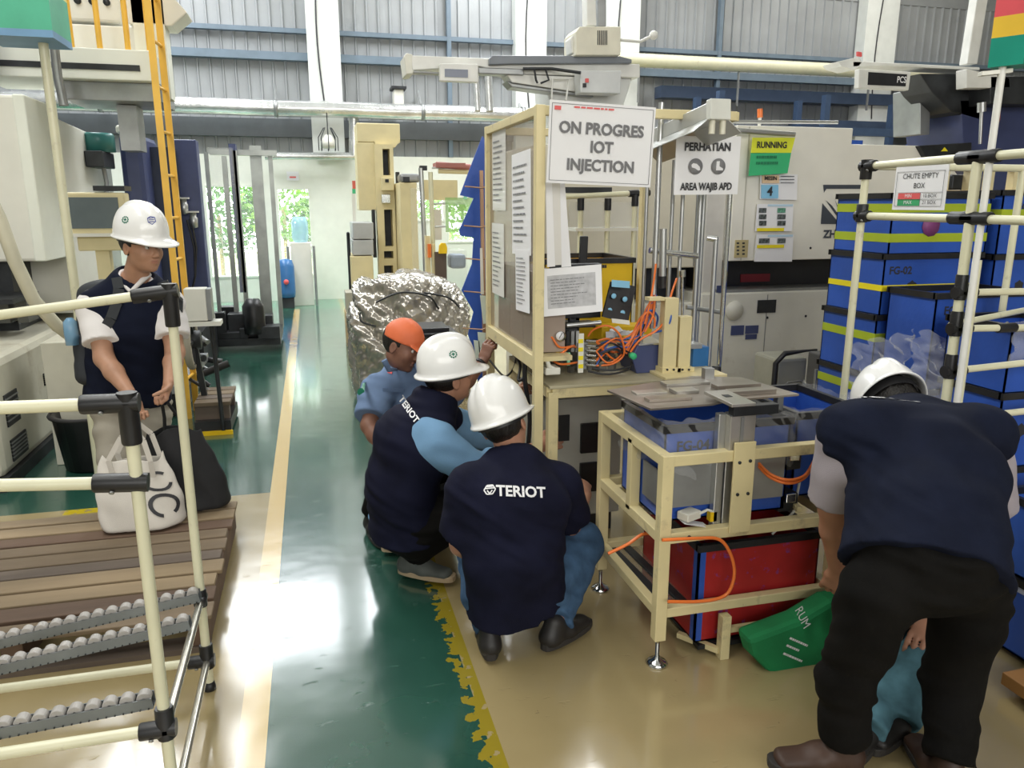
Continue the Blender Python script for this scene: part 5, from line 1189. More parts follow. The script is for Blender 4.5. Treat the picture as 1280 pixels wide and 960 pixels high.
# ------------------------------------------------------------------ sign frame, bench and what stands on it
FX, FY, FZ = .872, 2.95, 1.965
t = thing('sign_stand', 'tall cream tube stand with clear side panel beside the squatting people', 'stand', (1.2, 3.3, 0))
def fr(a, b, name='rail', w=None, h=None, m=cream):
    w = w or (.038 if name == 'post' else .0355); return obj(name, MB().bar(a, b, w, h or w), m, t, bevel=.003)
fr((FX, FY, 0), (FX, FY, FZ), 'post'); fr((FX, 3.82, 0), (FX, 3.82, FZ), 'post'); fr((1.70, 3.82, 0), (1.70, 3.82, FZ), 'post')
fr((FX, FY, FZ-.02), (1.70, FY, FZ-.02)); fr((FX, FY, FZ-.02), (FX, 3.82, FZ-.02)); fr((1.70, FY, FZ-.02), (1.70, 3.82, FZ-.02)); fr((FX, 3.82, FZ-.02), (1.70, 3.82, FZ-.02))
fr((FX, FY, .965), (FX, 3.82, .965), h=.06)
obj('side_panel', B((FX+.0, FY+.02, 1.0), (FX+.004, 3.80, FZ-.04)), mat('brown tinted clear panel', (.45, .38, .3), .1, alpha=.42), t)
def side_paper(y, z, w, h, m, label, seed, tilt=0, rows=12):   # sheets on the side panel, facing the aisle
    o = obj('paper_sheet', sheet((FX-.004-seed*.0008, y, z), (0, -1, tilt), (0, tilt, 1), w, h), m, label=label, cat='paper', group='sheets on the side panel')
    printed((FX-.005-seed*.0008, y, z), (0, -1, tilt), (0, tilt, 1), w*.8, h*.8, rows, inkg, o, seed=seed, depth=.002, fill=.25); return o
side_paper(3.60, 1.75, .26, .36, paper_d, 'upper left sheet in a clear sleeve on the frame side', 1); side_paper(3.20, 1.60, .30, .42, paper, 'large white sheet on the frame side, right of the sleeve', 2, .03)
side_paper(3.62, 1.34, .24, .34, paper_d, 'greyish sheet under the clear sleeve on the frame side', 3); side_paper(3.17, 1.28, .22, .26, paper, 'lower white list sheet near the front post', 4, .05)
# stored cartons seen through the panel
for k in range(6): 
    y = 3.05+(k % 3)*.24; z = .99+(k//3)*.17; o = obj('carton', B((.90, y, z), (1.02, y+.22, z+.16)), mat('taupe carton', (.33, .26, .21), .6), label=['taupe carton behind the side panel, lower front', 'taupe carton behind the side panel, lower middle', 'taupe carton behind the side panel, lower rear', 'taupe carton behind the side panel, upper front', 'taupe carton behind the side panel, upper middle', 'taupe carton behind the side panel, upper rear'][k], cat='carton', group='cartons behind the panel')
t2 = thing('carton_shelf', 'narrow shelf holding taupe cartons inside the frame', 'shelf', (.96, 3.4, .96)); obj('board', B((.895, FY+.03, .965), (1.03, 3.79, .985)), cream, t2)
# big sign
q = P(752, 181, Y=FY-.06); t = thing('progress_sign', 'white sign reading ON PROGRES IOT INJECTION on the frame top', 'sign', tuple(q))
U = P(752, 130, Y=FY-.06)-P(752, 232, Y=FY-.06); R_ = P(818, 186, Y=FY-.06)-P(687, 178, Y=FY-.06); wd, hg = R_.length, U.length; R_.normalize(); U = (U-R_*U.dot(R_)).normalized()
obj('board', sheet(q, R_, U, wd, hg, .004), paper, t)
def signtext(body, u, v, size, w=None, m=ink, bold=.03, sx=.92, name='lettering'): return text(body, size, P(u, v, Y=FY-.064), R_, U, m, t, name, bold=bold, sx=sx, depth=.001)
signtext('ON PROGRES', 752.5, 162.5, .058, m=inkg, sx=.97, bold=.035); signtext('IOT', 752, 185, .058, m=inkg, sx=.97, bold=.035); signtext('INJECTION', 751, 208, .058, m=inkg, sx=.97, bold=.035)
bo = MB(); n_ = R_.cross(U)*.001
for (a, b) in (((-.5, -.5), (.5, -.5)), ((.5, -.5), (.5, .5)), ((.5, .5), (-.5, .5)), ((-.5, .5), (-.5, -.5))):
    bo.bar(q+n_+R_*wd*.955*a[0]+U*hg*.93*a[1], q+n_+R_*wd*.955*b[0]+U*hg*.93*b[1], .0016)
obj('border', bo, inkg, t); printed(P(757, 136.5, Y=FY-.064), R_, U, .25, .012, 1, inkr, t, seed=3, depth=.001, fill=.5); obj('red_emblem', sheet(P(697.5, 134.5, Y=FY-.0645), R_, U, .025, .014), inkr, t)
# bench
BZ = .872; BX1 = 1.70
t = thing('work_bench', 'cream work bench with tubing and pneumatic parts behind the cart', 'bench', (1.3, 3.2, 0))
obj('top', B((.915, FY-.03, BZ-.012), (BX1, 3.60, BZ)), mat('worn cream bench top', (.42, .38, .26), .45, var=.15, scale=4), t, bevel=.002)
for (a, b) in (((.93, FY, BZ-.032), (BX1, FY, BZ-.032)), ((.93, 3.58, BZ-.032), (BX1, 3.58, BZ-.032)), ((.93, FY, BZ-.032), (.93, 3.58, BZ-.032))): obj('rail', MB().bar(a, b, .04, .045), cream, t, bevel=.002)
for (x, y) in ((.935, FY), (.935, 3.58), (BX1-.02, 3.58), (BX1-.02, FY)): obj('leg', MB().bar((x, y, 0), (x, y, BZ-.03), .042), cream, t, bevel=.002)
obj('tool_plate', B((1.42, FY-.05, BZ), (1.71, 3.25, BZ+.012)), cream, t, bevel=.002)
# cabinet and boxes under the bench
q = P(722, 575, Y=3.35); t = thing('control_box', 'light grey control box standing under the bench', 'control box', (1.16, 3.5, 0))
obj('body', B((.99, 3.35, .10), (1.42, 3.65, .70)), mat('light grey enclosure', (.50, .50, .45), .45), t, bevel=.008)
for z in (.50, .30): obj('socket_cover', MB().cbox((1.255, 3.345, z), (.10, .02, .15)), blackp, t, bevel=.004)
obj('stand', B((1.02, 3.38, 0), (1.39, 3.62, .10)), darkm, t)
obj('phone', MB().cbox(P(705, 535, Y=3.15), (.05, .008, .12)), blackp, label='dark phone held under the bench by the profile person', cat='phone')
t = obj('storage_bin', B((1.0, 3.66, .72), (1.42, 3.80, .84)), mat('brown bin', (.16, .12, .09), .6), label='brown flat bin under the bench top', cat='bin')
# ------------------------------------------------------------------ what stands on the bench
def BX(t, name, u0, v0, u1, v1, Y, dep, m, bevel=0, **k):    # box whose front face fills a pixel rectangle at depth Y
    a = P(u0, v0, Y=Y); b = P(u1, v1, Y=Y); c = P(u0, v1, Y=Y); d = P(u1, v0, Y=Y)
    x0, x1 = (a.x+c.x)/2, (b.x+d.x)/2; z1, z0 = (a.z+d.z)/2, (b.z+c.z)/2
    return obj(name, B((x0, Y, max(z0, 0)), (x1, Y+dep, z1)), m, t, bevel=bevel, **k)
def PT(t, name, pts, r, m, n=8, **k): return obj(name, MB().tube([P(u, v, Y=Y) for u, v, Y in pts], r, n), m, t, **k)
PZ_ = lambda u, v, Y: P(u, v, Y=Y)
# cylinder stand with chrome posts
t = thing('cylinder_stand', 'tall chrome guide posts and air cylinders standing on the bench', 'stand', (1.55, 3.15, BZ+.012))
for (u, vt, Y, r, m_, zb_) in ((827, 128, 3.12, .012, alu, 1.06), (809, 232, 3.20, .008, alu, BZ), (843, 200, 3.25, .009, alu, BZ), (854, 235, 3.18, .009, alu, BZ), (876, 238, 3.2, .012, alu, BZ), (880.5, 238, 3.26, .010, alu, BZ), (895, 296, 3.10, .011, alu, BZ), (915, 200, 3.05, .011, chrome, BZ-.2 if 0 else BZ)):
    q = P(u, vt, Y=Y); obj('guide_post', MB().tube([(q.x, Y, zb_), (q.x, Y, q.z)], r, 12), m_, t)
obj('clamp', MB().tube([P(884, 297, Y=3.12), P(896, 299, Y=3.10)], .014, 12), chrome, t)
obj('crossbar', MB().tube([P(812, 313, Y=3.14), P(872, 320, Y=3.14)], .013, 12), chrome, t); obj('crossbar', MB().tube([P(858, 384, Y=3.2), P(905, 391, Y=3.2)], .010, 8), greym, t)
c1 = obj('air_cylinder', MB().tube([P(829, 286, Y=3.10), P(828, 345, Y=3.10)], .016, 14), alu, t); obj('cylinder_end', MB().tube([P(828, 345, Y=3.10), P(828, 360, Y=3.10)], .016, 12), blackp, c1)
obj('air_cylinder', MB().tube([P(820, 290, Y=3.12), P(819, 335, Y=3.12)], .010, 12), alu, t); obj('rod', MB().tube([P(819, 335, Y=3.12), P(819, 385, Y=3.12)], .006, 8), chrome, t)
obj('rod', MB().tube([P(853, 340, Y=3.12), P(853, 400, Y=3.12)], .006, 8), chrome, t); obj('collar', MB().tube([P(853, 338, Y=3.12), P(853, 346, Y=3.12)], .014, 10), chrome, t)
# cream blocks
for (u0, v0, u1, lb) in ((830, 373, 847, 'tall cream support block with a bracket arm on the bench'), (849, 396, 864, 'shorter cream support block right of the tall one')):
    t = thing('support_block', lb, 'block', tuple(P((u0+u1)/2, 462, Y=3.02)), 'cream support blocks')
    BX(t, 'body', u0, v0, u1, 463, 3.0, .05, cream, .002); BX(t, 'foot', u0-2, 460, u1+4, 466, 2.99, .08, cream)
    if u0 == 830: BX(t, 'bracket', 812, 372, 831, 376, 3.0, .05, cream)
    for k in range(2): obj('screw', MB().lathe(P(u0+4+k*8, 462, Y=2.985), [(0, 0), (.005, 0), (.005, .004), (0, .004)], 8, axis=(0, -1, 0)), darkm, t)
t = thing('navy_tank', 'low navy blue tank behind the cream blocks on the bench', 'tank', tuple(P(812, 465, Y=3.08)))
a = P(796, 462, Y=3.06); b = P(830, 430, Y=3.06)
obj('body', MB().prism([(a.x, 3.06, BZ), (b.x, 3.06, BZ), (b.x, 3.06, b.z), (a.x, 3.06, b.z), (a.x-.025, 3.06, (a.z+b.z)/2)], (0, .18, 0)), navyp, t, bevel=.004); obj('lid', MB().prism([(a.x, 3.05, b.z), (b.x, 3.05, b.z), (b.x, 3.25, b.z+.004), (a.x, 3.25, b.z+.004)], (0, 0, .008)), chrome, t)
t = thing('blue_valve_box', 'blue electric valve box at the right end of the bench', 'valve box', tuple(P(876, 460, Y=3.08)))
BX(t, 'body', 866, 434, 886, 461, 3.08, .09, mat('mid blue casing', (.03, .15, .38), .4), .004); BX(t, 'cap', 864, 430, 878, 436, 3.07, .08, alu, .002)
obj('knob', MB().lathe(P(899, 462, Y=3.03), [(0, 0), (.018, 0), (.018, .03), (0, .03)], 14, axis=(-1, 0, 0)), blackp, t)
# valve manifold with tubing
t = thing('valve_manifold', 'pneumatic valve manifold with a pressure gauge and push-in tubing', 'manifold', (1.15, 3.15, BZ))
BX(t, 'manifold_block', 722, 428, 735, 462, 3.12, .14, greym, .003); BX(t, 'valve_bank', 704, 410, 722, 432, 3.2, .1, darkm, .003)
for k in range(6):
    z = 426+k*6; PT(t, 'fitting', [(733, z, 3.11), (745, z+1, 3.09)], .0065, chrome, 10)
for k in range(4): BX(t, 'valve', 702+k*6, 414, 706+k*6, 440, 3.13, .03, [alu, darkm, greym, alu][k], .001)
g = obj('gauge', MB().lathe(P(700, 420, Y=3.05), [(0, 0), (.020, 0), (.022, .004), (.022, .014), (0, .014)], 20, axis=(0, -1, 0)), chrome, t); obj('dial', MB().lathe(P(700, 420, Y=3.034), [(0, 0), (.018, 0), (.018, .001), (0, .001)], 20, axis=(0, -1, 0)), paper, g); obj('needle', MB().bar(P(699, 423, Y=3.031), P(703, 416, Y=3.031), .002), ink, g)
BX(t, 'regulator', 690, 402, 703, 416, 3.10, .05, darkm, .003); PT(t, 'bracket_bar', [(708, 407, 3.14), (751, 403, 3.14)], .010, alu)
BX(t, 'yellow_clip', 720, 397, 739, 400, 3.3, .02, yellp)
ms = BX(t, 'measuring_strip', 723, 417, 729.5, 466, 3.02, .006, ivory)
for k in range(4): BX(ms, 'yellow_mark', 723.3, 424+k*10.5, 729, 429+k*10.5, 3.017, .004, yellt)
BX(t, 'yellow_tag', 695, 440, 701, 449, 3.06, .012, yellp, .002); BX(t, 'green_tag', 709, 441, 713, 457, 3.04, .012, mat('mint plastic', (.3, .7, .45), .4), .002)
rnd = random.Random(11)
for k in range(13):
    s0 = (745, 427+(k % 6)*6, 3.09); c = [orange, bluet, orange, darkm][k % 4] if k % 4 != 3 else blackp
    pts = [s0, (765+rnd.uniform(-6, 8), 436+rnd.uniform(-14, 18), 3.05+rnd.uniform(0, .1)), (783+rnd.uniform(-5, 5), 430+rnd.uniform(-8, 14), 3.10), (800+rnd.uniform(-4, 4), 408+rnd.uniform(-6, 8), 3.1), (812+rnd.uniform(-3, 3), 388+rnd.uniform(-6, 6), 3.1), (818+rnd.uniform(-2, 2), 372+rnd.uniform(-4, 6), 3.1)]
    P3 = [P(u, v, Y=Y) for u, v, Y in pts]; sm = []
    for i in range(len(P3)-1):
        p0, p1, p2, p3 = P3[max(i-1, 0)], P3[i], P3[i+1], P3[min(i+2, len(P3)-1)]
        for tt in np.linspace(0, 1, 7)[:-1]: sm.append(.5*((2*p1)+(p2-p0)*tt+(2*p0-5*p1+4*p2-p3)*tt*tt+(3*p1-p0-3*p2+p3)*tt**3))
    obj('tube', MB().tube(sm+[P3[-1]], .0042 if k % 3 else .0055, 6), c, t)
def curve3(pts, r, m, t, name='tube', n=6):
    P3 = [P(u, v, Y=Y) for u, v, Y in pts]; sm = []
    for i in range(len(P3)-1):
        p0, p1, p2, p3 = P3[max(i-1, 0)], P3[i], P3[i+1], P3[min(i+2, len(P3)-1)]
        for tt in np.linspace(0, 1, 9)[:-1]: sm.append(.5*((2*p1)+(p2-p0)*tt+(2*p0-5*p1+4*p2-p3)*tt*tt+(3*p1-p0-3*p2+p3)*tt**3))
    return obj(name, MB().tube(sm+[P3[-1]], r, n), m, t)
for pts, m_ in (([(735, 420, 3.1), (742, 412, 3.08), (758, 407, 3.06), (772, 415, 3.06), (779, 430, 3.06), (779, 445, 3.08), (765, 455, 3.08), (745, 457, 3.09)], orange),
                ([(680, 415, 3.1), (690, 422, 3.05), (700, 434, 3.04), (718, 432, 3.08)], orange), ([(680, 442, 3.1), (700, 442, 3.05), (712, 434, 3.06), (720, 434, 3.1)], orange),
                ([(684, 446, 3.1), (700, 455, 3.02), (722, 453, 3.06)], orange), ([(820, 370, 3.08), (836, 385, 3.02), (838, 400, 3.0), (830, 412, 3.02), (814, 416, 3.05)], bluet),
                ([(801, 420, 3.06), (802, 400, 3.06), (810, 390, 3.06), (818, 398, 3.06), (818, 410, 3.06)], orange), ([(805, 395, 3.08), (814, 388, 3.08), (822, 396, 3.08), (820, 408, 3.08)], bluet),
                ([(819, 372, 3.1), (816, 395, 3.06), (806, 415, 3.06)], orange), ([(846, 348, 3.08), (838, 372, 3.05), (834, 395, 3.02), (822, 412, 3.03), (800, 425, 3.04), (788, 440, 3.05)], orange),
                ([(735, 464, 3.05), (760, 468, 3.02), (785, 462, 3.04), (790, 452, 3.08)], blackp), ([(740, 460, 3.05), (765, 463, 3.03), (788, 458, 3.05)], darkm), ([(820, 330, 3.1), (816, 360, 3.07), (811, 385, 3.06), (806, 405, 3.06)], orange)):
    curve3(pts, .0048, m_, t)
rnd = random.Random(5)
cr = MB()
for k in range(40):
    q = P(rnd.uniform(690, 790), rnd.uniform(435, 458), Y=rnd.uniform(3.1, 3.4)); s_ = rnd.uniform(.008, .022); cr.cbox((q.x, q.y, BZ+s_+rnd.uniform(0, .05)), (s_*2, s_*1.5, s_*2), None, Matrix.Rotation(rnd.uniform(0, 1.5), 3, 'Z'))
obj('small_fittings', cr, mat('mixed dull fittings', (.2, .19, .17), .4, metal=.5, var=.4), t)['kind'] = 'stuff'
obj('green_cap', MB().lathe(P(789, 444, Y=3.03), [(0, 0), (.014, 0), (.014, .03), (0, .03)], 14, axis=(0, -1, 0)), grn, t)
t = thing('desk_phone', 'small white handset cradle at the left end of the bench', 'handset', tuple(P(690, 465, Y=3.0))); BX(t, 'cradle', 682, 460, 701, 469, 2.98, .08, ivory, .006); obj('handle', MB().tube([P(683, 447, Y=2.99), P(686, 458, Y=2.99), P(696, 463, Y=2.99)], [.009, .011, .009], 10), ivory, t)
# grey screen with clipboard, black sample panel, yellow crate, shelf
t = thing('bench_monitor', 'dark monitor behind the white framed sheet on the bench', 'monitor', tuple(P(715, 420, Y=3.3))); BX(t, 'housing', 690, 330, 752, 398, 3.28, .05, darkm, .004); BX(t, 'stand', 712, 395, 724, 430, 3.30, .03, darkm); BX(t, 'base', 700, 404, 745, 410, 3.26, .12, darkm, .003)
q = P(716, 363, Y=3.02); rr = (P(750, 360, Y=3.02)-P(682, 366, Y=3.04)).normalized(); uu = Vector((0, .15, 1)); t = thing('framed_sheet', 'white framed instruction sheet leaning on the bench monitor', 'sheet', tuple(q))
obj('frame', sheet(q, rr, uu, .25, .195, .006), paper, t); obj('printed_area', sheet(q+Vector((-.005, -.001, 0)), rr, uu, .205, .135, .001), mat('grey photocopy', (.50, .50, .52), .5, var=.1, scale=40), t); printed(q+Vector((-.01, -.002, 0)), rr, uu, .17, .11, 9, inkg, t, seed=6, fill=.22, depth=.002)
t = thing('hanging_sheets', 'bundle of white sheets hanging beneath the big sign', 'sheets', tuple(P(698, 333, Y=3.0)))
for k, (u0, v0, u1, v1, u2, u3) in enumerate(((682, 228, 690, 333, 684, 694), (684, 228, 700, 331, 686, 702), (697, 228, 706, 333, 702, 714), (700, 226, 704, 330, 706, 712))):
    Yk = 3.02+k*.012; mb = MB().prism([P(u0, v0, Y=Yk), P(u1, v0, Y=Yk), P(u3, v1, Y=Yk), P(u2, v1+1, Y=Yk)], (0, .002, 0)); obj('sheet', mb, [paper, paper_d, paper, paper_d][k], t)
t = thing('sample_panel', 'black panel with four pale blue discs leaning on the bench', 'panel', tuple(P(772, 405, Y=3.2)))
pn = [P(764, 352, Y=3.2), P(795, 358, Y=3.2), P(785, 404, Y=3.15), P(753, 396, Y=3.15)]; obj('board', MB().prism(pn, (0, .012, 0)), blackp, t)
for (u, v) in ((767, 370), (781, 374), (762, 388), (778, 391)): obj('disc', MB().lathe(P(u, v, Y=3.165), [(0, 0), (.011, 0), (.012, .002), (.011, .004), (0, .004)], 16, axis=(0, -1, 0)), inkb, t)
obj('blue_slip', sheet(P(776, 355, Y=3.14), (1, 0, -.1), (0, 0, 1), .085, .03), inkb, t)
obj('white_slip', sheet(P(776, 402, Y=3.12), (1, 0, -.15), (0, .4, 1), .085, .02), ivory, t)
st = thing('rear_stand', 'cream stand behind the bench carrying the yellow crate', 'stand', (1.4, 3.85, 0))
a = P(703, 440, Y=3.66); b = P(792, 323, Y=3.66); zc = .92
obj('top', B((a.x-.05, 3.63, zc-.03), (b.x+.02, 4.1, zc)), cream, st)
for x in (a.x-.03, b.x): 
    for y in (3.66, 4.07): obj('leg', MB().bar((x, y, 0), (x, y, zc-.03), .03), cream, st)
yc = crate((a.x-.10, 3.66, zc), (b.x, 4.08, b.z), 'yellow crate with black rim behind the bench', 'crates behind the bench', m=yellp, mark=False)
obj('handle', MB().bar(P(730, 295, Y=3.60), P(728, 340, Y=3.60), .04, .02, up=(0, 1, 0)), blackp, yc, bevel=.004)
text('HANWA', .05, P(757, 325.5+8, Y=3.653), (1, 0, -.03), (0, 0, 1), ink, yc, 'code_print', bold=.03, sx=.8) if False else printed(P(752, 330, Y=3.658), (1, 0, -.03), (0, 0, 1), .10, .045, 2, ink, yc, seed=2, fill=.7)
t = thing('yellow_tray', 'yellow tray with white crumpled film behind the tubing', 'tray', tuple(P(775, 425, Y=3.4))); BX(t, 'tray', 752, 408, 815, 425, 3.40, .12, yellp, .003)
rnd = random.Random(8); mb = MB()
for k in range(7): q = P(762+k*5, 420-rnd.random()*6, Y=3.36); mb.cbox(q, (.035, .03, .03), None, Matrix.Rotation(rnd.random()*3, 3, 'X') @ Matrix.Rotation(rnd.random()*3, 3, 'Z'))
obj('white_film', mb, paper, t)
# pipe rack behind
t = thing('pipe_stand', 'cream pipe stand with black joints behind the yellow crate', 'rack', (1.9, 4.4, 0))
for (u, v0) in ((726, 250), (760, 250), (794, 245)): q = P(u, v0, Y=4.4); obj('post', MB().tube([(q.x, 4.4, 0), (q.x, 4.4, q.z)], .016, 10), pipe_m, t); obj('joint', MB().tube([(q.x, 4.4, q.z-.06), (q.x, 4.4, q.z+.01)], .021, 10), blackp, t)
a = P(705, 246, Y=4.4); b = P(806, 241, Y=4.4); obj('rail', MB().tube([a, b], .016, 10), pipe_m, t); obj('end_cap', MB().tube([b, b+Vector((.03, 0, 0))], .02, 10), blackp, t); obj('joint', MB().tube([P(786, 242, Y=4.4), P(798, 241.5, Y=4.4)], .021, 10), blackp, t)
BX(t, 'clear_sheet', 712, 252, 798, 285, 4.42, .01, clear); BX(t, 'lower_shelf', 720, 285, 800, 289, 4.38, .2, ivory); BX(t, 'dark_lid', 705, 234, 765, 241, 4.40, .15, darkm)

# hanging lamp over the bench, and the second sign
t = thing('trough_lamp', 'grey metal trough lamp hanging over the right end of the bench', 'lamp', tuple(P(880, 165, Y=2.85)))
a = P(800, 190, Y=3.42); b = P(898, 148, Y=2.72); d = (b-a); n = d.cross(Vector((0, 0, 1))).normalized()
grl = mat('grey lamp metal', (.50, .51, .49), .35, metal=.3); L = d.normalized()
obj('housing', MB().bar(a+Vector((0, 0, .03)), b+Vector((0, 0, .03)), .075, .06), grl, t, bevel=.004)
obj('end_box', MB().bar(b-L*.02+Vector((0, 0, .03)), b+L*.015+Vector((0, 0, .03)), .085, .075), mat('pale lamp end', (.66, .67, .62), .4), t, bevel=.004)
for s_ in (-1, 1): obj('reflector', MB().prism([a+n*.035*s_, b+n*.035*s_, b+n*.10*s_+Vector((0, 0, -.05)), a+n*.10*s_+Vector((0, 0, -.05))], (0, 0, .003)), grl, t)
for s_ in (-1, 1): obj('lamp_holder', MB().tube([b-L*.005+n*.022*s_, b-L*.005+n*.022*s_-Vector((0, 0, .055))], .012, 12), mat('cream lamp holder', (.72, .70, .58), .4), t)
for f in (.25, .75): obj('hanger', MB().tube([a+d*f+Vector((0, 0, .05)), Vector(((a+d*f).x, 3.1, 1.95))], .004, 6), greym, t)
q = P(884.5, 207, Y=2.985); t = thing('safety_sign', 'white sign with two grey pictograms reading AREA WAJIB APD', 'sign', tuple(q)); S_ = .0032*.985
R2 = (P(925, 207, Y=2.985)-P(845, 207, Y=2.985)); w2 = R2.length; R2.normalize(); h2 = (P(884, 170, Y=2.985)-P(884, 243, Y=2.985)).length; U2 = Vector((0, 0, 1))
obj('board', sheet(q, R2, U2, w2, h2, .003), paper, t)
text('PERHATIAN', .044, P(885, 184, Y=2.981), R2, U2, ink, t, bold=.035, sx=.9); text('AREA WAJIB APD', .040, P(883, 233.5, Y=2.981), R2, U2, ink, t, bold=.035, sx=.76)
for (u, kd) in ((869.5, 'glove'), (898, 'boot')):
    c = P(u, 208, Y=2.980); dk = obj('pictogram', MB().lathe(c, [(0, 0), (.032, 0), (.032, .001), (0, .001)], 28, axis=(0, -1, 0)), mat('pictogram grey', (.25, .25, .26), .5), t)
    if kd == 'boot': pg = [(-.010, .020), (.004, .021), (.004, .000), (.020, -.008), (.021, -.016), (-.011, -.016)]
    else: pg = [(-.020, .006), (-.012, .013), (.004, .010), (.018, -.002), (.021, -.014), (.012, -.017), (-.002, -.008), (-.018, -.004)]
    obj('symbol', MB().add([c+R2*x+U2*y+Vector((0, -.002, 0)) for x, y in pg], [tuple(range(len(pg)))]), paper, dk)

# ------------------------------------------------------------------ machine 4
M4 = 5.0
t = thing('white_machine', 'white injection machine with a dark logo behind the right crates', 'machine', (3.4, 5.5, 0))
x0, x1 = 2.90, 4.75
obj('upper_cover', MB().prism([(x0, M4, 1.20), (x1+.25, M4, 1.20), (x1+.05, M4, 1.80), (x1-.16, M4, 2.02), (3.83, M4, 2.02), (3.83, M4, 2.13), (x0, M4, 2.13)], (0, 1.2, 0)), mat('warm white machine panel', (.80, .78, .70), .35, var=.02), t, bevel=.006)
obj('cover_seam', B((2.99, M4-.003, 1.2), (3.0, M4, 2.12)), mat('panel seam', (.5, .48, .42), .5), t)
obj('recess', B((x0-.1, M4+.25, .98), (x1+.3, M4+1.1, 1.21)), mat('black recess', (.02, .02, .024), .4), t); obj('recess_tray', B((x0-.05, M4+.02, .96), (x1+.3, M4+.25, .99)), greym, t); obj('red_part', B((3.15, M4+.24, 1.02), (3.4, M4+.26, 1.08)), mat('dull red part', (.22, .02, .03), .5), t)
lw = mat('pale lower panel', (.68, .67, .60), .4, var=.03, dirt=(.5, .47, .4), dirt_amt=.05)
obj('lower_body', B((x0-.2, M4, .02), (x1+.3, M4+1.2, .97)), lw, t, bevel=.01)
obj('lower_left_panel', B((1.55, M4+.10, .02), (x0-.2, M4+1.2, .9)), lw, t, bevel=.01)
obj('upper_left_panel', B((1.45, M4+.12, 1.15), (x0-.02, M4+1.2, 1.98)), mat('beige machine panel', (.66, .62, .50), .45, var=.03), t, bevel=.01)
obj('left_recess', B((1.5, M4+.35, .88), (x0-.15, M4+1.1, 1.16)), darkm, t)
for u in (805, 868, 872): q = P(u, 300, Y=M4+.115); obj('panel_joint', B((q.x, M4+.11, 1.16), (q.x+.012, M4+.12, 1.97)), greym, t)
obj('grey_door', B((P(868, 300, Y=M4).x+.12, M4+.08, .75), (P(900, 300, Y=M4).x+.08, M4+.12, 1.75)), mat('pale grey door', (.60, .58, .54), .4), t, bevel=.01)
for (u0, v0, u1, v1) in ((947, 375, 970, 391), (914, 407, 930, 419), (932, 407, 948, 417), (932, 418, 946, 424), (896, 357, 902, 366), (1030, 0, 1030, 0)):
    if u0 != 1030: BX(t, 'dark_label', u0, v0, u1, v1, M4-.006, .005, navyp if u0 != 947 else darkm)
obj('seam', B((P(953, 450, Y=M4).x, M4-.003, .05), (P(953, 450, Y=M4).x+.006, M4, .95)), greym, t)
for (u, v) in ((959, 397), (1007, 395), (956, 441), (1013, 310)): obj('screw', MB().lathe(P(u, v, Y=M4), [(0, 0), (.009, 0), (.009, .004), (0, .004)], 8, axis=(0, -1, 0)), darkm, t)
obj('round_cover', MB().lathe(P(917, 388, Y=M4), [(0, 0), (.07, 0), (.07, .02), (0, .02)], 22, axis=(0, -1, 0)), lw, t)
BX(t, 'side_vent', 919, 300, 935, 322, M4-.01, .01, mat('tan vent plate', (.5, .42, .22), .5))
for k in range(8): BX(t, 'vent_hole', 921+(k % 2)*7, 303+(k//2)*4.5, 924+(k % 2)*7, 305+(k//2)*4.5, M4-.012, .003, darkm)
# machine logo
lgm = mat('logo charcoal', (.06, .07, .09), .5); mb = MB()
def lp(pts): return mb.add([P(u, v, Y=M4-.004) for u, v in pts], [tuple(range(len(pts)))])
lp([(1029, 231), (1077, 231), (1077, 236), (1033, 236), (1030, 241)]); lp([(1028, 254), (1050, 280), (1026, 280)]); lp([(1032, 250), (1040, 257), (1056, 279), (1050, 276)]); lp([(1043, 248), (1049, 262), (1058, 278), (1047, 260)])
obj('logo', mb, lgm, t); text('ZHA', .078, P(1046-5, 293, Y=M4-.004), (1, 0, .0), (0, 0, 1), lgm, t, 'logo_lettering', bold=.04, sx=1.0)
obj('top_rail', MB().tube([P(905, 152, Y=M4+.1), P(1047, 153, Y=M4+.1)], .012, 8), alu, t)
# boards on machine 4
q = P(993, 166, Y=4.9); t = thing('status_board', 'yellow and green RUNNING card hanging from a silver bar', 'status card', tuple(P(966, 195, Y=4.9)))
obj('bar', MB().tube([P(918, 163, Y=4.9), P(993, 168, Y=4.9)], .018, 12), alu, t)
def card_poly(name, pts, m, Y=4.93, par=t): return obj(name, MB().prism([P(u, v, Y=Y) for u, v in pts], (0, .006, 0)), m, par)
card_poly('yellow_card', [(941, 172), (994, 172), (989, 191), (939, 191.5)], yelc); card_poly('green_card', [(939, 191), (989, 191), (984.5, 216.5), (936, 220)], grn, 4.93, t)
text('RUNNING', .058, P(965, 181.5, Y=4.926), (1, 0, .01), (0, 0, 1), ink, t, bold=.03, sx=.88); printed(P(963, 200, Y=4.926), (1, 0, .02), (0, 0, 1), .22, .08, 2, mat('dark green ink', (.02, .22, .1), .5), t, seed=9, fill=.45)
t = thing('machine_board', 'white board marked MESIN 4 on the white machine', 'board', tuple(P(973, 235, Y=4.97)))
card_poly('board', [(951, 218), (997, 218), (996, 250), (950, 249)], paper, 4.975, t); card_poly('blue_square', [(952, 231), (973, 231), (973, 248), (952, 248)], inkb, 4.965, t); card_poly('peach_strip', [(953, 219), (974, 219), (974, 229), (953, 229)], mat('peach card', (.85, .62, .4), .5), 4.965, t)
text('4', .085, P(962.5, 239.5, Y=4.96), (1, 0, 0), (0, 0, 1), ink, t, bold=.03); text('MESIN', .036, P(963.5, 223, Y=4.96), (1, 0, 0), (0, 0, 1), ink, t, bold=.03, sx=1.0)
for k in range(3): BX(t, 'rule_line', 976, 220+k*4, 993, 220.8+k*4, 4.962, .002, lgm)
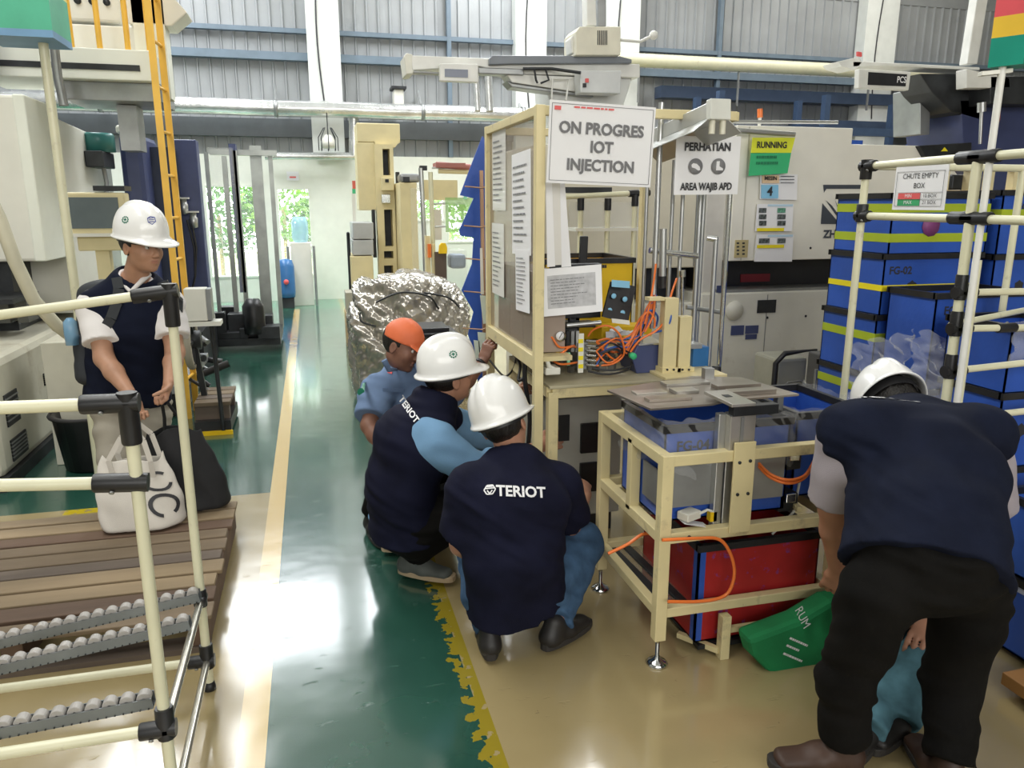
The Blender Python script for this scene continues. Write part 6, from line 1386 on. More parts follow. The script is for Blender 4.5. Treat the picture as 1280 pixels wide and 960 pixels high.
for (v0, v1, lb, sd) in ((255, 289, 'upper photo sheet with a yellow strip on the machine', 1), (293, 327, 'lower photo sheet with a yellow strip on the machine', 2)):
    t = thing('photo_sheet', lb, 'sheet', tuple(P(969, (v0+v1)/2, Y=4.97)), 'photo sheets on the machine')
    card_poly('sheet', [(948-sd, v0), (992, v0), (990, v1), (945-sd, v1)], paper, 4.975, t); BX(t, 'blue_header', 960, v0+.5, 991, v0+3, 4.97, .002, mat('pale blue header', (.5, .68, .82), .5))
    ph_ = [mat('photo dark', (.12, .14, .14), .5, var=.5, scale=60), mat('photo green', (.12, .32, .22), .5, var=.4, scale=60)]
    for k in range(3 if sd == 1 else 1):
        BX(t, 'photo', 949, v0+5+k*8, 958 if sd == 1 else 962, v0+11+k*8, 4.968, .002, ph_[0]); BX(t, 'photo', 972, v0+5+k*8, 982, v0+11+k*8, 4.968, .002, ph_[1 if k == 0 and sd == 1 else 0])
    yv = v1-4 if sd == 1 else v0+13; BX(t, 'yellow_strip', 946.5, yv, 980, yv+4, 4.967, .002, yellt)
# black bin frame and dark unit in front of machine 4
t = thing('bin_frame', 'black tube frame holding a white sack beside the crates', 'bin', (2.75, 4.2, 0)); Yb = 4.2
a = P(966, 500, Y=Yb); b = P(1018, 440, Y=Yb)
fm = MB().tube([(a.x, Yb, 0), (a.x, Yb, b.z-.06), (a.x+.06, Yb, b.z), (b.x, Yb, b.z+.015), (b.x+.01, Yb, 0)], .018, 8); obj('tube_frame', fm, blackp, t); obj('sack', B((a.x+.03, Yb+.03, .05), (b.x-.02, Yb+.3, b.z-.04)), mat('dull sack', (.42, .42, .36), .6), t, bevel=.02)
obj('arch', MB().tube([P(975, 487, Y=Yb-.02), P(985, 478, Y=Yb-.02), P(1000, 476, Y=Yb-.02), P(1012, 484, Y=Yb-.02)], .006, 6), greym, t)
t = thing('grey_unit', 'dark grey unit with slotted front between the bin and crates', 'unit', tuple(P(1030, 600, Y=3.9)*1.0)); t.location.z = 0
BX(t, 'body', 1016, 443, 1043, 640, 3.9, .12, mat('dark grey casing', (.10, .10, .10), .5), .01); BX(t, 'slotted_plate', 1019, 462, 1033, 500, 3.88, .02, greym)
for k in range(3): BX(t, 'slot', 1021+k*4, 475, 1023+k*4, 497, 3.875, .006, ivory)

# ------------------------------------------------------------------ robot over machine 4
t = thing('takeout_robot', 'white take-out robot beam with a vented drive box above the frame', 'robot', (1.6, 5.2, 2.0)); Yr = 5.2
wr = mat('white robot casing', (.78, .78, .74), .35)
def RB(name, pts, dep, m, par=None, Y=Yr, bevel=.006): return obj(name, MB().prism([P(u, v, Y=Y) for u, v in pts], (0, dep, 0)), m, par or t, bevel=bevel)
RB('beam_end', [(505, 70), (508, 66), (516, 68), (517, 92), (508, 93)], .22, mat('cream end cap', (.74, .73, .64), .4))
RB('beam', [(514, 69), (640, 74), (800, 80), (800, 97), (640, 92), (600, 83), (514, 88)], .20, wr)
RB('belt_cover', [(612, 73), (616, 69), (775, 70), (790, 74), (790, 79), (640, 80), (612, 81)], .16, mat('slate belt cover', (.20, .22, .25), .4), Y=Yr-.04)
RB('under_rail', [(598, 84), (655, 86), (655, 94), (598, 92)], .1, greym, Y=Yr-.02); RB('rail', [(517, 88), (552, 90), (552, 93), (517, 91)], .06, greym, Y=Yr-.02)
RB('wedge_arm', [(633, 92), (720, 96), (742, 118), (700, 112), (640, 103)], .16, wr); RB('wedge_shadow_plate', [(633, 101), (640, 104), (742, 119), (742, 122), (640, 109)], .14, greym)
dp = RB('display', [(550, 79), (598, 80), (598, 103), (550, 101)], .05, wr, Y=Yr-.08); RB('dark_window', [(556, 86), (585, 87), (585, 97), (556, 96)], .01, mat('dim display', (.12, .14, .2), .2), dp, Yr-.085, 0)
RB('pedestal', [(688, 96), (790, 98), (780, 130), (786, 178), (700, 176), (690, 125)], .4, mat('white pedestal', (.70, .72, .70), .45), Y=Yr+.05)
cb = RB('control_box', [(725, 88), (777, 88), (776, 117), (726, 116)], .12, mat('grey white control box', (.68, .70, .70), .4), Y=Yr-.14); RB('red_switch', [(732, 98), (736, 98), (736, 103), (732, 103)], .01, inkr, cb, Yr-.15, 0); RB('black_switch', [(729, 104), (733, 104), (733, 109), (729, 109)], .01, ink, cb, Yr-.15, 0)
mo = RB('drive_box', [(720, 40), (725, 33), (776, 33), (776, 69), (720, 69)], .25, mat('cream drive box', (.76, .73, .60), .4), Y=Yr-.1)
for k in range(6): RB('vent_slot', [(747+k*2.2, 38), (748+k*2.2, 38), (748+k*2.2, 56), (747+k*2.2, 56)], .006, darkm, mo, Yr-.104, 0)
RB('side_cover', [(713, 48), (721, 40), (721, 68), (715, 66)], .12, wr, Y=Yr-.05)
RB('mast', [(733, -30), (744, -30), (746, 32), (734, 32)], .10, wr, Y=Yr); RB('cable_chain', [(747, -30), (758, -30), (758, 33), (748, 33)], .08, greym, Y=Yr+.05)
PT(t, 'cable', [(654, 86, Yr-.05), (690, 86, Yr-.05), (726, 91, Yr-.16)], .010, darkm); 
for e in (660, 676): PT(t, 'cable', [(e+8 if e == 660 else e+6, 87, Yr-.06), (e+10, 100, Yr-.06), (e+12 if e == 660 else e, 104, Yr-.06)], .007, darkm)
PT(t, 'antenna', [(776, 50, Yr), (800, 52, Yr), (815, 45, Yr)], .010, wr); obj('ball', MB().lathe(P(817, 44, Y=Yr), [(.03*math.sin(a), -.03*math.cos(a)) for a in np.linspace(0, math.pi, 9)], 14), wr, t)
for (u, v, w_) in ((690, 97, 22),): RB('step_frame', [(u, 97), (u+25, 97), (u+25, 99), (u, 99)], .02, wr, Y=Yr-.06); RB('step_leg', [(u, 97), (u+2, 97), (u+1, 126), (u-1, 126)], .02, wr, Y=Yr-.06); RB('step_leg', [(u+21, 97), (u+23, 97), (u+19, 126), (u+17, 126)], .02, wr, Y=Yr-.06)
# second robot beam, right, with counter display
t = thing('counter_robot', 'white robot beam with a dark PCS counter display at upper right', 'robot', (3.6, 5.0, 2.2)); Yr = 5.1
RB('beam', [(1066, 76), (1225, 84), (1225, 88), (1100, 82), (1066, 84)], .2, wr); RB('beam_end', [(1047, 77), (1073, 71), (1078, 78), (1072, 86), (1066, 87), (1052, 83)], .18, wr)
dp = RB('display_frame', [(1074, 86), (1139, 90), (1136, 113), (1073, 110)], .05, wr, Y=Yr-.1); RB('dark_window', [(1086, 90), (1134, 93), (1132, 108), (1085, 106)], .01, mat('black display', (.03, .03, .035), .25), dp, Yr-.105, 0)
text('PCS', .060, P(1127, 100, Y=Yr-.11), (1, 0, 0), (0, 0, 1), paper, dp, bold=.02, sx=.8)
RB('dark_drive', [(1150, 92), (1215, 92), (1235, 120), (1225, 150), (1190, 140), (1165, 115)], .3, darkm); RB('side_box', [(1208, 86), (1262, 97), (1263, 110), (1208, 110)], .1, wr, Y=Yr-.1); RB('red_mark', [(1072, 64), (1078, 65), (1078, 71), (1072, 70)], .02, inkr)
RB('mast', [(1226, -30), (1240, -30), (1222, 80), (1209, 80)], .08, wr, Y=Yr+.1)
RB('support', [(1150, 110), (1164, 110), (1162, 168), (1150, 168)], .3, greym, Y=Yr+.3)
for (u, v0, v1) in ((1227, 128, 180),): PT(t, 'air_filter', [(u, v0, 4.9), (u, v0+12, 4.9)], .03, alu, 12); PT(t, 'filter_pipe', [(u, v0+12, 4.9), (u-2, v1, 4.9)], .012, alu)
t = thing('dark_hopper', 'dark overhead machinery with a warning label at the right edge', 'machinery', (4.6, 4.9, 1.9))
RB('body', [(1200, 125), (1330, 125), (1330, 240), (1240, 240), (1205, 190)], .6, navyp, Y=5.2); RB('black_arm', [(1150, 182), (1215, 178), (1215, 205), (1160, 200)], .3, darkm, Y=4.95); RB('warning_label', [(1177, 189), (1181, 184), (1185, 189)], .005, yellt, None, 4.94, 0)
RB('black_block', [(1238, 95), (1330, 95), (1330, 130), (1238, 130)], .4, darkm, Y=5.0); PT(t, 'red_cable', [(1250, 115, 4.9), (1248, 150, 4.9), (1238, 170, 4.9), (1240, 200, 4.9)], .012, mat('dark red cable', (.3, .04, .03), .4))
t = thing('tower_lamp', 'small tower lamp with orange top above the white machine', 'lamp', tuple(P(949, 156, Y=5.3))); PT(t, 'stem', [(949, 157, 5.3), (950, 147, 5.3)], .012, ivory); PT(t, 'lens', [(950, 147, 5.3), (950, 136, 5.3)], .020, mat('orange lens', (.8, .2, .05), .3), 12)
t = thing('blue_rack', 'blue storage rack far behind the white machine', 'rack', (8.0, 12.0, 0)); 
for (x0_, x1_, z) in ((6.6, 12.5, 2.2), (6.6, 12.5, 2.75)): obj('beam', B((x0_, 12.0, z), (x1_, 12.12, z+.13)), mat('rack blue', (.045, .075, .14), .4), t)
for x in (6.6, 8.6, 10.6, 12.5): obj('post', B((x, 12.0, 0), (x+.1, 12.12, 3.4)), mat('rack blue', (.045, .075, .14), .4), t); obj('rear_post', B((x, 12.8, 0), (x+.1, 12.92, 3.4)), mat('rack blue', (.045, .075, .14), .4), t)
for x in (6.8, 7.5, 8.9, 10.9): o = obj('blue_tarp', B((x, 12.05, 2.33), (x+.55, 12.7, 2.68)), bluep, t)

# ------------------------------------------------------------------ right pipe rack and crates
RX = 2.10
t = thing('chute_rack', 'cream pipe chute rack standing before the blue crates', 'rack', (RX, 2.3, 0))
A_ = (RX, 2.642); B_ = (RX, 2.118)
zt4 = 1.742; zm4 = P(1083, 270, X=RX).z
pipe(t, (*A_, 0), (*A_, zt4)); pipe(t, (*B_, 0), (*B_, zt4), .0165)
pipe(t, (RX, 2.642, zt4), (RX, 1.55, zt4+.01)); joint(t, (RX, 2.642, zt4), (0, -1, 0), (0, 0, -1), L=.05); joint(t, (RX, 2.118, zt4+.005), (0, 1, 0), (0, -1, 0), L=.08); joint(t, (RX, 2.642, zm4), (0, -1, 0), (0, 0, 1), L=.045); joint(t, (RX, 2.118, zm4), (0, 1, 0), (0, -1, 0), L=.08)
pipe(t, (RX, 2.642, zm4), (RX, 1.55, zm4-.005)); pipe(t, (RX, 2.642, 1.0), (RX, 2.118, 1.0)) if False else None
for (v, s0) in ((365, .01), (411, .02), (466, -.03), (531, -.02)):
    z = P(1195, v, X=RX).z; pipe(t, (RX, 2.118, z), (RX+.75, 2.118, z-s0), .012); joint(t, (RX, 2.118, z), (1, 0, 0), (0, 0, 1), r=.020, L=.06)
z = P(1195, 411, X=RX).z; pipe(t, (RX, 2.14, z+.01), (RX+.75, 2.45, z+.01), .011); joint(t, (RX+.20, 2.118, z-.005), (1, 0, 0), r=.017, L=.05)
pipe(t, (RX+.75, 2.118, 0), (RX+.75, 2.118, zt4)); pipe(t, (RX+.75, 2.642, 0), (RX+.75, 2.642, zt4)); pipe(t, (RX, 2.642, zt4), (RX+.75, 2.642, zt4)); pipe(t, (RX, 2.642, .25), (RX, 2.118, .25))
obj('second_post', MB().tube([(RX+.02, 2.085, 0), (RX+.02, 2.085, 1.42)], .013, 12), pipe_m, t)
# signal post and tri-colour box
t = thing('tricolour_signal', 'red, yellow and green signal box on a thin white post', 'signal', (RX, 2.075, 0))
obj('post', MB().tube([(RX, 2.072, 0), (RX, 2.072, 2.02)], .011, 12), mat('white post', (.78, .78, .74), .35), t)
q = P(1250, 60, X=RX+.02); c = Matrix.Rotation(.5, 3, 'Z')
for (nm, v0, v1, m_) in (('green_band', 86, 51, mat('signal green', (.01, .28, .20), .4)), ('yellow_band', 51, 26, mat('signal yellow', (.80, .52, .05), .4)), ('red_band', 26, -12, mat('signal red', (.72, .10, .12), .4))):
    z0_ = P(1250, v0, X=RX+.02).z; z1_ = P(1250, v1, X=RX+.02).z; obj(nm, MB().cbox((RX+.03, 2.075, (z0_+z1_)/2), (.095, .095, z1_-z0_), None, c), m_, t)
z0_ = P(1250, 88, X=RX).z; obj('bracket', MB().bar((RX-.055, 2.10, z0_-.01), (RX+.03, 2.07, z0_-.002), .03, .012), ivory, t); obj('side_panel', MB().cbox((RX+.10, 2.02, z0_+.03), (.02, .06, .12)), mat('brown shade', (.25, .13, .12), .5), t)
# chute sign
q = P(1149, 235, X=RX-.012); Rr = Vector((0, -1, .0)); Uu = Vector((0, 0, 1)); wS = abs(P(1116, 236, X=RX-.012).y-P(1181, 234, X=RX-.012).y); hS = P(1147, 208, X=RX-.012).z-P(1151, 263, X=RX-.012).z
t = thing('chute_sign', 'white CHUTE EMPTY BOX sign with red and green rows on the rack', 'sign', tuple(q)); obj('board', sheet(q, Rr, Uu, wS, hS, .003), paper, t)
def st_(body, fy, size, fx=0, m=ink, sx=1.0, bold=.0): return text(body, size*hS, q+Rr*fx*wS+Uu*fy*hS+Vector((-.001, 0, 0)), Rr, Uu, m, t, bold=bold, sx=sx)
k_ = .75*wS/hS
st_('CHUTE EMPTY', .27, .17, sx=k_*.82); st_('BOX', .05, .17, sx=k_*.82)
obj('red_cell', sheet(q+Rr*(-.18*wS)+Uu*(-.18*hS)+Vector((-.001, 0, 0)), Rr, Uu, wS*.44, hS*.14, .001), inkr, t); obj('green_cell', sheet(q+Rr*(-.18*wS)+Uu*(-.33*hS)+Vector((-.001, 0, 0)), Rr, Uu, wS*.44, hS*.15, .001), mat('sign green', (.05, .38, .15), .5), t)
for (b_, fx, fy, m_) in (('MIN', -.18, -.18, paper), ('MAX', -.18, -.33, paper), ('10 BOX', .23, -.18, ink), ('21 BOX', .23, -.33, ink)):
    o = text(b_, .12*hS, q+Rr*fx*wS+Uu*fy*hS+Vector((-.003, 0, 0)), Rr, Uu, m_, t, sx=k_*.85, bold=0)
bo = MB()
for (a, b) in (((-.45, .38), (.45, .38)), ((.45, .38), (.45, -.41)), ((.45, -.41), (-.45, -.41)), ((-.45, -.41), (-.45, .38)), ((-.4, -.255), (.45, -.255)), ((.05, -.1), (.05, -.41)), ((-.4, -.1), (.45, -.1))): bo.bar(q+Vector((-.0025, 0, 0))+Rr*wS*a[0]+Uu*hS*a[1], q+Vector((-.0025, 0, 0))+Rr*wS*b[0]+Uu*hS*b[1], .001)
obj('border', bo, inkg, t)
# crate stacks
clear2 = mat('creased clear film', (0.85, 0.87, 0.92), 0.10, var=0.02, alpha=0.26, bump=1.0, bscale=22)
cx0, cx1, cy0, cy1 = 2.575, 3.12, 3.05, 3.44
lev = [0, .245, .52, .80, 1.085, 1.37, 1.645]
names = ['lowest', 'second from the bottom', 'third from the bottom', 'lime taped, under the FG-02 crate', 'FG-02 marked with yellow tape', 'topmost with two lime tape bands']
for k in range(6):
    z0_, z1_ = lev[k]+.001, lev[k+1]
    tp = {5: [(z0_+.19, .04), (z0_+.055, .04)], 4: [(z0_+.115, .028)], 3: [(z0_+.16, .04)], 2: [(z0_+.18, .04)], 1: [(z0_+.12, .03)], 0: None}[k]
    dx = (-.008, .006, -.012, -.010, .0, .012)[k]
    crate((cx0+dx, cy0, z0_), (cx1+dx, cy1, z1_), f'blue crate of the left stack, {names[k]}', 'left stack of blue crates', tape=tp, tm=yellt if k == 4 else limet, code='FG-02' if k == 4 else None, codeu=.17, mark=k in (4,))
obj('red_stamp', MB().lathe((cx0+.23, cy0-.003, 1.50), [(0, 0), (.05, 0), (.05, .001), (0, .001)], 10, axis=(0, -1, 0)), mat('faded red stamp', (.24, .06, .2), .5), bpy.data.objects['plastic_crate'] if False else [o for o in bpy.data.objects if o.get('label', '').endswith('two lime tape bands')][0])
lev2 = [0, .27, .55, .83, 1.09, 1.36, 1.66]
for k in range(6):
    tp = [(lev2[k]+.17, .045)] if k in (3, 5) else None
    crate((3.17, 3.02, lev2[k]+.001), (3.72, 3.42, lev2[k+1]), f'blue crate of the right stack, {["lowest", "second up", "third up", "fourth up with lime tape", "fifth up with a round mark", "topmost with lime tape"][k]}', 'right stack of blue crates', tape=tp, mark=k == 4, code='FG-02' if k in (3, 5) else None)
lev3 = [0, .28, .56, .80, 1.225]
a = P(1146, 347, Y=2.84)
for k in range(4):
    crate((a.x+(k % 2)*.006, 2.72, lev3[k]+.001), (a.x+.50, 3.0, lev3[k+1]), f'blue crate of the front stack, {["lowest", "second up", "third up", "topmost, marked FG-03"][k]}', 'front stack of blue crates', code='FG-03' if k == 3 else None, mark=k == 3, codeu=.22)
lev4 = [0, .30, .60, .90, 1.16]
for k in range(4):
    crate((2.50, 2.26, lev4[k]+.001), (2.86, 2.56, lev4[k+1]), f'blue crate at the right edge behind the rack post, {["lowest", "second up", "third up", "topmost"][k]}', 'right edge stack of crates', m=bluep, mark=k in (2,))
for k in range(2):
    crate((2.37, 1.70, .02+k*.29), (2.80, 2.10, .30+k*.29), ['blue crate on the floor at the right edge', 'blue crate on top of the right edge floor crate'][k], 'crates on the floor by the bending person', mark=False, m=bluedk if k else bluep)
obj('pale_band', B((2.366, 1.69, .255), (2.37, 2.1, .285)), mat('pale blue band', (.45, .5, .65), .4), [o for o in bpy.data.objects if o.get('label', '') == 'blue crate on the floor at the right edge'][0])
t = thing('wooden_block', 'orange brown wooden dolly corner on the floor at the right edge', 'dolly', (2.22, 1.80, 0)); obj('block', B((2.16, 1.66, .03), (2.36, 1.80, .075)), mat('orange brown wood', (.35, .17, .05), .6), t, bevel=.004); obj('wheel', MB().lathe((2.2, 1.70, .02), [(0, -.02), (.02, -.02), (.02, .02), (0, .02)], 12, axis=(0, 1, 0)), rubber, t); obj('dark_rail', B((2.14, 1.62, .0), (2.34, 1.66, .03)), mat('dark brown rail', (.06, .03, .02), .6), t)
film('plastic_liner', 'clear plastic sheet crumpled over the crates behind the bending person', lambda u, v: crumple((2.40+u*.50, 2.66-.05*math.sin(u*3)-.12*v, 1.05-.28*v+.03*math.sin(u*9)), .018, 2), 50, 20, m=clear2)
film('plastic_liner', 'clear plastic sheet hanging from the right edge crates', lambda u, v: crumple((2.48+u*.4, 2.235, 1.18-.16*v+.02*math.sin(u*9)), .012, 5), 30, 10, m=clear2)
film('plastic_liner', 'clear plastic bag hanging left of the bending person helmet', lambda u, v: crumple((2.18+u*.30, 2.72, 1.02-.26*v+.05*u), .016, 9), 34, 18, m=clear2)
t = thing('cream_trolley', 'cream steel trolley behind the tops of the blue crates', 'trolley', (3.6, 4.0, 0)); Yr = 4.0
for (u0, u1) in ((1180, 1186), (1211, 1216), (1236, 1242), (1266, 1272)): BX(t, 'post', u0, 210, u1, 250, 3.9, .05, creamr)
BX(t, 'top_rail', 1178, 208, 1275, 212, 3.9, .05, creamr); BX(t, 'deck', 1178, 238, 1300, 246, 3.88, .4, card); BX(t, 'leg', 1182, 246, 1188, 700, 3.92, .05, creamr); BX(t, 'leg', 1266, 246, 1272, 700, 3.92, .05, creamr); BX(t, 'motor', 1190, 218, 1209, 237, 3.95, .2, darkm, .01)

# ------------------------------------------------------------------ middle distance right of the aisle
t = thing('cream_robot', 'tall cream robot column with slots beside the aisle end', 'robot', tuple(P(485, 420, Z=0)))
BX(t, 'head_box', 446, 154, 500, 178, 9.6, .5, creamr, .01); BX(t, 'side_box', 447, 178, 470, 263, 9.6, .4, creamr, .01)
RBp = lambda name, pts, dep, m, Y, par=None: obj(name, MB().prism([P(u, v, Y=Y) for u, v in pts], (0, dep, 0)), m, par or t)
RBp('neck', [(468, 176), (500, 176), (494, 184), (470, 184)], .3, creamr, 9.58)
q0 = P(467, 180, Y=9.55); q1 = P(497, 400, Y=9.55)
def slab(u0, v0, u1, v1, hs, Y, dep, m, name, par):
    a = P(u0, v0, Y=Y); b = P(u1, v1, Y=Y); H = []
    for (p, q, r, s_) in hs: c = P(p, q, Y=Y); d = P(r, s_, Y=Y); H.append((c.x, d.x, d.z, c.z))
    return obj(name, holed(a.x, b.x, max(b.z, 0), a.z, Y, Y+dep, sorted(H, key=lambda h: h[2])), m, par)
slab(468, 180, 500, 440, [(478, 186, 488, 219), (480, 262, 492, 308), (480, 314, 492, 323), (480, 332, 492, 350)], 9.5, .22, creamr, 'column', t)
BX(t, 'slot_back', 476, 184, 494, 352, 9.75, .03, darkm)
BX(t, 'clamp_block', 477, 222, 492, 238, 9.4, .15, creamr, .005); BX(t, 'clamp_hole', 481.5, 224, 486, 228, 9.39, .01, darkm); BX(t, 'lens', 477, 243, 488, 254, 9.42, .08, chrome, .005); BX(t, 'dark_side', 466, 262, 470, 322, 9.56, .1, darkm); BX(t, 'dark_side', 497, 215, 501, 318, 9.56, .1, darkm)
t = thing('cream_cabinet', 'cream cabinet with a grey top door near the aisle end', 'cabinet', tuple(P(455, 415, Z=0)))
BX(t, 'body', 440, 320, 468, 412, 9.2, .7, creamr, .01); BX(t, 'grey_door', 441, 278, 467, 299, 9.2, .6, mat('grey cabinet door', (.45, .46, .46), .4), .01); BX(t, 'grey_door', 441, 300, 467, 319, 9.2, .6, mat('grey cabinet door', (.45, .46, .46), .4), .01)
BX(t, 'dark_hose', 435, 290, 439, 365, 9.3, .1, darkm, .02)
t = thing('small_tower_lamp', 'small red and green tower lamp on a post before the far cabinet', 'lamp', tuple(P(442, 275, Y=9.4)))
for (v0, v1, m_) in ((226, 236, mat('red lens', (.65, .10, .05), .3)), (236, 242, grn), (242, 277, ivory)): BX(t, 'segment', 440.5, v0, 444.5, v1, 9.4, .04, m_)
for (u0, v0, u1, v1, Y, m_, lb) in ((432, 366, 462, 391, 8.9, mat('grey carton', (.42, .40, .33), .7), 'greyish carton on top of the brown carton by the aisle'), (432, 391, 456, 418, 8.9, card, 'brown cardboard carton on the floor by the aisle')):
    a = P(u0, v0, Y=Y); b = P(u1, v1, Y=Y); t = thing('carton', lb, 'carton', ((a.x+b.x)/2, Y+.2, 0 if v1 > 400 else b.z), 'cartons by the aisle'); obj('body', B((a.x, Y, 0 if v1 > 400 else b.z+.001), (b.x, Y+.35, a.z)), m_, t, bevel=.004); obj('tape', B(((a.x+b.x)/2-.025, Y-.001, a.z-.08), ((a.x+b.x)/2+.025, Y+.35, a.z+.001)), mat('tan tape', (.45, .33, .16), .3), t)
t = thing('cream_machine', 'cream machine housing with clear guard right of the tall robot', 'machine', tuple(P(520, 410, Z=0)))
BX(t, 'left_body', 502, 228, 523, 372, 9.0, .6, creamr, .01); BX(t, 'arched_top', 500, 217, 525, 228, 9.0, .3, greym, .03); BX(t, 'dark_opening', 504, 221, 512, 227, 8.98, .05, darkm); BX(t, 'back_body', 530, 225, 572, 250, 9.2, .3, creamr); None
BX(t, 'clear_guard', 515, 235, 530, 365, 8.8, .02, clearw); BX(t, 'lower_body', 502, 372, 575, 420, 8.9, .8, creamr, .01); BX(t, 'white_window_frame', 508, 378, 519, 395, 8.88, .02, whitew); BX(t, 'white_curtain', 538, 262, 552, 300, 9.3, .02, paper_d)
t = thing('roller_feeder', 'small roller feeder on steel posts with a dull red roller', 'feeder', tuple(P(545, 420, Z=0)))
PT(t, 'steel_post', [(526, 210, 7.6), (530, 290, 7.6), (533, 368, 7.6)], .024, alu, 10); PT(t, 'cream_post', [(538, 215, 7.6), (541, 300, 7.6), (544, 372, 7.6)], .024, pipe_m, 10)
for (v, u1) in ((255, 562), (284, 560), (210, 590)): PT(t, 'crossbar', [(540, v, 7.6), (u1, v-1, 7.6)], .010, alu, 8)
PT(t, 'red_roller', [(545, 206, 7.6), (588, 209, 7.6)], .03, mat('dull red roller', (.42, .16, .14), .5), 12); PT(t, 'cream_roller', [(548, 214, 7.6), (586, 215, 7.6)], .022, creamr, 12); BX(t, 'red_pad', 545, 203.5, 582, 209, 7.55, .2, mat('dull red roller', (.42, .16, .14), .5)); BX(t, 'joint', 525, 207, 534, 213, 7.58, .05, darkm)
t = thing('tool_board', 'dark board and cream posts with a yellow cap behind the foil pile', 'stand', tuple(P(548, 430, Z=0)))
BX(t, 'dark_board', 545, 315, 559, 400, 7.4, .06, mat('dark brown board', (.10, .07, .055), .6)); RBp('yellow_cap', [(550, 307), (552, 304), (557, 304), (559, 309), (559, 317), (549, 317)], .06, yellp, 7.35); BX(t, 'cream_post', 533, 295, 539, 400, 7.5, .08, creamr); BX(t, 'orange_strip', 535, 305, 539, 322, 7.44, .04, orange); BX(t, 'cream_post', 541, 305, 545, 400, 7.45, .06, creamr); BX(t, 'clear_drum', 559, 312, 585, 372, 7.3, .3, clearw, .03); BX(t, 'blue_drum', 563, 318, 583, 336, 7.4, .2, mat('grey blue drum', (.22, .28, .38), .4), .03)
BX(t, 'green_film', 557, 247, 593, 290, 6.6, .008, mat('green tinted film', (.35, .60, .22), .3, alpha=.55, var=.2, bump=.5, bscale=8)); BX(t, 'green_clip', 580, 242, 584, 249, 6.58, .02, mat('mint plastic', (.3, .7, .45), .4))
# foil covered pile
a = P(446, 470, Y=6.1); b = P(592, 352, Y=6.1); cx, zc, top = (a.x+b.x)/2, .0, P(490, 352, Y=6.2).z; rx = (b.x-a.x)/2
def foilpt(u, v, s=0):
    th = u*2*math.pi; hgt = top*(1 if True else 0)
    k = v; r = (math.sin(min(k*1.7, 1)*math.pi/2))**.5; x = cx+rx*r*math.copysign(abs(math.cos(th))**.8, math.cos(th)); y = 6.5+.45*r*math.copysign(abs(math.sin(th))**.8, math.sin(th))
    z = hgt*(1-max(0, (k-.25)/.75)**1.1)*(1-.10*max(0, (x-cx)/rx))+.035*math.sin(x*9)*(1-k)
    def rid(p): return abs(math.sin(p))
    w_ = .8*math.sin(x*6+z*4)+.7*math.sin(y*7-z*5); n = .045*(rid(x*5.5+z*7+w_)-.5)+.024*(rid(x*13+z*8+y*3+w_*2)+.7*rid(z*26-x*15+w_*3)+.5*rid(y*33+x*29+z*21+w_)+.35*rid(x*61-z*47+w_*4)-1.2)
    return (x+n*math.cos(th)*1.0, y+n*math.sin(th), z+n*.8)
t = thing('foil_pile', 'large pile wrapped in crumpled silver plastic right of the aisle', 'wrapped pile', (cx, 6.5, 0))
o = film('wrap', None, foilpt, 260, 90, m=foil, cat=None); o.parent = t; o.location = Vector(o.location)-Vector(t.location)
for (pts) in ([(470, 378, 6.05), (500, 366, 6.02), (535, 370, 6.02), (548, 386, 6.05)], [(450, 392, 6.1), (452, 402, 6.06), (470, 408, 6.03)], [(530, 366, 6.05), (560, 372, 6.05), (575, 385, 6.1)]): curve3(pts, .008, darkm, t, 'cord')
t = thing('black_tray', 'black tray with clear film on a cream ledge behind the helmets', 'tray', tuple(P(552, 425, Y=5.2)))
BX(t, 'tray', 524, 410, 562, 420, 5.2, .3, blackp, .01); BX(t, 'tray_edge', 520, 417, 573, 422, 5.15, .35, blackp, .004); BX(t, 'ledge', 524, 425, 582, 429, 5.2, .4, creamr, .01); BX(t, 'ledge_post', 560, 429, 566, 700, 5.3, .04, creamr); BX(t, 'ledge_post', 526, 429, 532, 700, 5.3, .04, creamr); PT(t, 'rod', [(572, 424, 5.1), (600, 437, 4.6)], .006, card)
BX(t, 'cardboard_flap', 566, 426, 600, 470, 5.05, .01, card)
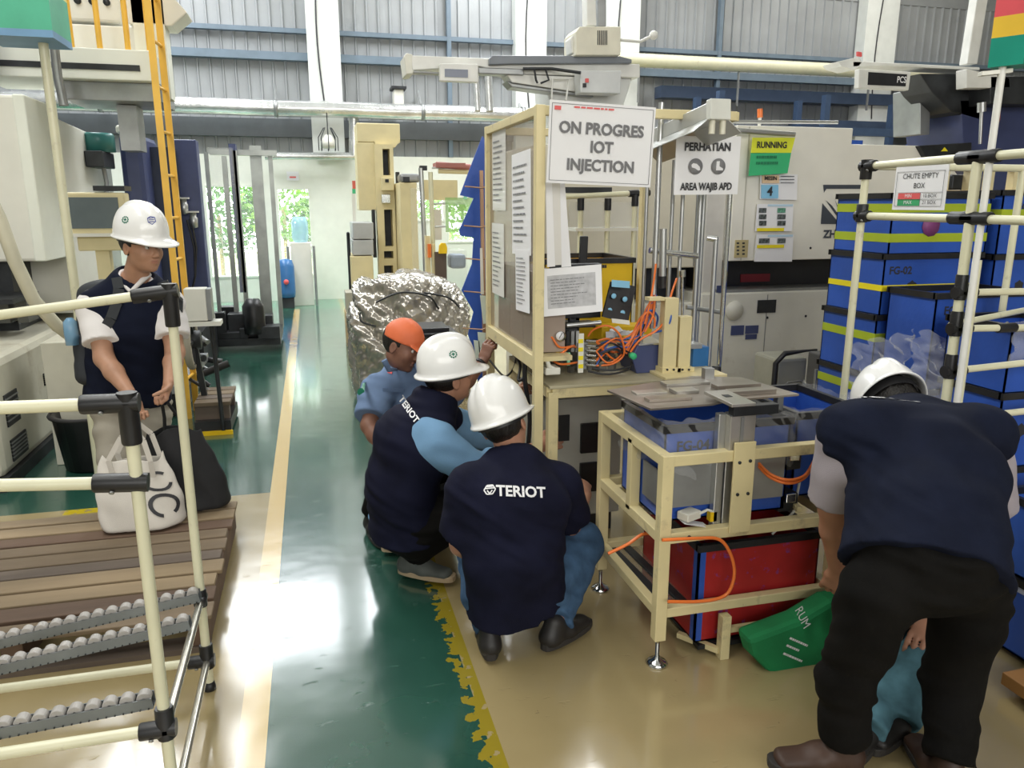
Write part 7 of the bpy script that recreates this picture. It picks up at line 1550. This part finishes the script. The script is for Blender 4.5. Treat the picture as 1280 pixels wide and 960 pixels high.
# blue fir-shaped sheet with its wire stand
t = thing('blue_sheet', 'tall blue plastic sheet with a stepped edge behind the frame', 'sheet', (.95, 4.3, 0)); pts = [(603, 170), (614, 184), (618, 300), (616, 480), (614, 640), (600, 640), (598, 480), (592, 440), (585, 418), (592, 390), (577, 363), (590, 330), (592, 297), (576, 295), (574, 288), (592, 248), (575, 244), (583, 222)]
RBp('board', pts, .008, bluep, 4.3)
t = thing('wire_stand', 'copper coloured stand with thin rods in front of the blue sheet', 'stand', (.9, 4.2, 0)); cop = mat('dull copper rod', (.45, .28, .18), .4, metal=.5)
RBp('post', [(600, 213), (604, 213), (608, 430), (604, 430)], .02, cop, 4.2); q = P(606, 430, Y=4.2); obj('lower_post', MB().bar((q.x, 4.21, 0), (q.x, 4.21, q.z), .02), cop, t)
for (v, u0) in ((235, 581), (284, 580), (325, 582), (366, 580), (412, 578), (448, 582)): PT(t, 'rod', [(u0, v-2, 4.2), (603, v, 4.2), (612, v-4, 4.15)], .004, cop, 6)
for (pts, m_) in (([(600, 310), (603, 310), (605, 368), (601, 368)], ivory), ([(600, 369), (609, 370), (610, 404), (604, 405)], mat('pale mint paper', (.65, .75, .68), .6)), ([(597, 415), (607, 416), (606, 446), (599, 440)], mat('pale mint paper', (.65, .75, .68), .6)), ([(592, 425), (599, 426), (602, 455), (595, 452)], mat('pale mint paper', (.65, .75, .68), .6))): RBp('hanging_slip', pts, .002, m_, 4.12)
RBp('pink_slip', [(574, 418), (584, 421), (581, 440), (570, 435)], .002, mat('pale pink paper', (.7, .52, .48), .6), 4.15)
# cables low on the frame
t = thing('frame_cables', 'black cables hanging on the inner side of the frame post', 'cables', tuple(P(650, 460, Y=3.3)))
curve3([(640, 440, 3.4), (650, 455, 3.35), (648, 475, 3.3), (655, 470, 3.3), (658, 450, 3.3)], .007, blackp, t, 'cable'); curve3([(660, 430, 3.2), (656, 470, 3.2), (662, 520, 3.2), (660, 560, 3.2)], .010, blackp, t, 'cable'); curve3([(612, 450, 3.7), (630, 470, 3.6), (642, 460, 3.5), (646, 440, 3.4)], .005, blackp, t, 'cable')
